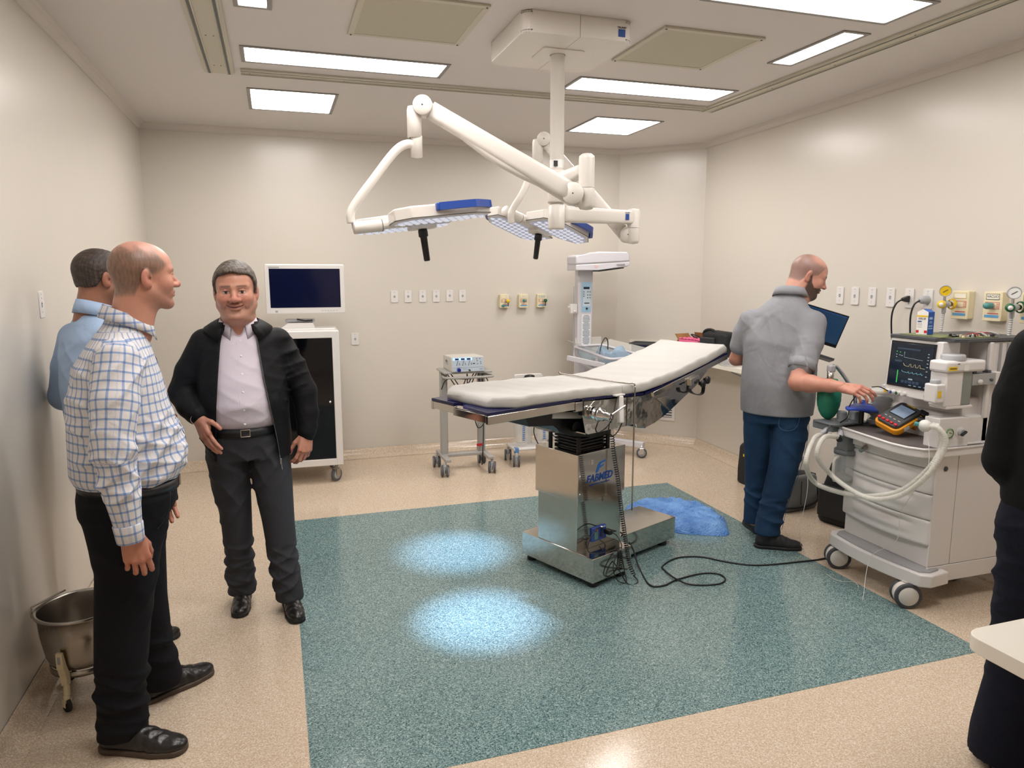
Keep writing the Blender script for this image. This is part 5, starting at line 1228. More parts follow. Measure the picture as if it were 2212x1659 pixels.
def trace(nm, key, pts):
    mb = MB(); mb.tube([on_s(2.842+0.127-0.254*u, 1.212+0.109-0.218*v, 0.0088) for u, v in pts], 0.0011, 4); return mb.build(nm, SC[key], sc_)
trace('waveform', 'w', [(0.33, 0.20), (0.33, 0.33), (0.78, 0.36)])
w_ = [(0.33, 0.47), (0.36, 0.52), (0.40, 0.53)]
for k in range(3): w_ += [(0.47+0.11*k, 0.535), (0.485+0.11*k, 0.48), (0.515+0.11*k, 0.475), (0.525+0.11*k, 0.54)]
trace('waveform', 'y', w_ + [(0.85, 0.545)])
w_ = [(0.31, 0.64), (0.33, 0.67), (0.40, 0.68)]
for k in range(4): w_ += [(0.46+0.10*k, 0.68), (0.47+0.10*k, 0.655), (0.50+0.10*k, 0.70), (0.53+0.10*k, 0.68)]
trace('waveform', 'c', w_)
for k, c_ in enumerate(('yellow', 'trublue', 'green', 'white')):
    p = on_s(2.965-0.036*k, 1.062-0.000*k); r = 0.011
    o = MB().cyl(p, p + Vector((-0.022, 0, -0.002)), r, n=18).build('sensor_port', M['white'], hs)
    MB().cyl(p + Vector((-0.022, 0, -0.002)), p + Vector((-0.024, 0, -0.002)), r*0.72, n=16).build('port_face', M[c_], o)
p = on_s(2.715, 1.070); MB().cyl(p, p + Vector((-0.022, 0, 0)), 0.013, n=20).build('rotary_knob', M['lgrey'], hs)
# interior wall, rear column with rails
ab('recess_wall', M['am'], (3.20, 2.74, 1.0), (3.45, 2.80, 1.345), 0.004)
ab('rear_column', M['am'], (3.355, 2.63, 0.83), (3.62, 3.12, 1.342), 0.006)
ab('edge_strip', M['am'], (3.35, 2.618, 0.96), (3.375, 2.64, 1.342), 0.006)
for x in (3.42, 3.47, 3.54): ab('rail_groove', M['amgrey'], (x, 2.622, 0.86), (x+0.012, 2.632, 1.335), 0.001)
for z in (1.32, 1.23, 0.98): MB().lathe([(0, 0.003), (0.005, 0.002), (0.006, 0)], A((3.50, 2.628, z)), 10, (0, -1, 0)).build('bolt', M['dgrey'], am)
# top board, left open with circuit boards
tb_ = [(3.10, 2.995), (3.095, 2.715), (3.13, 2.69), (3.14, 2.645), (3.20, 2.622), (3.64, 2.622), (3.64, 3.0)]
MB().prism([(x-ao.x, y-ao.y) for x, y in tb_], 1.345, 1.362, bev=0.003).build('top_board', M['dgrey'], am)
cbm = mat('circuit_green', '#6b7548', 0.5)
o = ab('circuit_board', cbm, (3.115, 2.70, 1.3625), (3.30, 2.95, 1.366), 0); ab('circuit_board', cbm, (3.20, 2.64, 1.3625), (3.42, 2.76, 1.366), 0)
rnd = random.Random(8)
mb = MB()
for k in range(26):
    x = rnd.uniform(3.21, 3.41); y = rnd.uniform(2.645, 2.75); mb.use([M['lgrey'], M['print'], M['cream']][k % 3]).b2(A((x, y, 1.366)), A((x+rnd.uniform(0.006, 0.02), y+rnd.uniform(0.005, 0.012), 1.366+rnd.uniform(0.003, 0.012))))
mb.build('board_components', None, am)['kind'] = 'stuff'
mb = MB()
for k in range(6):
    x = 3.22 + 0.03*k; mb.use([M['red'], M['print'], M['whiteprint']][k % 3]).tube(spline([A((x, 2.66, 1.37)), A((x+0.03, 2.67+0.01*k, 1.383)), A((x+0.08, 2.66+0.008*k, 1.384)), A((x+0.11, 2.68, 1.37))], 4), 0.0018, 5)
mb.build('board_wires', None, am)['kind'] = 'stuff'
# vaporizer
va = bpy.data.objects.new('vaporizer', None); COL.objects.link(va); va.parent = am; va.location = (0.035, 0, 0)
def vb(nm, m, lo, hi, bev=0.004): return MB().b2(A(lo), A(hi), bev).build(nm, m, va)
vb('vaporizer_head', M['am'], (3.005, 2.585, 1.205), (3.255, 2.69, 1.262), 0.014)
MB().lathe([(0, 0.028), (0.050, 0.028), (0.054, 0.022), (0.054, 0.0)], A((3.10, 2.64, 1.261)), 32).build('dial_wheel', M['lgrey'], va)
vb('vaporizer_body', M['am'], (3.02, 2.595, 1.035), (3.125, 2.69, 1.206), 0.008)
vb('sump_cover', mat('grey_green_metal', '#8a8f88', 0.35, 0.4), (3.118, 2.60, 1.04), (3.19, 2.69, 1.206), 0.006)
vb('body_foot', M['am'], (3.03, 2.595, 1.025), (3.20, 2.69, 1.04), 0.004)
vb('filler_block', M['am'], (2.965, 2.60, 1.058), (3.025, 2.67, 1.150), 0.008)
MB().lathe([(0, 0.022), (0.018, 0.022), (0.022, 0.016), (0.022, 0.0)], A((2.992, 2.635, 1.149)), 24).build('filler_cap', M['lgrey'], va)
vb('yellow_label', M['yellow'], (3.014, 2.583, 1.216), (3.068, 2.5855, 1.236), 0)
vb('yellow_label', M['yellow'], (2.975, 2.598, 1.085), (2.997, 2.6005, 1.118), 0)
text('SEVOFLURANE', 0.007, M['print'], va, A((3.041, 2.5825, 1.226)), Euler((PI/2, 0, 0)), sx=0.9)
vb('label', M['whiteprint'], (3.112, 2.583, 1.214), (3.14, 2.5855, 1.240), 0)
vb('bracket', M['alu'], (3.19, 2.60, 1.135), (3.345, 2.66, 1.192), 0.003); vb('bracket_end', M['am'], (3.34, 2.60, 1.13), (3.385, 2.66, 1.195), 0.006)
MB().lathe([(0, 0.012), (0.012, 0.010), (0.012, 0)], A((3.238, 2.60, 1.152)), 18, (0, -1, 0)).build('locking_knob', M['white'], va)
MB().lathe([(0, 0.006), (0.008, 0.005), (0.008, 0)], A((3.315, 2.60, 1.158)), 14, (0, -1, 0)).build('bolt', M['dgrey'], va)
for x in (3.205, 3.30): vb('latch', M['dgrey'], (x, 2.61, 1.192), (x+0.022, 2.64, 1.205), 0.002)
text('MAX', 0.007, M['print'], va, A((3.075, 2.5835, 1.248)), Euler((PI/2, 0, 0)))
# castors: large white twin wheels
def big_castor(x, y, ang):
    r = 0.066; R = Matrix.Translation(A((x, y, 0))) @ Matrix.Rotation(ang, 4, 'Z')
    mb = MB(); mb.lathe([(0.0, 0.02), (r*0.9, 0.02), (r*0.97, 0.0), (r*0.9, -0.02), (0, -0.02)], (0, 0, r*1.04), 28, (0, 1, 0)); mb.cyl((0, 0, r*1.9), (0, 0, 0.135), 0.022, n=20)
    c = mb.xf(R).build('castor', M['ivory'], am)
    for s_ in (-1, 1):
        MB().lathe([(r*0.74, 0.010), (r*0.95, 0.009), (r, 0.003), (r, -0.006), (r*0.95, -0.010), (r*0.74, -0.010)], (0, s_*0.032, r), 36, (0, 1, 0)).xf(R).build('tyre', M['wheeldark'], c)
        MB().lathe([(0, 0.012), (r*0.70, 0.011), (r*0.76, 0.008), (r*0.76, -0.008), (0, -0.01)], (0, s_*0.032, r), 32, (0, s_, 0)).xf(R).build('hub', M['ivory'], c)
M['wheeldark'] = mat('dark_grey_tyre', '#47484c', 0.5)
big_castor(2.985, 2.66, -0.45); big_castor(3.02, 3.17, -0.50); big_castor(3.50, 2.85, 0.3); big_castor(3.50, 3.12, 0.3)
# absorber arm at the far front corner
ag = mat('absorber_grey', '#72777a', 0.45)
ab_ = bpy.data.objects.new('absorber', None); COL.objects.link(ab_); ab_.parent = am
def bb(nm, m, lo, hi, bev=0.004): return MB().b2(A(lo), A(hi), bev).build(nm, m, ab_)
bb('absorber_block', ag, (2.915, 3.16, 0.802), (3.18, 3.32, 0.842), 0.008)
bb('absorber_plate', ag, (2.90, 3.14, 0.842), (3.16, 3.30, 0.852), 0.003)
for x, y, r in ((3.03, 3.22, 0.028), (3.12, 3.22, 0.030)):
    MB().lathe([(r+0.006, 0.0), (r+0.006, 0.008), (r, 0.010), (r, 0.045), (r*0.8, 0.055), (0, 0.056)], A((x, y, 0.852)), 22).build('valve_dome', ag, ab_)
for (a, b) in (((2.93, 3.20, 0.82), (2.875, 3.20, 0.79)), ((2.955, 3.14, 0.815), (2.91, 3.10, 0.79))):
    MB().cyl(A(a), A(b), 0.015, n=16).build('breathing_port', M['lgrey'], ab_)
MB().tube(spline([A((2.90, 3.16, 0.845)), A((2.872, 3.15, 0.825)), A((2.868, 3.15, 0.795)), A((2.885, 3.15, 0.785)), A((2.90, 3.15, 0.80))], 5), 0.0045, 8).build('hook', M['dgrey'], ab_)
MB().tube(spline([A((2.95, 3.13, 0.842)), A((2.90, 3.125, 0.848)), A((2.88, 3.13, 0.852))], 4), 0.005, 8).build('lever', M['dgrey'], ab_)
bb('down_block', ag, (2.985, 3.12, 0.695), (3.055, 3.20, 0.802), 0.008)
MB().lathe([(0, 0.672), (0.064, 0.672), (0.064, 0.698), (0, 0.70)], A((3.03, 3.17, 0)), 28).build('canister_lid', ag, ab_)
MB().lathe([(0.0, 0.50), (0.05, 0.505), (0.060, 0.52), (0.060, 0.675), (0.056, 0.675), (0.056, 0.525), (0.0, 0.515)], A((3.03, 3.17, 0)), 28).build('canister', M['clear'], ab_)
MB().lathe([(0.0, 0.516), (0.054, 0.518), (0.054, 0.55), (0, 0.552)], A((3.03, 3.17, 0)), 24).build('absorbent', mat('soda_lime', '#b6b0a8', 0.8, alpha=0.9), ab_)
MB().tube([A((2.965, 3.15, 0.665)), A((2.935, 3.145, 0.66)), A((2.925, 3.145, 0.64)), A((2.925, 3.145, 0.55)), A((2.935, 3.145, 0.53)), A((2.965, 3.15, 0.525))], 0.008, 10).build('canister_handle', M['clearhose'], ab_)
bb('spigot_block', M['am'], (3.0, 3.02, 0.745), (3.07, 3.10, 0.80), 0.01)
MB().cyl(A((3.02, 3.02, 0.745)), A((2.965, 3.00, 0.735)), 0.013, n=16).build('gas_outlet_port', M['steelbrush'], ab_)
MB().lathe([(0.024, 0.012), (0.028, 0.010), (0.028, 0.0)], A((3.032, 2.93, 0.752)), 22, (-1, 0, 0.0)).build('port_ring', M['white'], ab_)
MB().lathe([(0, 0.004), (0.022, 0.004)], A((3.032, 2.93, 0.752)), 20, (-1, 0, 0)).build('port_hole', M['black'], ab_)
# bag arm: post and bent tube
MB().lathe([(0.018, 0.0), (0.018, 0.045), (0.012, 0.045), (0.012, 0.0)], A((2.985, 3.28, 1.085)), 18).build('bag_mount', M['steelbrush'], ab_)
bb('bag_elbow', M['lgrey'], (2.968, 3.262, 1.125), (3.005, 3.298, 1.165), 0.008)
MB().tube(spline([A((2.99, 3.28, 1.152)), A((3.02, 3.28, 1.155)), A((3.07, 3.27, 1.10)), A((3.12, 3.25, 1.02)), A((3.135, 3.24, 0.97)), A((3.135, 3.23, 0.86))], 6), 0.011, 12).build('bag_arm', M['chrome'], ab_)
# bellows dome
MB().lathe([(0, 0.85), (0.07, 0.85), (0.07, 0.865), (0.0, 0.865)], A((3.185, 3.10, 0)), 28).build('bellows_base', ag, ab_)
mb = MB(); pr = [(0.0, 0.87)]
for k in range(6): pr += [(0.058, 0.875+0.022*k), (0.046, 0.886+0.022*k)]
mb.lathe(pr + [(0, 1.0)], A((3.185, 3.10, 0)), 28); mb.build('bellows', M['black'], ab_)
MB().lathe([(0.066, 0.865), (0.066, 1.035), (0.06, 1.05), (0.0, 1.055)], A((3.185, 3.10, 0)), 32).build('bellows_dome', M['clear'], ab_)
MB().lathe([(0.067, 1.02), (0.070, 1.02), (0.070, 1.045), (0.0, 1.056)], A((3.185, 3.10, 0)), 32).build('dome_cap', M['clearhose'], ab_)

# green breathing bag
bgm = mat('green_rubber', '#1f7a5e', 0.42, bump=(10, 0.4, 0.01))
gbg = thing('breathing_bag', 'green rubber breathing bag hanging below the bag arm of the machine', 'breathing bag', (2.985, 3.28, 0.852))
vs = []; fs = []; NZ, NA = 40, 40
for i in range(NZ+1):
    u = i/NZ; z = 0.232*(1-u) + 0.0; r = 0.068*math.sin(PI*min(1, 0.10+u*0.90))**0.42 if u < 0.98 else 0.012
    r = max(r, 0.013)
    for k in range(NA):
        a = 2*PI*k/NA; pl = 1 - 0.035*max(0, math.cos(2*a+0.8))*max(0, math.sin(u*46))**2
        vs.append((r*math.cos(a)*pl, r*0.92*math.sin(a)*pl, z))
for i in range(NZ):
    for k in range(NA): fs.append((i*NA+k, i*NA+(k+1) % NA, (i+1)*NA+(k+1) % NA, (i+1)*NA+k))
fs += [tuple(range(NA))[::-1], tuple(range(NZ*NA, (NZ+1)*NA))]
mb = MB(); mb.add(vs, fs, True); mb.build('bag', bgm, gbg)
MB().lathe([(0.014, 0.225), (0.016, 0.225), (0.016, 0.25), (0.014, 0.25)], n=18).build('bag_neck', M['lgrey'], gbg)
# breathing hoses
bh = thing('breathing_hoses', 'pair of translucent corrugated hoses looping across the drawers to the tester', 'hose', (2.9, 2.9, 0.5))
bo = Vector(bh.location)
def corr(pts, r, name):
    p = spline([Vector(q) - bo for q in pts], 14); out = []; L = 0; rr = []
    dens = []
    for i in range(len(p)-1):
        k = max(1, int((p[i+1]-p[i]).length/0.0028))
        for j in range(k): dens.append(p[i].lerp(p[i+1], j/k))
    rr = [r*(1.0 if i % 3 else 0.88) for i in range(len(dens))]
    return MB().tube(dens, rr, 14).build(name, M['clearhose'], bh)
h1 = [(2.875, 3.20, 0.79), (2.806, 3.18, 0.765), (2.714, 3.12, 0.656), (2.86, 3.208, 0.508), (2.88, 3.034, 0.498), (2.9, 2.848, 0.531), (2.92, 2.67, 0.616), (2.95, 2.551, 0.763), (3.009, 2.55, 0.868), (3.003, 2.56, 0.934), (2.988, 2.6, 0.959)]
h2 = [(2.91, 3.10, 0.79), (2.788, 3.08, 0.802), (2.732, 3.06, 0.708), (2.86, 3.089, 0.586), (2.86, 2.94, 0.543), (2.875, 2.807, 0.531), (2.895, 2.658, 0.594), (2.925, 2.55, 0.715), (2.983, 2.52, 0.843), (2.989, 2.52, 0.91), (2.97, 2.55, 0.95), (2.955, 2.58, 0.952)]
corr(h1, 0.0135, 'hose'); corr(h2, 0.0135, 'hose')
MB().cyl(Vector((2.91, 3.10, 0.79)) - bo, Vector((2.897, 3.085, 0.78)) - bo, 0.0165, n=16).build('hose_cuff', M['black'], bh)
yp = Vector((2.971, 2.62, 0.947)) - bo
yo = MB().ball(yp, 0.030, n=20).build('y_piece', M['frost'], bh)
MB().cyl(yp + Vector((0.0, 0.0, 0.0)), yp + Vector((0.045, -0.035, 0.002)), 0.014, n=16).build('branch', M['frost'], yo)
MB().cyl(yp, yp + Vector((-0.035, 0.03, 0.008)), 0.011, n=16).build('test_port', M['teal'], yo)
sl2 = thing('sampling_line', 'very thin clear tube hanging from the tester down to the floor', 'tube', (3.0, 2.5, 0))
so_ = Vector(sl2.location)
MB().tube(spline([Vector(q) - so_ for q in ((2.971, 2.6, 0.928), (2.934, 2.55, 0.76), (2.939, 2.62, 0.624), (2.95, 2.699, 0.479), (2.95, 2.713, 0.327), (2.93, 2.846, 0.191), (2.80, 2.75, 0.004), (2.948, 2.944, 0.004), (2.872, 3.032, 0.004), (2.981, 3.383, 0.004), (2.82, 3.255, 0.2), (2.791, 3.183, 0.5), (2.85, 3.3, 0.654))], 8), 0.0014, 5).build('tube', M['frost'], sl2)
# tester in orange holster
te = thing('gas_flow_tester', 'orange and charcoal hand held tester with red keys on the machine tray', 'tester', (3.055, 2.83, 0.836), 0)
c_ = M['charc'] = mat('charcoal_plastic', '#3c3e40', 0.45)
# local frame: x along its width (towards the camera right), y up the face
P1 = Vector((3.028, 2.839, 0.842)); P0 = P1 + Vector((-0.010, 0.144, 0.038))
ux = (P1 - P0).normalized(); uy = Vector((0.174, -0.018, 0.078)); uy = (uy - ux*uy.dot(ux)).normalized(); uz = ux.cross(uy)
mt = Matrix((ux, uy, uz)).transposed().to_4x4(); mt.translation = P0 - Vector(te.location)
TW, TH = 0.155, 0.200
def tl_(mb): return mb.xf(mt)
q = [(x+TW/2, y+TH/2) for x, y in rrect(TW, TH, 0.028, 5)]
tl_(MB().prism(q, 0.0, 0.034, bev=0.006)).build('holster', M['orange'], te)
q = [(x+TW/2, y+TH/2) for x, y in rrect(TW-0.022, TH-0.018, 0.024, 5)]
fc = tl_(MB().prism(q, 0.030, 0.052, bev=0.006)).build('case', c_, te)
tl_(MB().b2((0.028, 0.080, 0.0515), (0.128, 0.168, 0.0545), 0.002)).build('screen_frame', M['black'], fc)
tl_(MB().b2((0.034, 0.085, 0.054), (0.122, 0.162, 0.0555), 0)).build('screen', mat('tester_lcd', '#7d8b99', 0.15, emit=0.06, ecol=(0.6, 0.7, 0.85)), fc)
for k in range(5): tl_(MB().box((0.026+0.026*k, 0.022, 0.055), (0.017, 0.013, 0.010), 0.003)).build('red_key', M['red'], fc)
for k in range(4): tl_(MB().box((0.036+0.028*k, 0.055, 0.0525), (0.014, 0.005, 0.002), 0)).build('key_mark', M['lgrey'], fc)
tl_(MB().b2((0.050, 0.181, 0.0515), (0.10, 0.187, 0.0528), 0)).build('maker_strip', M['yellow'], fc)
tl_(MB().b2((TW-0.0005, 0.05, 0.006), (TW+0.001, 0.085, 0.026), 0)).build('label', M['whiteprint'], te)
tl_(MB().cyl((TW-0.01, 0.155, 0.02), (TW+0.03, 0.165, 0.02), 0.018, n=18)).build('port_collar', c_, te)
tl_(MB().cyl((TW+0.02, 0.145, 0.02), (TW+0.055, 0.140, 0.02), 0.012, n=16)).build('port', M['teal'], te)
tl_(MB().box((TW-0.012, 0.190, 0.03), (0.045, 0.035, 0.035), 0.006)).build('bumper', M['black'], te)
tl_(MB().prism([(0.155, -0.070), (0.185, -0.070), (0.180, 0.0), (0.145, 0.0)], 0.03, 0.12, 'x', bev=0.003)).build('stand', M['orange'], te)
# mask and hoses by the domes
bm = thing('face_mask', 'blue anaesthesia face mask resting on the grey valve domes', 'mask', (3.06, 3.11, 0.915), 0.3)
vs = []; fs = []; n_ = 32
ring = [(0.0, 0.0, 0.0)]
prof = [(1.0, 0.0, 0.0), (1.06, 0.006, 0.0), (1.05, 0.014, 0.0), (0.95, 0.018, 0.0), (0.75, 0.032, 0.0), (0.45, 0.044, 0.0), (0.22, 0.05, 0.0), (0.2, 0.07, 0)]
for s_, z, _ in prof:
    for k in range(n_):
        a = 2*PI*k/n_; lx = 0.085*(1.25 if math.cos(a) < 0 else 0.8); vs.append((lx*math.cos(a)*s_, 0.048*math.sin(a)*s_*(1+0.25*math.cos(a)), z + 0.012*abs(math.sin(a))*s_))
for i in range(len(prof)-1):
    for k in range(n_): fs.append((i*n_+k, i*n_+(k+1) % n_, (i+1)*n_+(k+1) % n_, (i+1)*n_+k))
blm = mat('blue_soft_plastic', '#2b47a8', 0.35)
mb = MB(); mb.add(vs[:n_*4], [f for f in fs if max(f) < n_*4], True); mb.add(vs[n_*3:], [tuple(i-n_*3 for i in f) for f in fs if min(f) >= n_*3], True); mb.xf(Matrix.Rotation(0.25, 4, 'Y')); mb.build('mask_cushion', blm, bm)
bm.scale = (1.35, 1.35, 1.0)
MB().box((0.035, 0.0, 0.05), (0.05, 0.035, 0.01), 0.004, Euler((0, 0.3, 0))).build('mask_label', M['whiteprint'], bm)
MB().cyl((0.0, 0, 0.03), (0.0, 0, -0.06), 0.010, n=14).build('mask_stem', M['black'], bm)
lc2 = thing('sensor_cable', 'thin dark cable running from the hand to the grey valve block', 'cable', (2.98, 3.05, 0.95))
lo_ = Vector(lc2.location)
MB().tube(spline([Vector(q) - lo_ for q in ((2.987, 2.98, 1.083), (3.03, 2.97, 1.083), (3.07, 2.95, 1.062))], 6), 0.0028, 6).build('lead', M['cable'], lc2)
MB().tube(spline([Vector(q) - lo_ for q in ((2.957, 3.05, 1.031), (2.947, 3.08, 0.971), (2.956, 3.1, 0.902), (2.975, 3.17, 0.853))], 6), 0.0032, 6).build('lead', M['cable'], lc2)
# medicine carton
mc2 = thing('medicine_carton', 'white and blue medicine carton standing on top of the machine', 'carton', (3.177, 2.839, 1.367), 0.0)
M['cartblue'] = mat('carton_blue', '#1456b0', 0.45); M['cartwhite'] = mat('carton_white', '#e8e4e2', 0.45)
w1, w2, hh = 0.058, 0.055, 0.115
# corner nearest the camera at the origin: white face runs towards -x, blue face towards +x
da = Vector((-0.70, 0.71, 0)); db = Vector((0.92, 0.39, 0)); da = Vector((-0.2, 0.98, 0)).normalized(); db = Vector((0.98, 0.2, 0)).normalized()
q = [Vector((0, 0, 0)), db*w2, db*w2 + da*w1, da*w1]
mb = MB(); mb.use(M['cartwhite']); vs = [v + Vector((0, 0, h)) for h in (0.0, hh) for v in q]
mb.add(vs, [(3, 0, 4, 7), (0, 1, 2, 3), (2, 3, 7, 6)]); mb.use(M['cartblue']); mb.add([vs[0], vs[1], vs[5], vs[4]], [(0, 1, 2, 3)]); mb.add([vs[1], vs[2], vs[6], vs[5]], [(0, 1, 2, 3)])
mb.use(M['cartwhite']); mid = (q[0]+q[3])/2 + Vector((0, 0, hh+0.014)); mid2 = (q[1]+q[2])/2 + Vector((0, 0, hh+0.014))
mb.add([vs[4], vs[7], vs[6], vs[5], mid, mid2], [(0, 1, 4), (1, 2, 5, 4), (2, 3, 5)]); mb.use(M['cartblue']); mb.add([vs[4], vs[5], mid2, mid], [(0, 1, 2, 3)])
mb.build('carton_box', None, mc2)
an = math.atan2(-da.y, -da.x)
def face(nm, m, u, z, wu, wz):  # print on the white face, u from the outer edge
    c = da*(w1*(1-u)) + Vector((0, 0, z)) + Vector((-0.0006*0.98, -0.0006*0.2, 0))*1.0
    return MB().box(c, (w1*wu, 0.0008, wz), 0, Euler((0, 0, an))).build(nm, m, mc2)
face('yellow_stripe', M['yellow'], 0.5, 0.094, 0.98, 0.008); face('print', M['logoblue'], 0.27, 0.066, 0.35, 0.006); face('red_block', M['red'], 0.12, 0.014, 0.24, 0.014); face('red_block', M['red'], 0.86, 0.014, 0.26, 0.014)
for z in (0.055, 0.048, 0.038): face('print_line', M['lgrey'], 0.3, z, 0.4, 0.002)
text('IOFLUR', 0.0145, M['print'], mc2, da*(w1*0.52) + Vector((-0.0012, -0.0003, 0.080)), Euler((PI/2, 0, an)), sx=0.8, depth=0.0003)
bn = math.atan2(db.y, db.x)
for z, w_, h_ in ((0.083, 0.5, 0.012), (0.066, 0.35, 0.003), (0.060, 0.45, 0.003), (0.045, 0.6, 0.003), (0.040, 0.7, 0.003), (0.030, 0.75, 0.005)):
    c = db*(w2*0.45) + Vector((0.0006*0.2, -0.0006*0.98, z)); MB().box(c, (w2*w_, 0.0008, h_), 0, Euler((0, 0, bn))).build('print_line', mat('pale_blue_print', '#a9c4e6', 0.5) if z == 0.083 else bpy.data.materials['pale_blue_print'], mc2)

# ---------------------------------------------------------------- signed distance modelling for people
F = np.float32
class SDF:
    def __init__(s): s.ops = []
    def _a(s, fn, c, r, k, mode): s.ops.append((fn, np.array(c, F), float(r), float(k), mode)); return s
    def cap(s, a, b, r1, r2=None, k=0.02, mode='u', flat=None):
        a = np.array(a, F); b = np.array(b, F); r2 = r1 if r2 is None else r2; ba = b-a; L2 = float(ba@ba) + 1e-9
        fd = None
        if flat is not None: fd = np.array(flat[0], F); fd = fd/np.linalg.norm(fd); ff = flat[1]
        def fn(p):
            pa = p-a; h = np.clip(pa@ba/L2, 0, 1); q = pa - h[:, None]*ba
            if fd is not None:
                t = q@fd; q = q + (t*(1/ff-1))[:, None]*fd
            return np.linalg.norm(q, axis=1) - (r1+(r2-r1)*h)
        return s._a(fn, (a+b)/2, np.sqrt(L2)/2 + max(r1, r2)*1.3, k, mode)
    def path(s, pts, rs, k=0.02, kk=0.01, mode='u', flat=None):
        for i in range(len(pts)-1): s.cap(pts[i], pts[i+1], rs[i], rs[i+1], k if i == 0 else kk, mode, flat)
        return s
    def ell(s, c, r, k=0.02, mode='u', R=None):
        c = np.array(c, F); r = np.array(r, F); Rm = None if R is None else np.array(R, F)
        def fn(p):
            q = p-c
            if Rm is not None: q = q@Rm
            k0 = np.linalg.norm(q/r, axis=1); k1 = np.linalg.norm(q/(r*r), axis=1) + 1e-6
            return k0*(k0-1)/k1
        return s._a(fn, c, max(r), k, mode)
    def stack(s, rows, k=0.02, mode='u', pw=2.0, rnd=0.0):
        """rows: (z, cx, cy, a, b) from bottom to top: elliptic sections"""
        R = np.array(sorted(rows), F); z = R[:, 0]
        zz = np.linspace(z[0], z[-1], 160)
        # smooth interpolation (cosine eased per segment would ripple; use a light blur of the linear table)
        tab = [np.interp(zz, z, R[:, i]) for i in range(1, 5)]
        ker = np.hanning(15); ker /= ker.sum()
        tab = [np.convolve(np.pad(t, 7, mode='edge'), ker, 'valid') for t in tab]
        def fn(p):
            pz = p[:, 2]; cx, cy, a, b = [np.interp(pz, zz, t) for t in tab]
            x = (p[:, 0]-cx)/a; y = (p[:, 1]-cy)/b
            k0 = (np.abs(x)**pw + np.abs(y)**pw)**(1/pw) + 1e-6; k1 = np.sqrt((x/a)**2 + (y/b)**2) + 1e-6
            dl = np.where(k0 < 0.5, -np.minimum(a, b)*0.5, k0*(k0-1)/k1)
            dz = np.maximum(zz[0]-pz, pz-zz[-1])
            return (np.where(dz > 0, np.sqrt(np.maximum(dl, 0)**2 + dz**2), np.maximum(dl, dz)) - rnd).astype(F)
        c = (np.mean(R[:, 1]), np.mean(R[:, 2]), (z[0]+z[-1])/2)
        rad = math.hypot((z[-1]-z[0])/2, float(np.max(np.hypot(np.abs(R[:, 1]-c[0])+R[:, 3], np.abs(R[:, 2]-c[1])+R[:, 4])))) + rnd
        return s._a(fn, c, rad, k, mode)
    def fn(s, fn, c, r, k=0.0, mode='u'): return s._a(fn, c, r, k, mode)
    def sub(s, kind, *a, **kw): kw['mode'] = 's'; return getattr(s, kind)(*a, **kw)
    def eval(s, p, cen=None, cr=0.0, n=1):
        """p (N,3); cen: block centres with n points each"""
        d = np.full(len(p), 1.0, F)
        for fn, c, r, k, mode in s.ops:
            if mode == 'd' or mode == 'i': d = np.where(d < 0.9, fn(p, d), d).astype(F) if mode == 'd' else np.maximum(d, fn(p)).astype(F); continue
            if cen is not None:
                m_ = np.linalg.norm(cen-c, axis=1) < r + cr + k + 0.055
                if not m_.any(): continue
                idx = np.repeat(m_, n); q = p[idx]; v = fn(q); o = d[idx]
            else: idx = slice(None); v = fn(p); o = d
            if mode == 's': v = -v; w_ = (np.maximum(k-np.abs(o-v), 0)/k)**2*k*0.25 if k > 0 else 0; nv = np.maximum(o, v) + w_
            else: w_ = (np.maximum(k-np.abs(o-v), 0)/k)**2*k*0.25 if k > 0 else 0; nv = np.minimum(o, v) - w_
            d[idx] = nv
        return d
    def bbox(s):
        lo = np.min([c-r for f, c, r, k, m_ in s.ops if m_ == 'u'], axis=0); hi = np.max([c+r for f, c, r, k, m_ in s.ops if m_ == 'u'], axis=0); return lo, hi
    def mesh(s, h, lo=None, hi=None):
        b0, b1 = s.bbox(); lo = b0-2*h if lo is None else np.array(lo, F); hi = b1+2*h if hi is None else np.array(hi, F)
        NB = 8; S_ = NB*h; nb = np.ceil((hi-lo)/S_).astype(int)
        bi = np.stack(np.meshgrid(*[np.arange(k) for k in nb], indexing='ij'), -1).reshape(-1, 3)
        cen = (lo + (bi+0.5)*S_).astype(F)
        br = S_*0.5*1.7321; d = s.eval(cen, cen, br*1.5+0.03, 1)
        keep = np.abs(d) < br*1.35 + 0.012; bi = bi[keep]; cen = cen[keep]
        g = np.stack(np.meshgrid(*[np.arange(NB+1)]*3, indexing='ij'), -1).reshape(-1, 3)
        keys = []; pos = []; sgn = []
        CH = 600
        for i0 in range(0, len(bi), CH):
            b = bi[i0:i0+CH]; pts = (lo + (b[:, None, :]*NB + g[None])*h).astype(F).reshape(-1, 3)
            v = s.eval(pts, cen[i0:i0+CH], br, len(g)).reshape(len(b), NB+1, NB+1, NB+1)
            cor = [v[:, i:i+NB, j:j+NB, k:k+NB] for i in (0, 1) for j in (0, 1) for k in (0, 1)]
            neg = sum((c < 0).astype(np.int8) for c in cor); act = (neg > 0) & (neg < 8)
            bb_, ii, jj, kk = np.nonzero(act)
            cv = np.stack([c[act] for c in cor], 1)  # (n,8)
            offs = np.array([(i, j, k) for i in (0, 1) for j in (0, 1) for k in (0, 1)], F)
            sm = np.zeros((len(cv), 3), F); ct = np.zeros(len(cv), F)
            for a in range(8):
                for e in (1, 2, 4):
                    b2 = a | e
                    if b2 == a: continue
                    va, vb = cv[:, a], cv[:, b2]; cr_ = (va < 0) != (vb < 0)
                    t = np.where(cr_, va/(va-vb+1e-12), 0)
                    sm += np.where(cr_[:, None], offs[a] + (offs[b2]-offs[a])*t[:, None], 0); ct += cr_
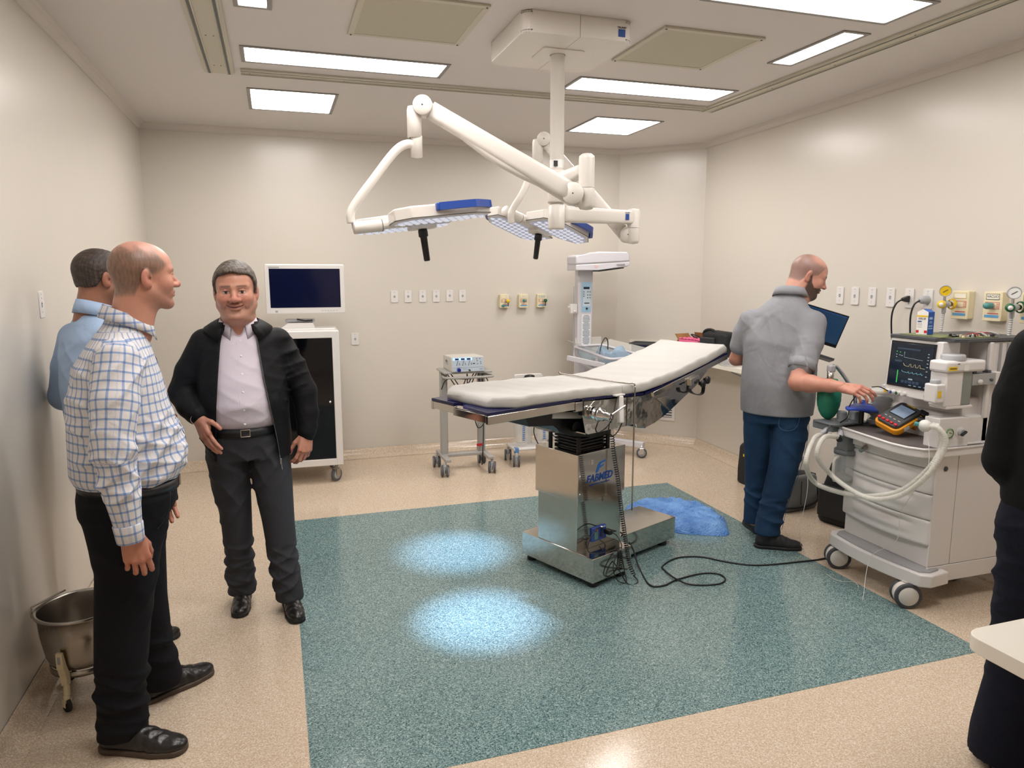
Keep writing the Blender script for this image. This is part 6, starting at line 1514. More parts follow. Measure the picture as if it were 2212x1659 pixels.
            cell = b[bb_]*NB + np.stack([ii, jj, kk], 1)
            keys.append(cell); pos.append(lo + (cell + sm/np.maximum(ct, 1)[:, None])*h)
            sgn.append(np.stack([cv[:, 0] < 0, cv[:, 4] < 0, cv[:, 2] < 0, cv[:, 1] < 0], 1))
        cell = np.concatenate(keys).astype(np.int64); pos = np.concatenate(pos); sg = np.concatenate(sgn)
        D = (nb*NB+3).astype(np.int64)
        def key(c): return (c[:, 0]+1)*D[1]*D[2] + (c[:, 1]+1)*D[2] + c[:, 2]+1
        ky = key(cell); order = np.argsort(ky); ks = ky[order]
        def find(c):
            q = key(c); i = np.clip(np.searchsorted(ks, q), 0, len(ks)-1); return np.where(ks[i] == q, order[i], -1)
        faces = []
        for ax, col in ((0, 1), (1, 2), (2, 3)):
            m_ = sg[:, 0] != sg[:, col]; c = cell[m_]; fl = sg[m_, 0]
            e1 = np.zeros(3, int); e2 = np.zeros(3, int); e1[(ax+1) % 3] = 1; e2[(ax+2) % 3] = 1
            q = np.stack([find(c), find(c-e1), find(c-e1-e2), find(c-e2)], 1); ok = (q >= 0).all(1); q = q[ok]; fl = fl[ok]
            q = np.where(fl[:, None], q, q[:, ::-1]); faces.append(q)
        return pos, np.concatenate(faces)
def smooth_mesh(v, f, it=1, lam=0.5):
    for _ in range(it):
        acc = np.zeros_like(v); ct = np.zeros(len(v), v.dtype)
        for k in range(4):
            np.add.at(acc, f[:, k], v[f[:, (k+1) % 4]]); np.add.at(ct, f[:, k], 1)
            np.add.at(acc, f[:, (k+1) % 4], v[f[:, k]]); np.add.at(ct, f[:, (k+1) % 4], 1)
        v = v + lam*(acc/np.maximum(ct, 1)[:, None] - v)
    return v
def npmesh(name, parts, m, parent, cols=None, uv=None):
    """parts: list of (verts, quads); cols: list of (N,3) colours (srgb 0..1)"""
    V = np.concatenate([p[0] for p in parts]).astype(F); off = 0; Fs = []
    for p in parts: Fs.append(p[1] + off); off += len(p[0])
    Fs = np.concatenate(Fs).astype(np.int32)
    me = bpy.data.meshes.new(name); me.vertices.add(len(V)); me.vertices.foreach_set('co', V.ravel())
    me.loops.add(len(Fs)*4); me.loops.foreach_set('vertex_index', Fs.ravel()); me.polygons.add(len(Fs))
    me.polygons.foreach_set('loop_start', np.arange(0, len(Fs)*4, 4, dtype=np.int32)); me.update(calc_edges=True); me.validate()
    if cols is not None:
        C = np.concatenate(cols).astype(F); C = np.clip(C, 0, 1); C = np.where(C <= 0.04045, C/12.92, ((C+0.055)/1.055)**2.4)
        at = me.color_attributes.new('Col', 'FLOAT_COLOR', 'POINT'); at.data.foreach_set('color', np.concatenate([C, np.ones((len(C), 1), F)], 1).astype(F).ravel())
    if uv is not None:
        at = me.attributes.new('cloth', 'FLOAT_VECTOR', 'POINT'); at.data.foreach_set('vector', uv.astype(F).ravel())
    me.shade_smooth(); me.materials.append(m)
    o = bpy.data.objects.new(name, me); COL.objects.link(o); o.parent = parent; return o
def hexc(h): return np.array([int(h[i:i+2], 16)/255 for i in (1, 3, 5)], F)
def ss(a, b, x): t = np.clip((x-a)/(b-a), 0, 1); return t*t*(3-2*t)
def mixc(c, col, w): return c*(1-w[:, None]) + col*w[:, None]
def wn(p, f, ph=0.0):   # cheap smooth noise
    return (np.sin(p[:, 0]*f*1.0+ph+1.7*np.sin(p[:, 1]*f*0.7+ph)) + np.sin(p[:, 1]*f*1.1+2.1*ph+1.5*np.sin(p[:, 2]*f*0.8)) + np.sin(p[:, 2]*f*0.9+ph*0.3+1.3*np.sin(p[:, 0]*f*0.9)))/3
def skinmat(name, sub=0.0):
    t = NT(name); a = t.n('ShaderNodeAttribute'); a.attribute_name = 'Col'
    v = t.coord(); n1 = t.noise(v, 45, 4)
    c = t.mix(0.35, a.outputs['Color'], t.ramp(n1, [(0.3, (0.86, 0.83, 0.82, 1)), (0.7, (1.08, 1.08, 1.06, 1))]), 'MULTIPLY')
    t.l(c, t.b.inputs['Base Color']); t.b.inputs['Roughness'].default_value = 0.42; t.b.inputs['Subsurface Weight'].default_value = 0.08
    t.b.inputs['Subsurface Radius'].default_value = (0.01, 0.004, 0.002)
    t.bump(t.noise(v, 220, 3), 0.25, 0.002); return t.m
M['skin'] = skinmat('skin')

# ------------------------------------------------ head, in head coordinates: x right, y forward, z up, eyes at z=0
def build_head(st):
    s = SDF(); fat = st.get('fat', 0); sm = st.get('smile', 0)
    X = lambda p: np.stack([np.abs(p[:, 0]), p[:, 1], p[:, 2]], 1)
    s.ell((0, -0.014, 0.030), (0.076, 0.096, 0.086), k=0).ell((0, 0.030, 0.032), (0.064, 0.062, 0.060), k=0.03)
    s.ell((0, 0.034, -0.032), (0.060+fat*0.004, 0.060, 0.072), k=0.03)
    for q in (-1, 1):
        s.cap((q*(0.046+fat*0.007), 0.004, -0.058), (q*0.020, 0.070, -0.094-fat*0.004), 0.024+fat*0.004, 0.020+fat*0.004, k=0.03)
        s.ell((q*0.038, 0.060, -0.030+0.004*sm), (0.026+fat*0.003, 0.025, 0.026), k=0.025)
        s.cap((q*0.010, 0.087, 0.020), (q*0.046, 0.072, 0.022), 0.0105, 0.009, k=0.014)
    s.ell((0, 0.079, -0.100), (0.023+fat*0.004, 0.019, 0.017), k=0.014)
    if fat: s.ell((0, 0.036, -0.116), (0.054, 0.046, 0.026), k=0.022)
    for q in (-1, 1):
        s.sub('ell', (q*0.031, 0.104, 0.001), (0.021, 0.022, 0.0125), k=0.014)
        s.ell((q*0.031, 0.0745, 0.000), (0.0135, 0.0135, 0.0135), k=0.0015)
        up_, dn_ = (0.0062, -0.0066) if sm else (0.0078, -0.0072)
        s.path([(q*0.0155, 0.0815, 0.000), (q*0.023, 0.0860, up_-0.0005), (q*0.034, 0.0862, up_+0.0008), (q*0.0475, 0.0765, 0.000)], [0.0020, 0.0030, 0.0032, 0.0020], k=0.004, kk=0.004)
        s.path([(q*0.0155, 0.0815, -0.001), (q*0.024, 0.0852, dn_), (q*0.036, 0.0845, dn_), (q*0.0465, 0.0770, -0.001)], [0.0018, 0.0026, 0.0026, 0.0018], k=0.004, kk=0.004)
        if sm: s.ell((q*0.033, 0.078, -0.0165), (0.017, 0.009, 0.0055), k=0.010)
    nl = st.get('nose', 0.0)
    s.cap((0, 0.084, 0.014), (0, 0.112+nl, -0.026), 0.0085, 0.0105, k=0.012).ell((0, 0.113+nl, -0.030), (0.0125+fat*0.003, 0.0125, 0.0115), k=0.008)
    for q in (-1, 1):
        s.ell((q*(0.0135+fat*0.003), 0.101, -0.033), (0.0085, 0.012, 0.0085), k=0.007)
    for q in (-1, 1): s.sub('ell', (q*0.0075, 0.106+nl, -0.043), (0.0038, 0.006, 0.004), k=0.003)
    cw = 0.024+0.008*sm; cz = -0.062+0.009*sm; cyy = 0.086-0.004*sm
    mz = lambda x: -0.0615 + (cz+0.0615)*(x/cw)**2
    for q in (-1, 1):
        s.path([(0, 0.0965, -0.0560), (q*0.012, 0.0950, mz(0.012)+0.0060), (q*cw, cyy, cz)], [0.0058, 0.0052, 0.0028], k=0.009, kk=0.006)
        s.path([(0, 0.0955, -0.0685), (q*0.012, 0.0935, mz(0.012)-0.0068), (q*cw, cyy, cz)], [0.0068, 0.0058, 0.0026], k=0.009, kk=0.006)
        s.ell((q*(cw+0.010), cyy-0.010, cz+0.001), (0.012, 0.012, 0.014), k=0.012)
        if sm: s.ell((q*0.040, 0.070, -0.030), (0.020, 0.021, 0.017), k=0.014)
    for q in (-1, 1):
        s.sub('path', [(0, 0.104, -0.0618), (q*0.012, 0.1025, mz(0.012)), (q*cw, cyy+0.007, cz)], [0.0022+0.0010*sm, 0.0022+0.0008*sm, 0.0014], k=0.003, kk=0.003)
    s.sub('cap', (-0.012, 0.102, -0.0835), (0.012, 0.102, -0.0835), 0.006, k=0.012)
    for q in (-1, 1):   # ears
        a = 0.35; R = np.array([[math.cos(a)*1, -q*math.sin(a), 0], [q*math.sin(a), math.cos(a), 0], [0, 0, 1]])
        s.ell((q*0.080, -0.012, -0.010), (0.0085, 0.0190, 0.0325), k=0.006, R=R)
        s.ell((q*0.077, -0.004, -0.032), (0.008, 0.011, 0.011), k=0.006)
        s.sub('ell', (q*0.0905, -0.007, -0.005), (0.0065, 0.0100, 0.0195), k=0.004, R=R)
        s.sub('ell', (q*0.083, 0.001, -0.014), (0.007, 0.005, 0.007), k=0.003)
    nk = st.get('neck', (0, -0.050, -0.19)); nr = st.get('neckr', 0.056)
    s.cap((0, -0.028, -0.045), nk, nr, nr+0.008, k=0.03)
    s.cap((0, 0.0, -0.075), (nk[0], nk[1]+0.02, nk[2]), nr*0.80, nr*0.85, k=0.03)
    h = 0.0022
    v, f = s.mesh(h); v = smooth_mesh(v, f, 1, 0.4)
    # colours
    ax = np.abs(v[:, 0]); y = v[:, 1]; z = v[:, 2]
    c = np.tile(hexc(st['skin']), (len(v), 1)); red = hexc(st.get('ruddy', '#b8705c'))
    c = mixc(c, red, 0.45*np.exp(-((ax-0.042)**2+(z+0.028)**2)/0.0006)*(y > 0.03)); c = mixc(c, red, 0.5*np.exp(-((ax)**2+(z+0.030)**2)/0.00035)*(y > 0.09))
    c = mixc(c, red, 0.45*((ax > 0.074) & (z < 0.03) & (z > -0.05)).astype(F))
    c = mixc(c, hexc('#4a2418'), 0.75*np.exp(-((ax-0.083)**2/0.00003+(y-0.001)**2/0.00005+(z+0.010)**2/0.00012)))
    if st.get('bald'): c = mixc(c, hexc(st.get('scalp', '#c08a74')), ss(0.05, 0.10, z))
    ev = (ax-0.031)/0.0140; op = (0.0050 if sm else 0.0062)*np.sqrt(np.maximum(0, 1-ev**2)); on = ((np.abs(z+0.0003) < op) & (y > 0.078) & (np.abs(ev) < 1)).astype(F)
    c = mixc(c, hexc('#c7b8b0'), on*0.85); c = mixc(c, hexc('#251912'), on*(1-ss(0.0052, 0.0066, np.hypot(ax-0.031, z))))
    ld = np.exp(-((np.abs(z+0.0003)-op-0.0010)/0.0016)**2)*(y > 0.076)*(np.abs(ev) < 1.05); c = mixc(c, hexc('#4a2c22'), np.clip(ld*np.where(z > 0, 0.85, 0.45), 0, 1))
    bw = np.exp(-((z-(0.0245-0.10*np.maximum(ax-0.033, 0)))/0.0038)**2)*ss(0.008, 0.014, ax)*(1-ss(0.044, 0.054, ax))*(y > 0.055)
    c = mixc(c, hexc(st.get('browc', '#4b3a32')), bw*st.get('brow', 0.7))
    mzz = mz(np.minimum(ax, cw)); lips = ((ax < cw)*(y > 0.080)*np.clip(1.3-np.abs(z-mzz)/(0.0085*(1-0.7*(ax/cw)**2)), 0, 1)).astype(F); c = mixc(c, hexc(st.get('lip', '#a2604f')), np.clip(lips, 0, 1)*0.55)
    ml = np.exp(-((z-mzz)/(0.0020+0.0006*sm))**2)*(ax < cw+0.001)*(y > 0.078); c = mixc(c, hexc('#401812'), np.clip(ml, 0, 1)*0.92)
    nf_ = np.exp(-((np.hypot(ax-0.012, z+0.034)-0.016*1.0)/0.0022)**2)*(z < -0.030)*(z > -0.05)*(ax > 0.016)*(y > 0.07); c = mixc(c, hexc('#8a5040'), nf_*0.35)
    if sm:  # shade of the smile creases and folds, painted into the skin colour
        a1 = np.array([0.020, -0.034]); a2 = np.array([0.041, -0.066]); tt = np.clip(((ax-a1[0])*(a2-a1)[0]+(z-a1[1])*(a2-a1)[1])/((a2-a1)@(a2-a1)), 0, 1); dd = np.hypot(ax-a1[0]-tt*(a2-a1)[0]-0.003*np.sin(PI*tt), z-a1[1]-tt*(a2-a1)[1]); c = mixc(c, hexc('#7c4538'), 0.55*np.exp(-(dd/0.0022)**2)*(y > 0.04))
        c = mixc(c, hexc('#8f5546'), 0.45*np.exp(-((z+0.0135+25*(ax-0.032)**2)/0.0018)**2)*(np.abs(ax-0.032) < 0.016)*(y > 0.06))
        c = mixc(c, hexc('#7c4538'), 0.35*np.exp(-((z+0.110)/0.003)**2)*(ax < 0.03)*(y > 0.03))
    nz_ = np.exp(-((ax-0.0075)/0.0035)**2-((z+0.0415)/0.0025)**2)*(y > 0.09); c = mixc(c, hexc('#4a2018'), nz_*0.8)
    if st.get('beard'):
        zup = np.interp(y, [-0.02, 0.005, 0.022, 0.045, 0.070, 0.085, 0.10], [0.012, 0.006, -0.032, -0.054, -0.050, -0.041, -0.040])
        lo_ = np.interp(y, [-0.02, 0.02, 0.06, 0.09], [-0.075, -0.100, -0.125, -0.14])
        stc = ss(-0.002, 0.009, zup-z)*ss(-0.010, 0.006, y)*ss(-0.012, 0.006, z-lo_)*(1-np.clip(lips, 0, 1)*0.9)
        c = mixc(c, hexc(st['beard']), np.clip(stc, 0, 1)*0.80)
    if st.get('stubble'):
        bd = ss(0.025, 0.055, -z)*ss(-0.03, 0.02, y)*ss(-0.15, -0.105, z)*(1-np.clip(lips, 0, 1)); c = mixc(c, hexc(st['stubble']), 0.25*bd)
    zl = np.interp(y, [-0.12, -0.045, -0.02, 0.015, 0.035, 0.055, 0.075, 0.11], st.get('line', [-0.062, -0.055, 0.000, 0.012, 0.030, 0.070, 0.088, 0.10]))
    if st.get('buzz'):
        hm = ss(-0.006, 0.010, z-zl)*(ax < 0.081); top = ss(0.055, 0.085, z)*ss(-0.06, 0.0, y); c = mixc(c, hexc(st['buzz']), hm*(0.62-0.55*top))
    if st.get('paint'):
        sd = ss(-0.012, 0.012, z-zl)*(ax < 0.083); lim = np.interp(y, [-0.12, -0.06, 0.0, 0.035, 0.06, 0.075], [0.092, 0.088, 0.080, 0.066, 0.045, 0.02]); tp_ = ss(-0.016, 0.016, lim-z + 0.008*np.sin(v[:, 1]*140+v[:, 2]*60))
        
        rr_ = np.random.RandomState(3).rand(len(v)).astype(F); stv = 0.80+0.20*wn(v*np.array([1, 1.6, 0.45]), 330) + 0.10*(rr_-0.5); c = mixc(c, hexc(st['paint']), np.clip(sd*tp_*stv*0.95 + 0.20*sd*(1-tp_)*(1-ss(0.0, 0.05, y)), 0, 1))
    hair = None
    if st.get('hair'):
        hs = SDF(); t = st.get('ht', 0.008)
        hs.ell((0, -0.014, 0.030), (0.076+t, 0.096+t, 0.086+t), k=0).ell((0, 0.030, 0.032), (0.064+t, 0.062+t*0.6, 0.060+t), k=0.03)
        hs.ell((0, -0.03, -0.03), (0.062+t, 0.062+t, 0.05), k=0.03)
        if st.get('fringe'): hs.ell((0.012, 0.070, 0.082), (0.045, 0.026, 0.020), k=0.02)
        line = st.get('line', [-0.062, -0.055, 0.000, 0.012, 0.030, 0.070, 0.088, 0.10]); thin = st.get('thin', False)
        def cut(p):
            zl_ = np.interp(p[:, 1], [-0.12, -0.045, -0.02, 0.015, 0.035, 0.055, 0.075, 0.11], line) + 0.003*np.sin(p[:, 0]*90+1) + 0.0015*np.sin(p[:, 0]*420+p[:, 1]*300)
            v_ = (zl_ - p[:, 2])*0.7
            if thin: v_ = np.maximum(v_, (p[:, 2] - (0.062 + 0.010*np.sin(p[:, 1]*110) - 0.25*np.maximum(p[:, 1]+0.01, 0) + 0.35*np.maximum(-p[:, 1]-0.04, 0)))*0.7)
            return v_.astype(F)
        amp = st.get('hamp', 0.0018)
        def dsp(p, d): return d + amp*(np.sin(np.arctan2(p[:, 0], p[:, 2]+0.02)*38 + 9*np.sin(p[:, 1]*40)) + 0.7*np.sin(p[:, 0]*230+p[:, 1]*90+p[:, 2]*120)*np.cos(p[:, 1]*160))
        hs.fn(dsp, (0, 0, 0), 1, mode='d'); hs.fn(cut, (0, 0, 0), 1, mode='i')
        hv, hf = hs.mesh(0.0026); hc = np.tile(hexc(st['hair']), (len(hv), 1)); h2 = hexc(st.get('hair2', st['hair']))
        hc = mixc(hc, h2, np.clip(0.5+0.6*wn(hv, 180) + 0.3*np.sin(hv[:, 0]*500+hv[:, 1]*200), 0, 1)); hair = (hv, hf, hc)
    return (v, f, c), hair
# ------------------------------------------------ hand: x along the fingers, y towards the thumb, z = back of the hand
def build_hand(curl=(0.3, 0.4, 0.45, 0.5), spread=0.06, thumb=(0.75, -0.35), wrist=0.055, col='#b8765c', fore=None, tcurl=0.3):
    s = SDF(); kn = [(0.092, 0.030, 0.004), (0.096, 0.009, 0.006), (0.090, -0.012, 0.004), (0.080, -0.031, 0.0)]
    L = [(0.043, 0.026, 0.021), (0.047, 0.030, 0.022), (0.043, 0.028, 0.022), (0.034, 0.022, 0.019)]; rad = [0.0098, 0.0100, 0.0094, 0.0082]
    for i, k_ in enumerate(kn):
        s.cap((0.005, k_[1]*0.55, 0.0), k_, 0.0165, 0.0120, k=0.012)
    s.cap((0.02, 0.018, -0.008), (0.06, 0.028, -0.006), 0.014, 0.012, k=0.012); s.cap((0.02, -0.018, -0.008), (0.065, -0.024, -0.006), 0.013, 0.011, k=0.012)
    if fore is None: s.cap((-0.05, 0, 0), (0.012, 0, 0), 0.0265, 0.0245, k=0.015, flat=((0, 0, 1), 0.80))
    else: s.path(fore[0], fore[1], k=0.015, kk=0.02)
    for i in range(4):
        p = np.array(kn[i], float); a = 0.0; sp = spread*(1.5-i)
        for j, l in enumerate(L[i]):
            a += curl[i]*(0.75, 1.1, 0.8)[j]*1.0
            q = p + l*np.array([math.cos(a)*math.cos(sp), math.cos(a)*math.sin(sp), -math.sin(a)])
            s.cap(p, q, rad[i]*(1-0.07*j), rad[i]*(0.95-0.09*j), k=0.004 if j else 0.006); p = q
    p = np.array([0.022, 0.026, -0.008]); a = thumb[0]; e = thumb[1]
    for j, (l, r) in enumerate(((0.042, 0.0135), (0.033, 0.0112), (0.026, 0.0100))):
        q = p + l*np.array([math.cos(a)*math.cos(e), math.sin(a)*math.cos(e), math.sin(e)])
        s.cap(p, q, r, r*0.88, k=0.010 if j == 0 else 0.004); p = q; a -= tcurl
    v, f = s.mesh(0.0024); v = smooth_mesh(v, f, 1, 0.35)
    c = np.tile(hexc(col), (len(v), 1)); c = mixc(c, hexc('#a85f4c'), 0.4*ss(0.08, 0.10, v[:, 0])*(1-ss(0.10, 0.12, v[:, 0]))); c = mixc(c, hexc('#b4705e'), 0.3*ss(0.13, 0.17, v[:, 0]))
    c = mixc(c, hexc('#7d4a3a'), 0.16*np.clip(wn(v, 170), 0, 1))
    return v, f, c
def place(v, o, xd, zd, mirror=False, sc=1.0):
    x = np.array(xd, float); x /= np.linalg.norm(x); z = np.array(zd, float); z -= x*(z@x); z /= np.linalg.norm(z); y = np.cross(z, x)
    w_ = v.copy()
    if mirror: w_[:, 1] *= -1
    return (w_[:, :1]*x + w_[:, 1:2]*y + w_[:, 2:3]*z)*sc + np.array(o)
def hand_at(wrist, fdir, back, left=False, sc=1.0, **kw):
    """left hand is the mirror image: thumb on the other side"""
    v, f, c = build_hand(**kw); v = place(v, wrist, fdir, back, left, sc)
    return v, (f[:, ::-1] if left else f), c
def head_at(st, o, fwd, up, sc=1.0):
    if 'neckto' in st:
        f_ = np.array(fwd, float); f_ /= np.linalg.norm(f_); u_ = np.array(up, float); u_ -= f_*(u_@f_); u_ /= np.linalg.norm(u_); q = (np.array(st['neckto'])-np.array(o))/sc
        st = dict(st); st['neck'] = (float(q@np.cross(f_, u_)), float(q@f_), float(q@u_))
    (v, f, c), hair = build_head(st)
    fwd = np.array(fwd, float); fwd /= np.linalg.norm(fwd); up = np.array(up, float); up -= fwd*(up@fwd); up /= np.linalg.norm(up); x = np.cross(fwd, up)
    T = lambda q: (q[:, :1]*x + q[:, 1:2]*fwd + q[:, 2:3]*up)*sc + np.array(o)
    return (T(v), f, c), (None if hair is None else (T(hair[0]), hair[1], hair[2]))
def shoe(parent, heel, toe, m, sole_m, lift=0.0, laces=True, L=None, wide=1.0, low=False):
    """heel, toe: ground points (x, y) in the parent's frame"""
    h = np.array(heel, float); t = np.array(toe, float); d = t-h; ln = float(np.hypot(*d)); a = math.atan2(d[1], d[0]) - PI/2; k_ = ln/0.29
    s = SDF()
    s.cap((0, 0.042, 0.045), (0, 0.060, 0.088), 0.036, 0.038, k=0).cap((0, 0.050, 0.040), (0.002, 0.185, 0.030), 0.036, 0.044, k=0.02, flat=((0, 0, 1), 0.9))
    s.ell((0.002, 0.225, 0.026), (0.043, 0.062, 0.030), k=0.02).cap((0, 0.06, 0.085), (0, 0.155, 0.055), 0.030, 0.028, k=0.03)
    s.fn(lambda p: (0.012 - p[:, 2]).astype(F), (0, 0, 0), 1, mode='i'); s.fn(lambda p: (p[:, 2] - 0.105).astype(F), (0, 0, 0), 1, mode='i')
    s.fn(lambda p, d_: d_ + 0.0012*np.sin(p[:, 1]*190+3*np.sin(p[:, 0]*60))*ss(0.10, 0.14, p[:, 1])*(1-ss(0.20, 0.24, p[:, 1])), (0, 0, 0), 1, mode='d')
    v, f = s.mesh(0.0042); v[:, 0] *= wide
    R = np.array([[math.cos(a), math.sin(a)], [-math.sin(a), math.cos(a)]])
    def T(q):
        q = q.copy()*np.array([k_, k_, k_ if k_ < 1 else 1.0]); xy = q[:, :2]@R + h; return np.concatenate([xy, q[:, 2:3] + lift], 1)
    o = npmesh('shoe', [(T(v), f)], m, parent)
    s2 = SDF(); s2.cap((0, 0.038, 0.0), (0.0, 0.06, 0.0), 0.040, 0.040, k=0).cap((0, 0.05, 0), (0.003, 0.19, 0), 0.036, 0.050, k=0.02).cap((0.003, 0.19, 0), (0.003, 0.242, 0), 0.050, 0.044, k=0.02)
    s2.fn(lambda p: (np.abs(p[:, 2]-0.0115) - 0.0115).astype(F), (0, 0, 0), 1, mode='i')
    # flat slab: extrude the outline by ignoring z
    s3 = SDF()
    def slab(p):
        q = p.copy(); q[:, 2] = 0; d_ = s2.eval(q) if False else np.minimum(np.minimum(_cap2(q, (0, 0.038), (0, 0.06), 0.041, 0.041), _cap2(q, (0, 0.05), (0.003, 0.19), 0.037, 0.0495)), _cap2(q, (0.003, 0.19), (0.003, 0.243), 0.0495, 0.043))
        return np.maximum(d_, np.abs(p[:, 2]-0.0105)-0.0105).astype(F)
    s3.fn(slab, (0, 0.14, 0.01), 0.2, k=0); v2, f2 = s3.mesh(0.0045, (-0.07, -0.02, -0.006), (0.07, 0.31, 0.03)); v2[:, 0] *= wide
    npmesh('sole', [(T(v2), f2)], sole_m, o)
    if laces:
        mb = MB()
        for i in range(3):
            y0 = 0.105+0.020*i; z0 = 0.088-0.012*i
            q = T(np.array([(-0.024, y0, z0-0.008), (-0.008, y0+0.004, z0+0.002), (0.008, y0+0.004, z0+0.002), (0.024, y0, z0-0.008)])); mb.tube([tuple(w_) for w_ in q], 0.0022, 6)
        q = T(np.array([(0.004, 0.10, 0.094), (0.022, 0.095, 0.098), (0.030, 0.105, 0.080)])); mb.tube([tuple(w_) for w_ in q], 0.002, 6)
        mb.build('laces', M['rubber'], o)
    return o
def _cap2(p, a, b, r1, r2):
    a = np.array(a, F); b = np.array(b, F); ba = b-a; pa = p[:, :2]-a; h_ = np.clip(pa@ba/float(ba@ba), 0, 1); return np.linalg.norm(pa-h_[:, None]*ba, axis=1) - (r1+(r2-r1)*h_)
def collar(parent, c, r_in, tilt, hgt, m, gap=0.5, name='collar', up=(0, 0, 1), flare=0.012, point=0.035, drop=0.0, fwd=0.0):
    """folded collar round the neck; opens at the front (+y) by gap radians either side"""
    n = 40; vs = []; K = 5
    for i in range(n+1):
        t = i/n; a = PI/2 + gap + (2*PI-2*gap)*t; e = abs(2*t-1)**6
        rx, ry = r_in
        for (dr, dz) in ((0.0, 0.004), (0.002, hgt), (0.007, hgt+0.002), (0.010+flare*0.5, hgt*0.45), (0.010+flare, -0.006-point*e), (0.007+flare, -0.006-point*e), (0.006, hgt*0.5)):
            vs.append(Vector(c) + Vector(((rx+dr)*math.cos(a), (ry+dr)*math.sin(a) + fwd*e, dz - tilt*math.sin(a) - drop*e)))
    K = 7; fs = [(i*K+k, i*K+(k+1) % K, (i+1)*K+(k+1) % K, (i+1)*K+k) for i in range(n) for k in range(K)] + [tuple(range(K)), tuple(range(n*K, (n+1)*K))]
    mb = MB(); mb.add(vs, fs, True); return mb.build(name, m, parent)
def seg_uv(v, segs):
    """cloth coordinates: nearest bone; segs: (a, b, ref, radius, v offset)"""
    best = np.full(len(v), 9.0); uv = np.zeros((len(v), 3))
    for a, b, ref, r, off in segs:
        a = np.array(a, float); b = np.array(b, float); d = b-a; L = np.linalg.norm(d); d /= L; x = np.array(ref, float); x -= d*(x@d); x /= np.linalg.norm(x); y = np.cross(d, x)
        q = v-a; h_ = q@d; hc = np.clip(h_, 0, L); rr = np.linalg.norm(q - hc[:, None]*d, axis=1)/r; m_ = rr < best
        th = np.arctan2(q@y, q@x); uv[m_, 0] = (th*r)[m_]; uv[m_, 1] = (h_+off)[m_]; best[m_] = rr[m_]
    return uv
def fabric(name, col, rough=0.85, wr=0.35, scale=6, sheen=0.0, fine=(260, 0.25), col2=None):
    t = NT(name); v = t.coord(); t.b.inputs['Roughness'].default_value = rough; t.b.inputs['Specular IOR Level'].default_value = 0.25
    t.b.inputs['Base Color'].default_value = lin(col)
    if col2: t.l(t.ramp(t.noise(v, 3, 5, 0.7), [(0.35, col), (0.65, col2)]), t.b.inputs['Base Color'])
    n1 = t.n('ShaderNodeTexNoise'); n1.inputs['Scale'].default_value = scale; n1.inputs['Detail'].default_value = 1.5; n1.inputs['Distortion'].default_value = 2.0
    t.l(v, n1.inputs['Vector']); b1 = t.n('ShaderNodeBump'); b1.inputs['Strength'].default_value = wr; b1.inputs['Distance'].default_value = 0.02; t.l(n1.outputs['Fac'], b1.inputs['Height'])
    b2 = t.n('ShaderNodeBump'); b2.inputs['Strength'].default_value = fine[1]; b2.inputs['Distance'].default_value = 0.002; t.l(t.noise(v, fine[0], 2), b2.inputs['Height']); t.l(b1.outputs['Normal'], b2.inputs['Normal'])
    t.l(b2.outputs['Normal'], t.b.inputs['Normal']); return t
def folds(amp, terms, zr):
    """creases: warped oriented ridges, present only in patches, faded outside zr (z0, z1)"""
    def f_(p, d):
        w_ = ss(zr[0], zr[0]+0.05, p[:, 2])*(1-ss(zr[1]-0.05, zr[1], p[:, 2])); s_ = 0
        for i, (kx, ky, kz, ph, a) in enumerate(terms):
            arg = kx*p[:, 0]+ky*p[:, 1]+kz*p[:, 2]+ph + 1.6*np.sin(9*p[:, 2]+13*p[:, 0]+ph)+1.2*np.sin(17*p[:, 1]-8*p[:, 2]+2*ph)
            patch = ss(-0.3, 0.7, np.sin(6.5*p[:, 2]+9*p[:, 0]+7*p[:, 1]+2.3*ph+i)); r_ = 1-np.abs(np.sin(arg*0.5)); s_ = s_ + a*patch*(r_**1.5*1.6-0.5)
        return (d - amp*0.8*w_*s_).astype(F)
    return f_
def surf_y(s, x, z, lo=0.0, hi=0.35):
    """front surface of a garment at local x, z"""
    y = np.linspace(hi, lo, 120).astype(F); p = np.stack([np.full(120, x), y, np.full(120, z)], 1).astype(F); d = s.eval(p); i = int(np.argmax(d < 0)); return float(y[i])
M['leather'] = mat('black_leather', '#1d1a19', 0.28, bump=(50, 0.25)); M['brownsole'] = mat('brown_rubber_sole', '#4a3c30', 0.6); M['blacksole'] = mat('black_rubber_sole', '#151516', 0.6)
M['belt'] = mat('belt_leather', '#1c1c20', 0.4)
def beltring(parent, z0, z1, cx, cy, a, b, buckle=True, tilt=0.0, m=None):
    vs = []; n = 64
    for i in range(n):
        t = 2*PI*i/n
        for dr, z in ((0, z0), (0.004, z0), (0.004, z1), (0, z1)): vs.append((cx+(a+dr)*math.cos(t), cy+(b+dr)*math.sin(t), z + tilt*math.sin(t)))
    mb = MB(); mb.add(vs, [(4*i+k, 4*i+(k+1) % 4, (4*i+4+(k+1) % 4) % (4*n), (4*i+4+k) % (4*n)) for i in range(n) for k in range(4)], True); o = mb.build('belt', m or M['belt'], parent)
    if buckle:
        mb = MB(); zc = (z0+z1)/2 + tilt; y = cy+b+0.006
        for lo, hi in (((-0.022, 0.014), (0.022, 0.018)), ((-0.022, -0.018), (0.022, -0.014)), ((-0.022, -0.014), (-0.018, 0.014)), ((0.018, -0.014), (0.022, 0.014))): mb.b2((cx+lo[0], y-0.003, zc+lo[1]), (cx+hi[0], y+0.003, zc+hi[1]), 0.001)
        mb.build('buckle', M['steelbrush'], o)
    return o

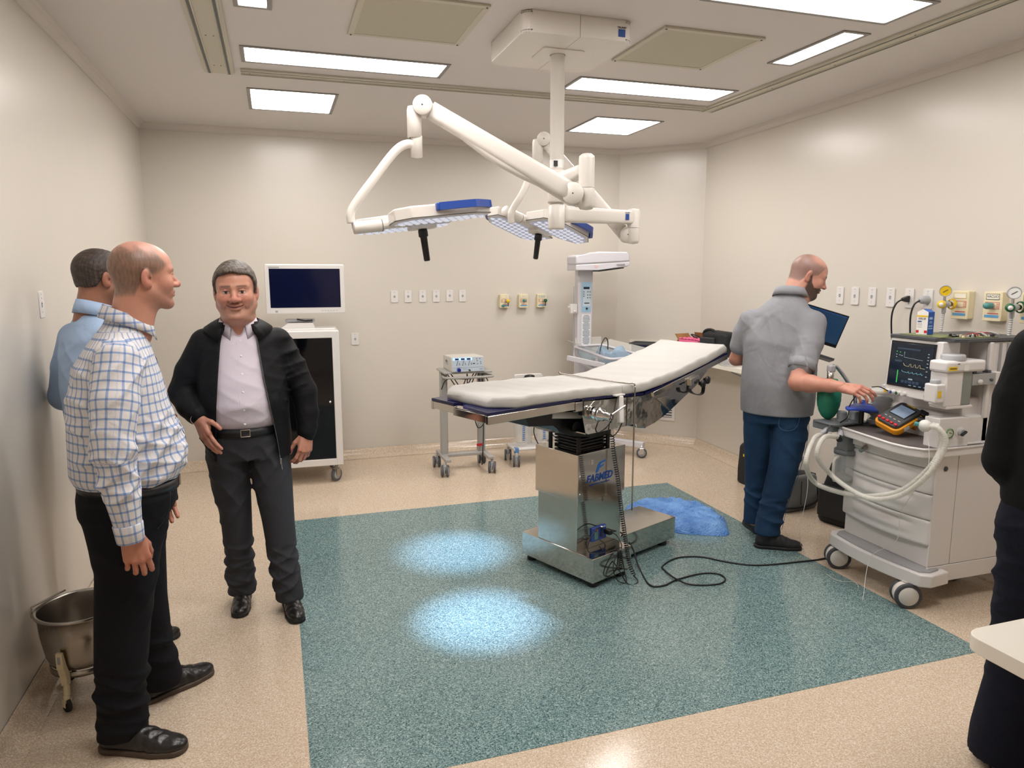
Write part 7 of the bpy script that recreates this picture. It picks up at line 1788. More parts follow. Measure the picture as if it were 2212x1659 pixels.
# ================================================================ man in the checked shirt (local y = the way he faces)
cm = thing('person', 'man in white and blue checked shirt and black trousers standing nearest at the left', 'person', (-0.50, 2.80, 0), math.radians(-79))
st = dict(skin='#bd8670', ruddy='#b06a5a', scalp='#cf9684', bald=True, paint='#6b5648', browc='#6d5a50', brow=0.5, nose=0.0, lip='#9a5a4c', stubble='#8a6a60',
          line=[-0.075, -0.065, -0.010, 0.006, 0.014, 0.030, 0.060, 0.10], neck=(0, -0.055, -0.20), neckr=0.058)
hd, hr = head_at(st, (0.0, 0.068, 1.675), (-0.24, 0.97, -0.02), (0.0, 0.03, 1))
b = SDF(); b.stack([(0.80, 0.0, -0.03, 0.11, 0.09), (0.92, 0.0, -0.02, 0.12, 0.10), (1.1, 0, -0.02, 0.12, 0.12), (1.38, 0, -0.03, 0.13, 0.09), (1.46, 0, -0.01, 0.07, 0.06), (1.56, 0, 0.01, 0.05, 0.05)], k=0)
b.stack([(0.06, -0.15, 0.02, 0.04, 0.04), (0.5, -0.12, -0.015, 0.05, 0.05), (0.9, -0.08, -0.03, 0.07, 0.08)], k=0.02).stack([(0.06, 0.115, -0.115, 0.04, 0.04), (0.45, 0.10, -0.085, 0.05, 0.05), (0.9, 0.08, -0.04, 0.07, 0.08)], k=0.02)
b.path([(0.17, -0.03, 1.40), (0.25, -0.06, 1.13), (0.265, -0.035, 0.84)], [0.045, 0.038, 0.026], k=0.03); b.path([(-0.17, -0.03, 1.40), (-0.24, -0.04, 1.13), (-0.24, 0.05, 0.88)], [0.045, 0.038, 0.026], k=0.03)
bv, bf = b.mesh(0.008)
h1 = hand_at((0.268, -0.036, 0.835), (0.0, 0.16, -1), (1, 0.12, 0.1), left=False, curl=(0.42, 0.48, 0.5, 0.55), thumb=(0.42, -0.35), col='#bd8069', sc=0.98)
h2 = hand_at((-0.24, 0.05, 0.87), (0.05, 0.35, -1), (-1, 0.1, 0), left=True, curl=(0.4, 0.45, 0.5, 0.55), thumb=(0.45, -0.3), col='#bd8069')
npmesh('body', [(bv, bf), hd[:2], h1[:2], h2[:2]], M['skin'], cm, cols=[np.tile(hexc('#bb826c'), (len(bv), 1)), hd[2], h1[2], h2[2]])
M['hair'] = NT('hair'); t_ = M['hair']; a_ = t_.n('ShaderNodeAttribute'); a_.attribute_name = 'Col'; v_ = t_.coord((1, 1, 0.25)); t_.l(t_.mix(0.7, a_.outputs['Color'], t_.ramp(t_.noise(v_, 260, 3), [(0.3, (0.45, 0.45, 0.45, 1)), (0.7, (1.3, 1.3, 1.3, 1))]), 'MULTIPLY'), t_.b.inputs['Base Color'])
t_.b.inputs['Roughness'].default_value = 0.55; t_.bump(t_.noise(v_, 300, 3), 0.6, 0.003); M['hair'] = t_.m
# trousers
s = SDF()
s.stack([(0.86, 0.0, -0.035, 0.165, 0.160), (0.90, 0.0, -0.035, 0.172, 0.162), (0.955, 0, -0.028, 0.165, 0.158)], k=0)
s.stack([(0.055, 0.115, -0.115, 0.068, 0.082), (0.10, 0.115, -0.108, 0.072, 0.084), (0.25, 0.11, -0.105, 0.078, 0.084), (0.45, 0.10, -0.085, 0.085, 0.090), (0.66, 0.092, -0.055, 0.095, 0.102), (0.82, 0.082, -0.045, 0.100, 0.135), (0.90, 0.075, -0.038, 0.095, 0.150)], k=0.03)
s.stack([(0.055, -0.165, 0.025, 0.066, 0.078), (0.10, -0.160, 0.025, 0.070, 0.082), (0.25, -0.145, 0.0, 0.074, 0.080), (0.45, -0.12, -0.015, 0.083, 0.088), (0.66, -0.10, -0.025, 0.093, 0.105), (0.82, -0.085, -0.035, 0.098, 0.135), (0.90, -0.075, -0.038, 0.095, 0.150)], k=0.025)
s.fn(folds(0.008, [(20, 30, 70, 0, 1), (-30, 25, 95, 2, 0.7), (12, -20, 45, 4, 0.8)], (0.05, 0.34)), (0, 0, 0), 1, mode='d')
s.fn(folds(0.004, [(35, -40, 55, 1, 1), (-20, 38, 35, 3, 0.7)], (0.38, 0.90)), (0, 0, 0), 1, mode='d')
M['blacktr'] = fabric('black_trouser_cloth', '#0c0d13', wr=0.25).m
tv, tf = s.mesh(0.0062); tr_ = npmesh('trousers', [(tv, tf)], M['blacktr'], cm)
MB().tube(spline([(0.150, 0.095, 0.93), (0.160, 0.085, 0.86), (0.150, 0.045, 0.80), (0.145, 0.02, 0.77)], 6), 0.0018, 5).build('pocket_seam', M['blacksole'], tr_)
beltring(cm, 0.925, 0.962, 0.0, -0.028, 0.166, 0.159, tilt=-0.012)
# shirt: bloused body, sleeves
s = SDF()
s.stack([(0.955, 0.0, -0.030, 0.172, 0.164), (0.985, 0.0, -0.022, 0.198, 0.188), (1.04, 0.0, -0.018, 0.202, 0.190), (1.12, 0.0, -0.024, 0.195, 0.182), (1.24, 0.0, -0.040, 0.192, 0.160), (1.34, 0.0, -0.038, 0.190, 0.138), (1.41, 0.0, -0.030, 0.172, 0.112), (1.455, 0.0, -0.018, 0.125, 0.090), (1.50, 0.0, 0.0, 0.078, 0.072), (1.525, 0.0, 0.008, 0.066, 0.066)], k=0)
s.path([(0.155, -0.030, 1.395), (0.215, -0.050, 1.27), (0.252, -0.065, 1.13), (0.262, -0.052, 0.98), (0.268, -0.040, 0.850)], [0.076, 0.071, 0.066, 0.055, 0.040], k=0.035, kk=0.012)
s.path([(-0.155, -0.030, 1.395), (-0.215, -0.040, 1.27), (-0.245, -0.04, 1.13), (-0.245, 0.01, 0.98), (-0.24, 0.045, 0.875)], [0.076, 0.071, 0.066, 0.055, 0.040], k=0.035, kk=0.012)
s.fn(folds(0.0085, [(25, -55, 60, 0, 1), (-35, 30, 85, 2, 0.7), (15, 45, -50, 4, 0.8), (70, 20, 25, 1, 0.5)], (0.93, 1.22)), (0, 0, 0), 1, mode='d')
s.fn(folds(0.0070, [(30, -45, 75, 1, 1), (-15, 50, 40, 5, 0.8), (60, 30, -45, 2, 0.5)], (1.18, 1.44)), (0, 0, 0), 1, mode='d')
sv, sf = s.mesh(0.0050)
t = fabric('checked_shirt_cloth', '#d9d2cf', rough=0.8, wr=0.25, scale=11)
at = t.n('ShaderNodeAttribute'); at.attribute_name = 'cloth'; sp = t.n('ShaderNodeSeparateXYZ'); t.l(at.outputs['Vector'], sp.inputs[0])
def lines(t, src, per, wd):
    a = t.n('ShaderNodeMath', _operation='DIVIDE'); t.l(src, a.inputs[0]); a.inputs[1].default_value = per
    b_ = t.n('ShaderNodeMath', _operation='FRACT'); t.l(a.outputs[0], b_.inputs[0]); c = t.n('ShaderNodeMath', _operation='LESS_THAN'); t.l(b_.outputs[0], c.inputs[0]); c.inputs[1].default_value = wd; return c.outputs[0]
lx_ = lines(t, sp.outputs['X'], 0.0295, 0.24); ly_ = lines(t, sp.outputs['Y'], 0.0310, 0.22)
ad = t.n('ShaderNodeMath', _operation='ADD'); t.l(lx_, ad.inputs[0]); t.l(ly_, ad.inputs[1])
t.l(t.ramp(ad.outputs[0], [(0.0, '#d6d2d1'), (0.5, '#94a5c4'), (1.0, '#6f84ad')], 'LINEAR'), t.b.inputs['Base Color']); M['check'] = t.m
t.t.nodes[-1]
# the ramp sees 0, 1 or 2: halve it
dv = t.n('ShaderNodeMath', _operation='MULTIPLY'); dv.inputs[1].default_value = 0.5; rampn = [n for n in t.t.nodes if n.type == 'VALTORGB'][-1]
t.l(ad.outputs[0], dv.inputs[0]); t.l(dv.outputs[0], rampn.inputs['Fac'])
uv = seg_uv(sv, [((0, -0.025, 0.9), (0, -0.025, 1.36), (-1, 0, 0), 0.185, 0), ((0, -0.02, 1.40), (0.0, 0.0, 1.53), (-1, 0, 0), 0.11, 0.52),
                 ((0.165, -0.030, 1.38), (0.252, -0.065, 1.13), (-1, 0, -0.2), 0.072, 0), ((0.252, -0.065, 1.13), (0.268, -0.038, 0.83), (-1, 0, 0), 0.060, 0.26),
                 ((-0.165, -0.030, 1.38), (-0.245, -0.04, 1.13), (1, 0, 0), 0.072, 0), ((-0.245, -0.04, 1.13), (-0.24, 0.045, 0.86), (1, 0, 0), 0.060, 0.26)])
shirt = npmesh('shirt', [(sv, sf)], M['check'], cm, uv=uv)
def cuff(a, b, r1, r2, par, m):
    a = Vector(a); b = Vector(b); d = (b-a); o = MB().lathe([(r1*0.8, 0.0), (r1, 0.0), (r1+0.002, 0.004), (r2+0.002, d.length-0.002), (r2, d.length), (r2-0.005, d.length), (r1-0.004, 0.004)], a, 28, d).build('cuff', m, par)
    v = np.array([tuple(x.co) for x in o.data.vertices]); uv_ = seg_uv(v, [(a, b, (-1, 0, 0), r1, 0.006)]); at_ = o.data.attributes.new('cloth', 'FLOAT_VECTOR', 'POINT'); at_.data.foreach_set('vector', uv_.astype(F).ravel()); return o
cuff((0.2675, -0.0425, 0.875), (0.269, -0.037, 0.812), 0.044, 0.040, cm, M['check'])
cl_ = collar(cm, (0, 0.010, 1.510), (0.064, 0.066), 0.030, 0.036, M['check'], gap=0.30, flare=0.016, point=0.028)
v = np.array([tuple(x.co) for x in cl_.data.vertices]); uv_ = seg_uv(v, [((0, 0.01, 1.45), (0, 0.01, 1.60), (-1, 0, 0), 0.08, 0.0)]); at_ = cl_.data.attributes.new('cloth', 'FLOAT_VECTOR', 'POINT'); at_.data.foreach_set('vector', uv_.astype(F).ravel())
mb = MB(); mb.tube([(0.012, surf_y(s, 0.012, z_)+0.0005, z_) for z_ in np.linspace(1.49, 0.97, 40)], 0.0022, 5); mb.build('placket_edge', fabric('navy_piping', '#2e3a60').m, shirt)
for z, y in ((1.47, 0.089),): MB().lathe([(0, 0.003), (0.005, 0.002), (0.005, 0)], (0.03, 0.083, 1.475), 12, (0.4, 1, 0.3)).build('button', M['lgrey'], shirt)
shoe(cm, (0.075, -0.185), (0.243, 0.088), M['leather'], M['brownsole']); shoe(cm, (-0.150, -0.055), (-0.275, 0.232), M['leather'], M['brownsole'])

# ================================================================ smiling man in black jacket, facing the camera
sm_ = thing('person', 'smiling grey haired man in open black jacket, white shirt and charcoal trousers', 'person', (-0.135, 3.68, 0), math.radians(182))
st = dict(skin='#c48d76', ruddy='#bd7060', hair='#453c34', hair2='#6d6256', ht=0.010, hamp=0.0007, fringe=True, browc='#5a463c', brow=0.7, fat=1.0, smile=1.0, lip='#a85e52', stubble='#8a6a5e',
          line=[-0.060, -0.050, -0.020, -0.012, 0.030, 0.062, 0.072, 0.085], neck=(0, -0.045, -0.18), neckr=0.066)
hd, hr = head_at(st, (0.038, 0.035, 1.602), (0.06, 0.99, -0.06), (0.03, 0.05, 1), sc=1.13)
b = SDF(); b.stack([(0.80, 0.02, 0, 0.13, 0.10), (0.95, 0.02, 0, 0.14, 0.12), (1.1, 0.03, 0.0, 0.14, 0.12), (1.34, 0.03, -0.01, 0.14, 0.09), (1.41, 0.03, 0.0, 0.09, 0.065), (1.47, 0.03, 0.0, 0.06, 0.06)], k=0)
b.stack([(0.08, 0.095, -0.07, 0.04, 0.04), (0.5, 0.10, -0.03, 0.05, 0.05), (0.9, 0.09, 0, 0.07, 0.08)], k=0.02).stack([(0.08, -0.135, 0.08, 0.04, 0.04), (0.5, -0.10, 0.05, 0.05, 0.05), (0.9, -0.06, 0, 0.07, 0.08)], k=0.02)
b.path([(0.20, -0.01, 1.36), (0.30, -0.02, 1.12), (0.235, 0.12, 1.035)], [0.045, 0.04, 0.028], k=0.03); b.path([(-0.15, -0.01, 1.35), (-0.255, 0.0, 1.10), (-0.255, 0.05, 0.90)], [0.045, 0.04, 0.028], k=0.03)
bv, bf = b.mesh(0.008)
h1 = hand_at((0.228, 0.130, 1.018), (-0.32, 0.42, -0.80), (0.80, 0.50, 0.15), left=False, curl=(0.16, 0.20, 0.22, 0.26), thumb=(0.85, -0.10), tcurl=0.22, col='#c28a74')
h2 = hand_at((-0.255, 0.052, 0.895), (0.22, 0.30, -1), (-0.55, 1, 0.2), left=True, curl=(0.50, 0.58, 0.62, 0.66), thumb=(0.50, -0.45), col='#c28a74', sc=0.96)
npmesh('body', [(bv, bf), hd[:2], h1[:2], h2[:2]], M['skin'], sm_, cols=[np.tile(hexc('#c28a74'), (len(bv), 1)), hd[2], h1[2], h2[2]])
npmesh('hair', [hr[:2]], M['hair'], sm_, cols=[hr[2]])
s = SDF()
s.stack([(0.80, 0.022, 0.0, 0.185, 0.145), (0.90, 0.028, 0.01, 0.180, 0.155), (0.955, 0.03, 0.015, 0.172, 0.155)], k=0)
s.stack([(0.062, 0.092, -0.075, 0.068, 0.074), (0.10, 0.092, -0.075, 0.070, 0.075), (0.16, 0.095, -0.072, 0.070, 0.075), (0.30, 0.095, -0.055, 0.068, 0.075), (0.47, 0.098, -0.03, 0.074, 0.080), (0.66, 0.112, -0.01, 0.092, 0.100), (0.80, 0.115, 0.0, 0.098, 0.125), (0.90, 0.11, 0.01, 0.09, 0.13)], k=0.03)
s.stack([(0.062, -0.135, 0.085, 0.068, 0.075), (0.12, -0.130, 0.085, 0.068, 0.075), (0.30, -0.110, 0.075, 0.070, 0.076), (0.48, -0.098, 0.055, 0.078, 0.082), (0.66, -0.082, 0.03, 0.094, 0.102), (0.80, -0.072, 0.01, 0.100, 0.125), (0.90, -0.06, 0.01, 0.09, 0.13)], k=0.022)
s.fn(folds(0.009, [(25, 30, 75, 0, 1), (-35, 20, 95, 2, 0.7), (12, 10, 40, 4, 0.8)], (0.05, 0.38)), (0, 0, 0), 1, mode='d')
s.fn(folds(0.007, [(55, 20, 45, 1, 1), (-45, 30, 40, 3, 0.8)], (0.40, 0.90)), (0, 0, 0), 1, mode='d')
M['chartr'] = fabric('charcoal_trouser_cloth', '#3a3b40', wr=0.3).m
tv, tf = s.mesh(0.0062); npmesh('trousers', [(tv, tf)], M['chartr'], sm_)
beltring(sm_, 0.925, 0.962, 0.03, 0.015, 0.176, 0.158)
s = SDF()
s.stack([(0.955, 0.03, 0.010, 0.170, 0.150), (0.99, 0.03, 0.020, 0.188, 0.175), (1.07, 0.03, 0.028, 0.190, 0.188), (1.17, 0.03, 0.018, 0.180, 0.172), (1.29, 0.03, 0.0, 0.170, 0.135), (1.37, 0.032, -0.005, 0.155, 0.105), (1.42, 0.034, 0.0, 0.095, 0.080), (1.46, 0.035, 0.008, 0.075, 0.070)], k=0)
SHF = folds(0.0030, [(35, 25, 70, 0, 1), (-50, 20, 55, 2, 0.8)], (0.95, 1.40)); s.fn(SHF, (0, 0, 0), 1, mode='d'); s.sub('ell', (0.036, 0.088, 1.440), (0.026, 0.045, 0.052), k=0.004); SS = s
M['whiteshirt'] = fabric('white_shirt_cloth', '#d3cad4', wr=0.2).m
sv, sf = s.mesh(0.0052)
# open neck: drop the vertices in a V at the throat
shirt = npmesh('shirt', [(sv, sf)], M['whiteshirt'], sm_)
collar(sm_, (0.035, 0.012, 1.432), (0.074, 0.072), 0.028, 0.038, M['whiteshirt'], gap=0.42, flare=0.010, point=0.030)
for z in (1.37, 1.30, 1.22, 1.14, 1.06, 0.99): MB().lathe([(0, 0.003), (0.0055, 0.002), (0.0055, 0)], (0.030, surf_y(SS, 0.03, z), z), 12, (0, 1, 0.2)).build('button', M['whiteprint'], shirt)
MB().tube([(0.044, surf_y(SS, 0.044, z_), z_) for z_ in np.linspace(1.44, 0.965, 40)], 0.0016, 5).build('placket', M['whiteshirt'], shirt)
# jacket: shell open at the front
s = SDF()
s.stack([(0.80, 0.012, 0.0, 0.200, 0.182), (0.90, 0.020, 0.010, 0.204, 0.190), (0.99, 0.03, 0.015, 0.208, 0.197), (1.07, 0.03, 0.020, 0.210, 0.210), (1.17, 0.03, 0.012, 0.206, 0.194), (1.29, 0.03, -0.005, 0.198, 0.158), (1.37, 0.03, -0.008, 0.180, 0.126), (1.42, 0.032, -0.006, 0.128, 0.100), (1.455, 0.034, 0.0, 0.092, 0.088)], k=0)
s.path([(0.185, -0.015, 1.352), (0.262, -0.022, 1.22), (0.300, -0.018, 1.12), (0.270, 0.055, 1.065), (0.236, 0.118, 1.035)], [0.072, 0.066, 0.064, 0.054, 0.044], k=0.035, kk=0.014)
s.path([(-0.135, -0.015, 1.348), (-0.205, -0.015, 1.22), (-0.252, 0.0, 1.10), (-0.262, 0.025, 0.99), (-0.256, 0.048, 0.905)], [0.072, 0.066, 0.063, 0.055, 0.047], k=0.035, kk=0.014)
JF = folds(0.0095, [(30, 40, 70, 0, 1), (-55, 25, 60, 2, 0.8), (20, -35, 95, 5, 0.6)], (0.80, 1.40))
def jfold(p, d):
    k_ = ss(0.17, 0.22, np.abs(p[:, 0]-0.03)) + 0.25; return (d + (JF(p, d)-d)*k_).astype(F)
s.fn(jfold, (0, 0, 0), 1, mode='d'); JS = SDF(); JS.ops = list(s.ops)
def opening(p):
    x = p[:, 0]; z = p[:, 2]; y = p[:, 1]
    xr = np.interp(z, [0.78, 0.90, 1.05, 1.20, 1.35, 1.42, 1.50], [0.165, 0.160, 0.150, 0.135, 0.118, 0.105, 0.085])      # his right edge
    xl = np.interp(z, [0.78, 0.90, 1.05, 1.20, 1.35, 1.42, 1.50], [-0.120, -0.108, -0.085, -0.062, -0.045, -0.040, -0.025])
    inside = np.minimum(np.minimum(xr-x, x-xl), y-0.02)
    return inside.astype(F)
s.fn(opening, (0, 0, 0), 1, mode='i')
M['jacket'] = fabric('black_jacket_cloth', '#0c0d10', wr=0.35, scale=7, rough=0.7).m
jv, jf = s.mesh(0.0056); jk = npmesh('jacket', [(jv, jf)], M['jacket'], sm_)
collar(sm_, (0.036, -0.004, 1.432), (0.090, 0.086), 0.020, 0.026, M['jacket'], gap=0.62, flare=0.056, point=0.040, name='jacket_collar')
XL = lambda z_: float(np.interp(z_, [0.78, 0.90, 1.05, 1.20, 1.35, 1.42, 1.50], [-0.120, -0.108, -0.085, -0.062, -0.045, -0.040, -0.025])) - 0.002
MB().tube([(XL(z_), surf_y(JS, XL(z_), z_)+0.001, z_) for z_ in np.linspace(1.42, 0.80, 40)], 0.0026, 5).build('zip', M['dgrey'], jk)
MB().box((-0.122, surf_y(JS, -0.122, 0.81), 0.785), (0.010, 0.005, 0.028), 0.002).build('zip_pull', M['steelbrush'], jk)
MB().lathe([(0.028, 0.0), (0.036, 0.0), (0.036, 0.03), (0.030, 0.03)], (0.239, 0.113, 1.036), 24, (-0.19, 0.45, -0.25)).build('shirt_cuff', M['whiteshirt'], sm_)
MB().torus((-0.228, 0.105, 0.815), 0.0098, 0.0013, (0.2, 0.3, -1), 18, 6).build('ring', mat('gold_ring', '#b8924a', 0.25, 1.0), sm_)
shoe(sm_, (0.085, -0.175), (0.105, 0.105), M['leather'], M['blacksole'], laces=False); shoe(sm_, (-0.130, -0.010), (-0.165, 0.265), M['leather'], M['blacksole'], laces=False)

# ================================================================ bald man in grey polo shirt, seen from behind, looking to his right
bm_ = thing('person', 'bald bearded man in grey polo shirt and blue jeans working at the machine', 'person', (2.90, 3.62, 0), math.radians(-52))
st = dict(neckto=(0.035, 0.030, 1.46), skin='#c48f7c', ruddy='#b87565', scalp='#d09c8a', bald=True, buzz='#6b5a55', beard='#332822', browc='#2f2420', brow=0.85, fat=0.35, lip='#9c5f50', line=[-0.060, -0.055, -0.02, 0.000, 0.012, 0.055, 0.075, 0.085], neckr=0.066)
rb = math.radians(-52); Rb = np.array([[math.cos(rb), math.sin(rb)], [-math.sin(rb), math.cos(rb)]])
def wl(p): q = Rb@(np.array(p[:2])-np.array([2.90, 3.62])); return (float(q[0]), float(q[1]), float(p[2]))
def wd(d): q = Rb@np.array(d[:2]); return (float(q[0]), float(q[1]), float(d[2]))
HC = wl((3.060, 3.60, 1.668))
hd, hr = head_at(st, HC, wd((0.84, -0.42, -0.40)), wd((0.34, -0.16, 0.93)), sc=1.04)
SR = (0.195, 0.02, 1.40); ER = wl((2.842, 3.38, 1.057)); WR = wl((2.938, 3.14, 1.062))
SLf = (-0.195, 0.02, 1.40); EL = (-0.275, 0.05, 1.14); WLf = (-0.10, 0.27, 1.12)
b = SDF(); b.stack([(0.06, -0.11, 0.10, 0.04, 0.04), (0.5, -0.10, 0.05, 0.05, 0.05), (0.9, -0.08, 0, 0.07, 0.08)], k=0).stack([(0.06, 0.01, -0.06, 0.04, 0.04), (0.5, 0.08, -0.03, 0.05, 0.05), (0.9, 0.08, 0, 0.07, 0.08)], k=0.02)
b.stack([(0.80, 0.0, 0, 0.13, 0.10), (1.1, 0.0, 0.0, 0.14, 0.12), (1.38, 0.0, 0.02, 0.14, 0.09), (1.47, 0.02, 0.05, 0.08, 0.07)], k=0.03)
def sub3(a, b_, t): return tuple(a[i]+(b_[i]-a[i])*t for i in range(3))
b.path([SR, ER], [0.055, 0.046], k=0.03); b.path([SLf, EL, WLf], [0.05, 0.042, 0.030], k=0.03)
bv, bf = b.mesh(0.007)
fa = SDF(); fa.path([sub3(SR, ER, 0.35), sub3(SR, ER, 0.75), ER], [0.054, 0.053, 0.047], k=0, kk=0.02); fa.path([ER, sub3(ER, WR, 0.3), sub3(ER, WR, 0.75), WR], [0.046, 0.049, 0.034, 0.029], k=0.02, kk=0.02)
av, af = fa.mesh(0.0036); av = smooth_mesh(av, af, 1)
fw = np.array(WR)-np.array(ER); fw /= np.linalg.norm(fw)
h1 = hand_at(WR, tuple(fw + np.array([0, 0, -0.10])), wd((-0.25, -0.55, 0.80)), left=False, curl=(0.38, 0.52, 0.60, 0.66), thumb=(0.35, -0.60), tcurl=0.15, col='#c68b76', sc=1.0)
h2 = hand_at(WLf, (0.75, 0.65, 0.05), (0, 0.1, -1), left=False, curl=(0.15, 0.15, 0.15, 0.15), thumb=(0.6, -0.2), col='#c07f68')
ac = np.tile(hexc('#c48a75'), (len(av), 1)); ac = mixc(ac, hexc('#a0664f'), 0.25*np.clip(wn(av, 60), 0, 1))
npmesh('body', [(bv, bf), hd[:2], (av, af), h1[:2], h2[:2]], M['skin'], bm_, cols=[np.tile(hexc('#c48a75'), (len(bv), 1)), hd[2], ac, h1[2], h2[2]])
s = SDF()
s.stack([(0.78, 0.0, 0.0, 0.185, 0.135), (0.86, 0.0, 0.0, 0.190, 0.140), (0.93, 0.0, 0.0, 0.185, 0.140)], k=0)
s.stack([(0.085, -0.115, 0.090, 0.072, 0.075), (0.15, -0.112, 0.085, 0.074, 0.076), (0.30, -0.108, 0.07, 0.076, 0.080), (0.50, -0.102, 0.045, 0.084, 0.088), (0.70, -0.096, 0.015, 0.098, 0.110), (0.85, -0.09, 0.0, 0.100, 0.125)], k=0.03)
s.stack([(0.085, 0.005, -0.080, 0.078, 0.078), (0.15, 0.010, -0.078, 0.078, 0.078), (0.30, 0.035, -0.065, 0.080, 0.082), (0.50, 0.072, -0.045, 0.088, 0.090), (0.70, 0.092, -0.02, 0.100, 0.112), (0.85, 0.09, 0.0, 0.100, 0.125)], k=0.02)
s.fn(folds(0.009, [(25, 30, 75, 0, 1), (-35, 20, 95, 2, 0.7), (12, 10, 40, 4, 0.8)], (0.08, 0.36)), (0, 0, 0), 1, mode='d')
s.fn(folds(0.008, [(45, 20, 50, 1, 1), (-45, 30, 60, 3, 0.8)], (0.40, 0.85)), (0, 0, 0), 1, mode='d')
M['jeans'] = fabric('blue_denim', '#1b3350', wr=0.35, col2='#264463', fine=(500, 0.3)).m
tv, tf = s.mesh(0.0064); jn = npmesh('jeans', [(tv, tf)], M['jeans'], bm_)
seam = fabric('denim_seam', '#3f6288').m
for pts in ([(0.06, -0.135, 0.86), (0.055, -0.148, 0.78), (0.10, -0.140, 0.755), (0.15, -0.118, 0.78), (0.165, -0.098, 0.87)], [(0.190, -0.01, 0.86), (0.196, -0.015, 0.70), (0.166, -0.035, 0.50), (0.118, -0.06, 0.30), (0.09, -0.075, 0.12)]):
    MB().tube(spline(pts, 6), 0.0016, 5).build('stitching', seam, jn)
s = SDF()
s.stack([(0.835, 0.0, 0.0, 0.212, 0.168), (0.90, 0.0, 0.006, 0.218, 0.180), (1.02, 0.0, 0.012, 0.222, 0.188), (1.15, 0.0, 0.005, 0.215, 0.170), (1.28, 0.0, -0.005, 0.212, 0.148), (1.38, 0.0, 0.005, 0.196, 0.125), (1.44, 0.004, 0.012, 0.165, 0.112), (1.49, 0.014, 0.022, 0.130, 0.100), (1.53, 0.026, 0.036, 0.098, 0.088), (1.56, 0.032, 0.046, 0.080, 0.078)], k=0)
s.path([(0.175, 0.01, 1.385), sub3(SR, ER, 0.35), sub3(SR, ER, 0.72)], [0.080, 0.076, 0.074], k=0.04, kk=0.015); s.path([(-0.175, 0.01, 1.385), sub3(SLf, EL, 0.35), sub3(SLf, EL, 0.66)], [0.076, 0.070, 0.066], k=0.04, kk=0.015)
s.fn(folds(0.0075, [(62, 30, 10, 0, 1), (22, -30, 48, 5, 0.45)], (0.95, 1.46)), (0, 0, 0), 1, mode='d')
M['polo'] = fabric('grey_melange_jersey', '#86868a', wr=0.4, fine=(420, 0.4), col2='#949599').m
pv, pf2 = s.mesh(0.0056); po_ = npmesh('polo_shirt', [(pv, pf2)], M['polo'], bm_)
a = Vector(sub3(SR, ER, 0.66)); e = Vector(sub3(SR, ER, 0.80)); MB().lathe([(0.060, 0.0), (0.0765, 0.002), (0.0755, (e-a).length), (0.068, (e-a).length), (0.066, 0.01)], a, 32, e-a).build('sleeve_band', M['polo'], po_)
collar(bm_, (0.034, 0.046, 1.545), (0.080, 0.080), 0.022, 0.040, M['polo'], gap=0.35, flare=0.014, point=0.02)
M['trainer'] = mat('black_trainer', '#17171a', 0.6, bump=(90, 0.3))
shoe(bm_, (-0.055, -0.135), (0.205, -0.015), M['trainer'], M['blacksole'], laces=False, wide=1.05); shoe(bm_, (-0.075, 0.09), (-0.23, 0.27), M['trainer'], M['blacksole'], laces=False)
# laptop carried on the left hand
lt = thing('laptop', 'dark laptop with dim blue lit screen held by the bald man', 'laptop', (3.319, 3.68, 1.231))
lo_ = Vector(lt.location); TR = Vector((3.424, 3.6, 1.406)) - lo_; BR = Vector((3.393, 3.7, 1.206)) - lo_; TL = Vector((3.198, 3.78, 1.494)) - lo_
ux = (TR-TL).normalized(); hv = (TR-BR); nv = ux.cross(hv).normalized(); nv = nv if nv.y < 0 else -nv; vy = nv.cross(ux).normalized(); vy = vy if vy.z > 0 else -vy
Wd = 0.345; Ht = hv.dot(vy); mt = Matrix((ux, vy, ux.cross(vy))).transposed().to_4x4(); skew = hv.dot(ux)
mt.translation = BR
mb = MB(); mb.b2((-Wd, 0, -0.004), (0.0, Ht, 0.003), 0.002); lid = mb.xf(mt).build('lid', M['black'], lt)
mb = MB(); mb.b2((-Wd+0.006, 0.022, 0.003), (-0.006, Ht-0.006, 0.0042), 0); mb.xf(mt).build('screen', mat('dim_blue_screen', '#1e3040', 0.15, emit=0.045, ecol=(0.28, 0.48, 0.72)), lid)
mb = MB(); mb.b2((-Wd+0.006, Ht-0.014, 0.0042), (-0.006, Ht-0.010, 0.0047), 0); mb.xf(mt).build('menu_bar', mat('menu_bar_blue', '#29508a', 0.3, emit=0.08), lid)
mb = MB(); mb.box((-Wd/2, -0.05, 0.10), (Wd, 0.014, 0.23), 0.003, Euler((math.radians(-25), 0, 0))); mb.xf(mt).build('keyboard_base', M['dgrey'], lt)

# ================================================================ man in light blue shirt behind the checked shirt
bl = thing('person', 'dark haired man in light blue shirt and brown trousers half hidden behind the checked shirt', 'person', (-0.715, 3.49, 0), math.radians(-52))
st = dict(skin='#96664f', ruddy='#9a5c4a', hair='#2c211b', hair2='#4a3b32', ht=0.0050, hamp=0.0004, browc='#2f2420', stubble='#3a2a24', line=[-0.045, -0.040, 0.000, 0.008, 0.020, 0.070, 0.085, 0.095], neck=(0, -0.050, -0.19), neckr=0.057)
hd, hr = head_at(st, (0.0, 0.02, 1.665), (0.10, 0.99, -0.05), (0, 0.03, 1), sc=1.0)
b = SDF(); b.stack([(0.06, -0.10, 0, 0.04, 0.04), (0.5, -0.09, 0.0, 0.05, 0.05), (0.9, -0.08, 0, 0.07, 0.08)], k=0).stack([(0.06, 0.10, 0, 0.04, 0.04), (0.5, 0.09, 0, 0.05, 0.05), (0.9, 0.08, 0, 0.07, 0.08)], k=0.02)
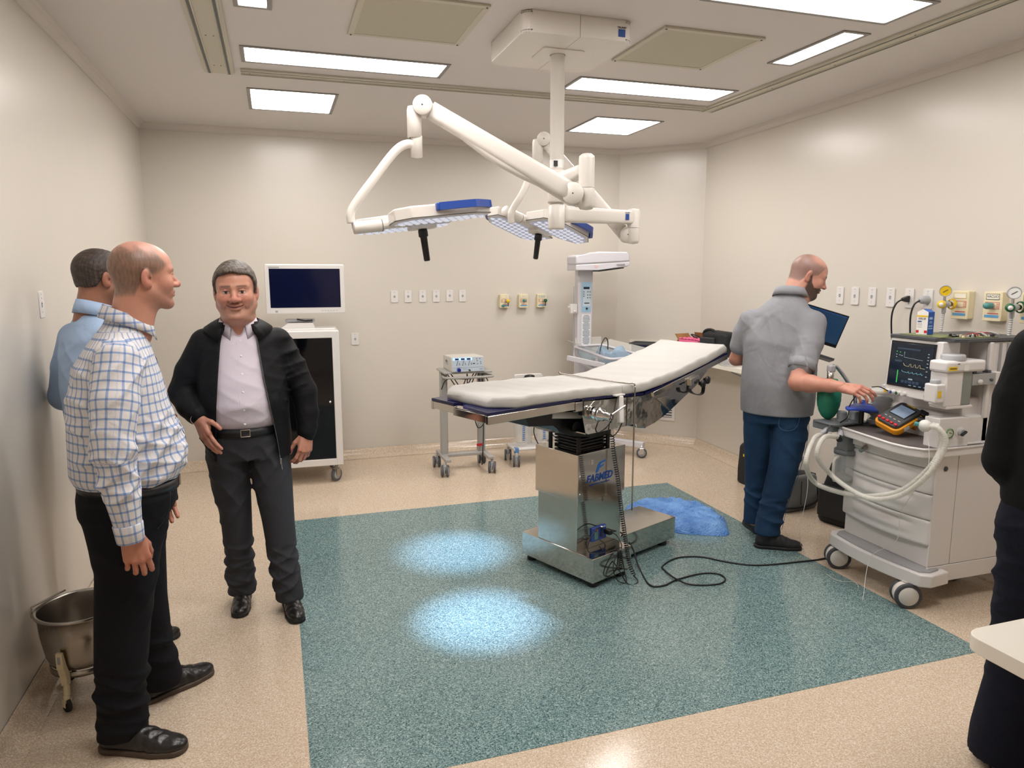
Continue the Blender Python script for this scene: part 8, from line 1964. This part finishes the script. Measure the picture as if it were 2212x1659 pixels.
b.stack([(0.80, 0.0, 0, 0.12, 0.09), (1.1, 0.0, 0.0, 0.12, 0.10), (1.38, 0.0, -0.02, 0.13, 0.08), (1.50, 0.0, -0.02, 0.07, 0.06)], k=0.03)
b.path([(0.17, -0.02, 1.40), (0.23, -0.05, 1.13), (0.18, 0.14, 1.05)], [0.045, 0.038, 0.026], k=0.03); b.path([(-0.17, -0.02, 1.40), (-0.235, -0.05, 1.14), (-0.18, 0.15, 1.06)], [0.045, 0.038, 0.026], k=0.03)
bv, bf = b.mesh(0.008)
h1 = hand_at((0.18, 0.14, 1.05), (-0.6, 0.8, 0), (0.6, 0.4, 0.6), left=False, col='#96664f'); h2 = hand_at((-0.18, 0.15, 1.06), (0.6, 0.8, 0), (-0.6, 0.4, 0.6), left=True, col='#96664f')
npmesh('body', [(bv, bf), hd[:2], h1[:2], h2[:2]], M['skin'], bl, cols=[np.tile(hexc('#96664f'), (len(bv), 1)), hd[2], h1[2], h2[2]]); npmesh('hair', [hr[:2]], M['hair'], bl, cols=[hr[2]])
s = SDF()
s.stack([(0.80, 0.0, -0.01, 0.155, 0.125), (0.92, 0.0, -0.005, 0.160, 0.125), (1.02, 0, -0.005, 0.158, 0.122)], k=0)
for q in (-1, 1): s.stack([(0.06, q*0.10, 0.0, 0.062, 0.072), (0.25, q*0.098, 0.0, 0.066, 0.072), (0.48, q*0.092, 0.0, 0.074, 0.080), (0.70, q*0.085, -0.01, 0.086, 0.100), (0.88, q*0.078, -0.01, 0.085, 0.120)], k=0.03)
s.fn(folds(0.004, [(25, 30, 75, 0, 1), (-35, 20, 55, 2, 0.7)], (0.06, 0.85)), (0, 0, 0), 1, mode='d')
tv, tf = s.mesh(0.0075); npmesh('trousers', [(tv, tf)], fabric('brown_trouser_cloth', '#4c4339').m, bl)
s = SDF()
s.stack([(0.995, 0.0, -0.005, 0.168, 0.132), (1.05, 0.0, -0.010, 0.185, 0.150), (1.20, 0.0, -0.018, 0.190, 0.152), (1.33, 0.0, -0.025, 0.190, 0.135), (1.41, 0.0, -0.028, 0.175, 0.112), (1.46, 0.0, -0.025, 0.125, 0.090), (1.51, 0.0, -0.018, 0.075, 0.072)], k=0)
for q in (-1, 1): s.path([(q*0.165, -0.025, 1.395), (q*0.215, -0.045, 1.27), (q*0.245, -0.060, 1.14), (q*0.225, 0.02, 1.09), (q*0.19, 0.12, 1.05)], [0.075, 0.070, 0.066, 0.055, 0.044], k=0.035, kk=0.012)
s.fn(folds(0.0042, [(35, -45, 60, 0, 1), (-45, 30, 75, 2, 0.7)], (0.98, 1.42)), (0, 0, 0), 1, mode='d')
M['blueshirt'] = fabric('light_blue_shirt_cloth', '#a3bad8', wr=0.22).m
sv, sf = s.mesh(0.0062); npmesh('shirt', [(sv, sf)], M['blueshirt'], bl)
collar(bl, (0, -0.012, 1.505), (0.064, 0.066), 0.022, 0.048, M['blueshirt'], gap=0.30, flare=0.016, point=0.02)
shoe(bl, (0.10, -0.09), (0.12, 0.18), M['leather'], M['blacksole'], laces=False); shoe(bl, (-0.10, -0.09), (-0.12, 0.18), M['leather'], M['blacksole'], laces=False)

# ================================================================ person in black at the right edge
rp = thing('person', 'person in black jacket and navy trousers cut off by the right picture edge', 'person', (2.385, 1.50, 0.0), math.radians(-56)); rp.scale = (1.05, 1.05, 1.05)
st = dict(skin='#b58069', hair='#2b211c', ht=0.010, neckr=0.055)
hd, hr = head_at(st, (0.0, 0.02, 1.66), (0, 1, 0), (0, 0, 1))
b = SDF(); b.stack([(0.06, -0.11, 0, 0.04, 0.04), (0.5, -0.09, 0.0, 0.05, 0.05), (0.9, -0.08, 0, 0.07, 0.08)], k=0).stack([(0.06, 0.11, 0, 0.04, 0.04), (0.5, 0.09, 0, 0.05, 0.05), (0.9, 0.08, 0, 0.07, 0.08)], k=0.02)
b.stack([(0.80, 0.0, 0, 0.12, 0.09), (1.1, 0.0, 0.0, 0.12, 0.10), (1.38, 0.0, -0.02, 0.13, 0.08), (1.50, 0.0, -0.02, 0.07, 0.06)], k=0.03)
b.path([(0.17, 0, 1.38), (0.215, -0.01, 1.10), (0.20, 0.14, 1.0)], [0.045, 0.038, 0.026], k=0.03); b.path([(-0.17, 0, 1.38), (-0.205, -0.04, 1.08), (-0.14, 0.15, 1.02)], [0.045, 0.038, 0.026], k=0.03)
bv, bf = b.mesh(0.009)
h1 = hand_at((0.20, 0.14, 1.0), (-0.5, 0.8, 0), (0.6, 0.4, 0.6), left=False); h2 = hand_at((-0.12, 0.17, 1.02), (0.95, 0.2, 0.1), (-0.6, 0.4, 0.6), left=True)
npmesh('body', [(bv, bf), hd[:2], h1[:2], h2[:2]], M['skin'], rp, cols=[np.tile(hexc('#b58069'), (len(bv), 1)), hd[2], h1[2], h2[2]]); npmesh('hair', [hr[:2]], M['hair'], rp, cols=[hr[2]])
s = SDF(); s.stack([(0.78, 0.0, -0.015, 0.205, 0.155), (0.86, 0.0, -0.02, 0.215, 0.160), (0.95, 0, -0.01, 0.195, 0.145)], k=0)
for q in (-1, 1): s.stack([(0.04, q*0.135, 0.0, 0.095, 0.100), (0.12, q*0.130, 0.0, 0.098, 0.098), (0.30, q*0.112, 0.0, 0.092, 0.090), (0.50, q*0.105, 0.0, 0.098, 0.098), (0.70, q*0.102, -0.01, 0.104, 0.115), (0.85, q*0.10, -0.015, 0.112, 0.140)], k=0.02)
s.fn(folds(0.005, [(25, 30, 75, 0, 1), (-35, 20, 95, 2, 0.7), (20, 10, 45, 4, 0.8)], (0.04, 0.95)), (0, 0, 0), 1, mode='d')
tv, tf = s.mesh(0.0065); npmesh('trousers', [(tv, tf)], fabric('navy_trouser_cloth', '#080c1c', wr=0.3).m, rp)
s = SDF(); s.stack([(0.870, 0.0, -0.01, 0.195, 0.150), (0.905, 0.0, -0.01, 0.212, 0.165), (1.05, 0.0, -0.01, 0.215, 0.172), (1.20, 0.0, -0.01, 0.205, 0.160), (1.34, 0.0, -0.015, 0.195, 0.135), (1.41, 0.0, -0.02, 0.165, 0.11), (1.47, 0.0, -0.015, 0.10, 0.085), (1.51, 0, -0.01, 0.075, 0.072)], k=0)
for q in (-1, 1): s.path([(q*0.15, -0.01, 1.37), (q*0.185, -0.02, 1.22), (q*0.198, -0.035, 1.03), (q*0.190, 0.02, 0.99), (q*0.14, 0.13, 1.01)], [0.076, 0.070, 0.068, 0.056, 0.046], k=0.035, kk=0.012)
s.fn(folds(0.0045, [(35, -45, 60, 0, 1), (-45, 30, 75, 2, 0.7)], (0.92, 1.42)), (0, 0, 0), 1, mode='d')
M['blackfleece'] = fabric('black_fleece', '#060708', wr=0.3).m
sv, sf = s.mesh(0.0065); jb = npmesh('jacket', [(sv, sf)], M['blackfleece'], rp)
beltring(rp, 0.850, 0.890, 0.0, -0.01, 0.204, 0.158, buckle=False, m=fabric('dark_ribbed_hem', '#23261f').m).name = 'jacket_hem'
collar(rp, (0, -0.008, 1.50), (0.066, 0.066), 0.015, 0.05, M['blackfleece'], gap=0.3)
shoe(rp, (0.12, -0.10), (0.14, 0.18), M['leather'], M['blacksole'], laces=False); shoe(rp, (-0.12, -0.10), (-0.14, 0.18), M['leather'], M['blacksole'], laces=False)
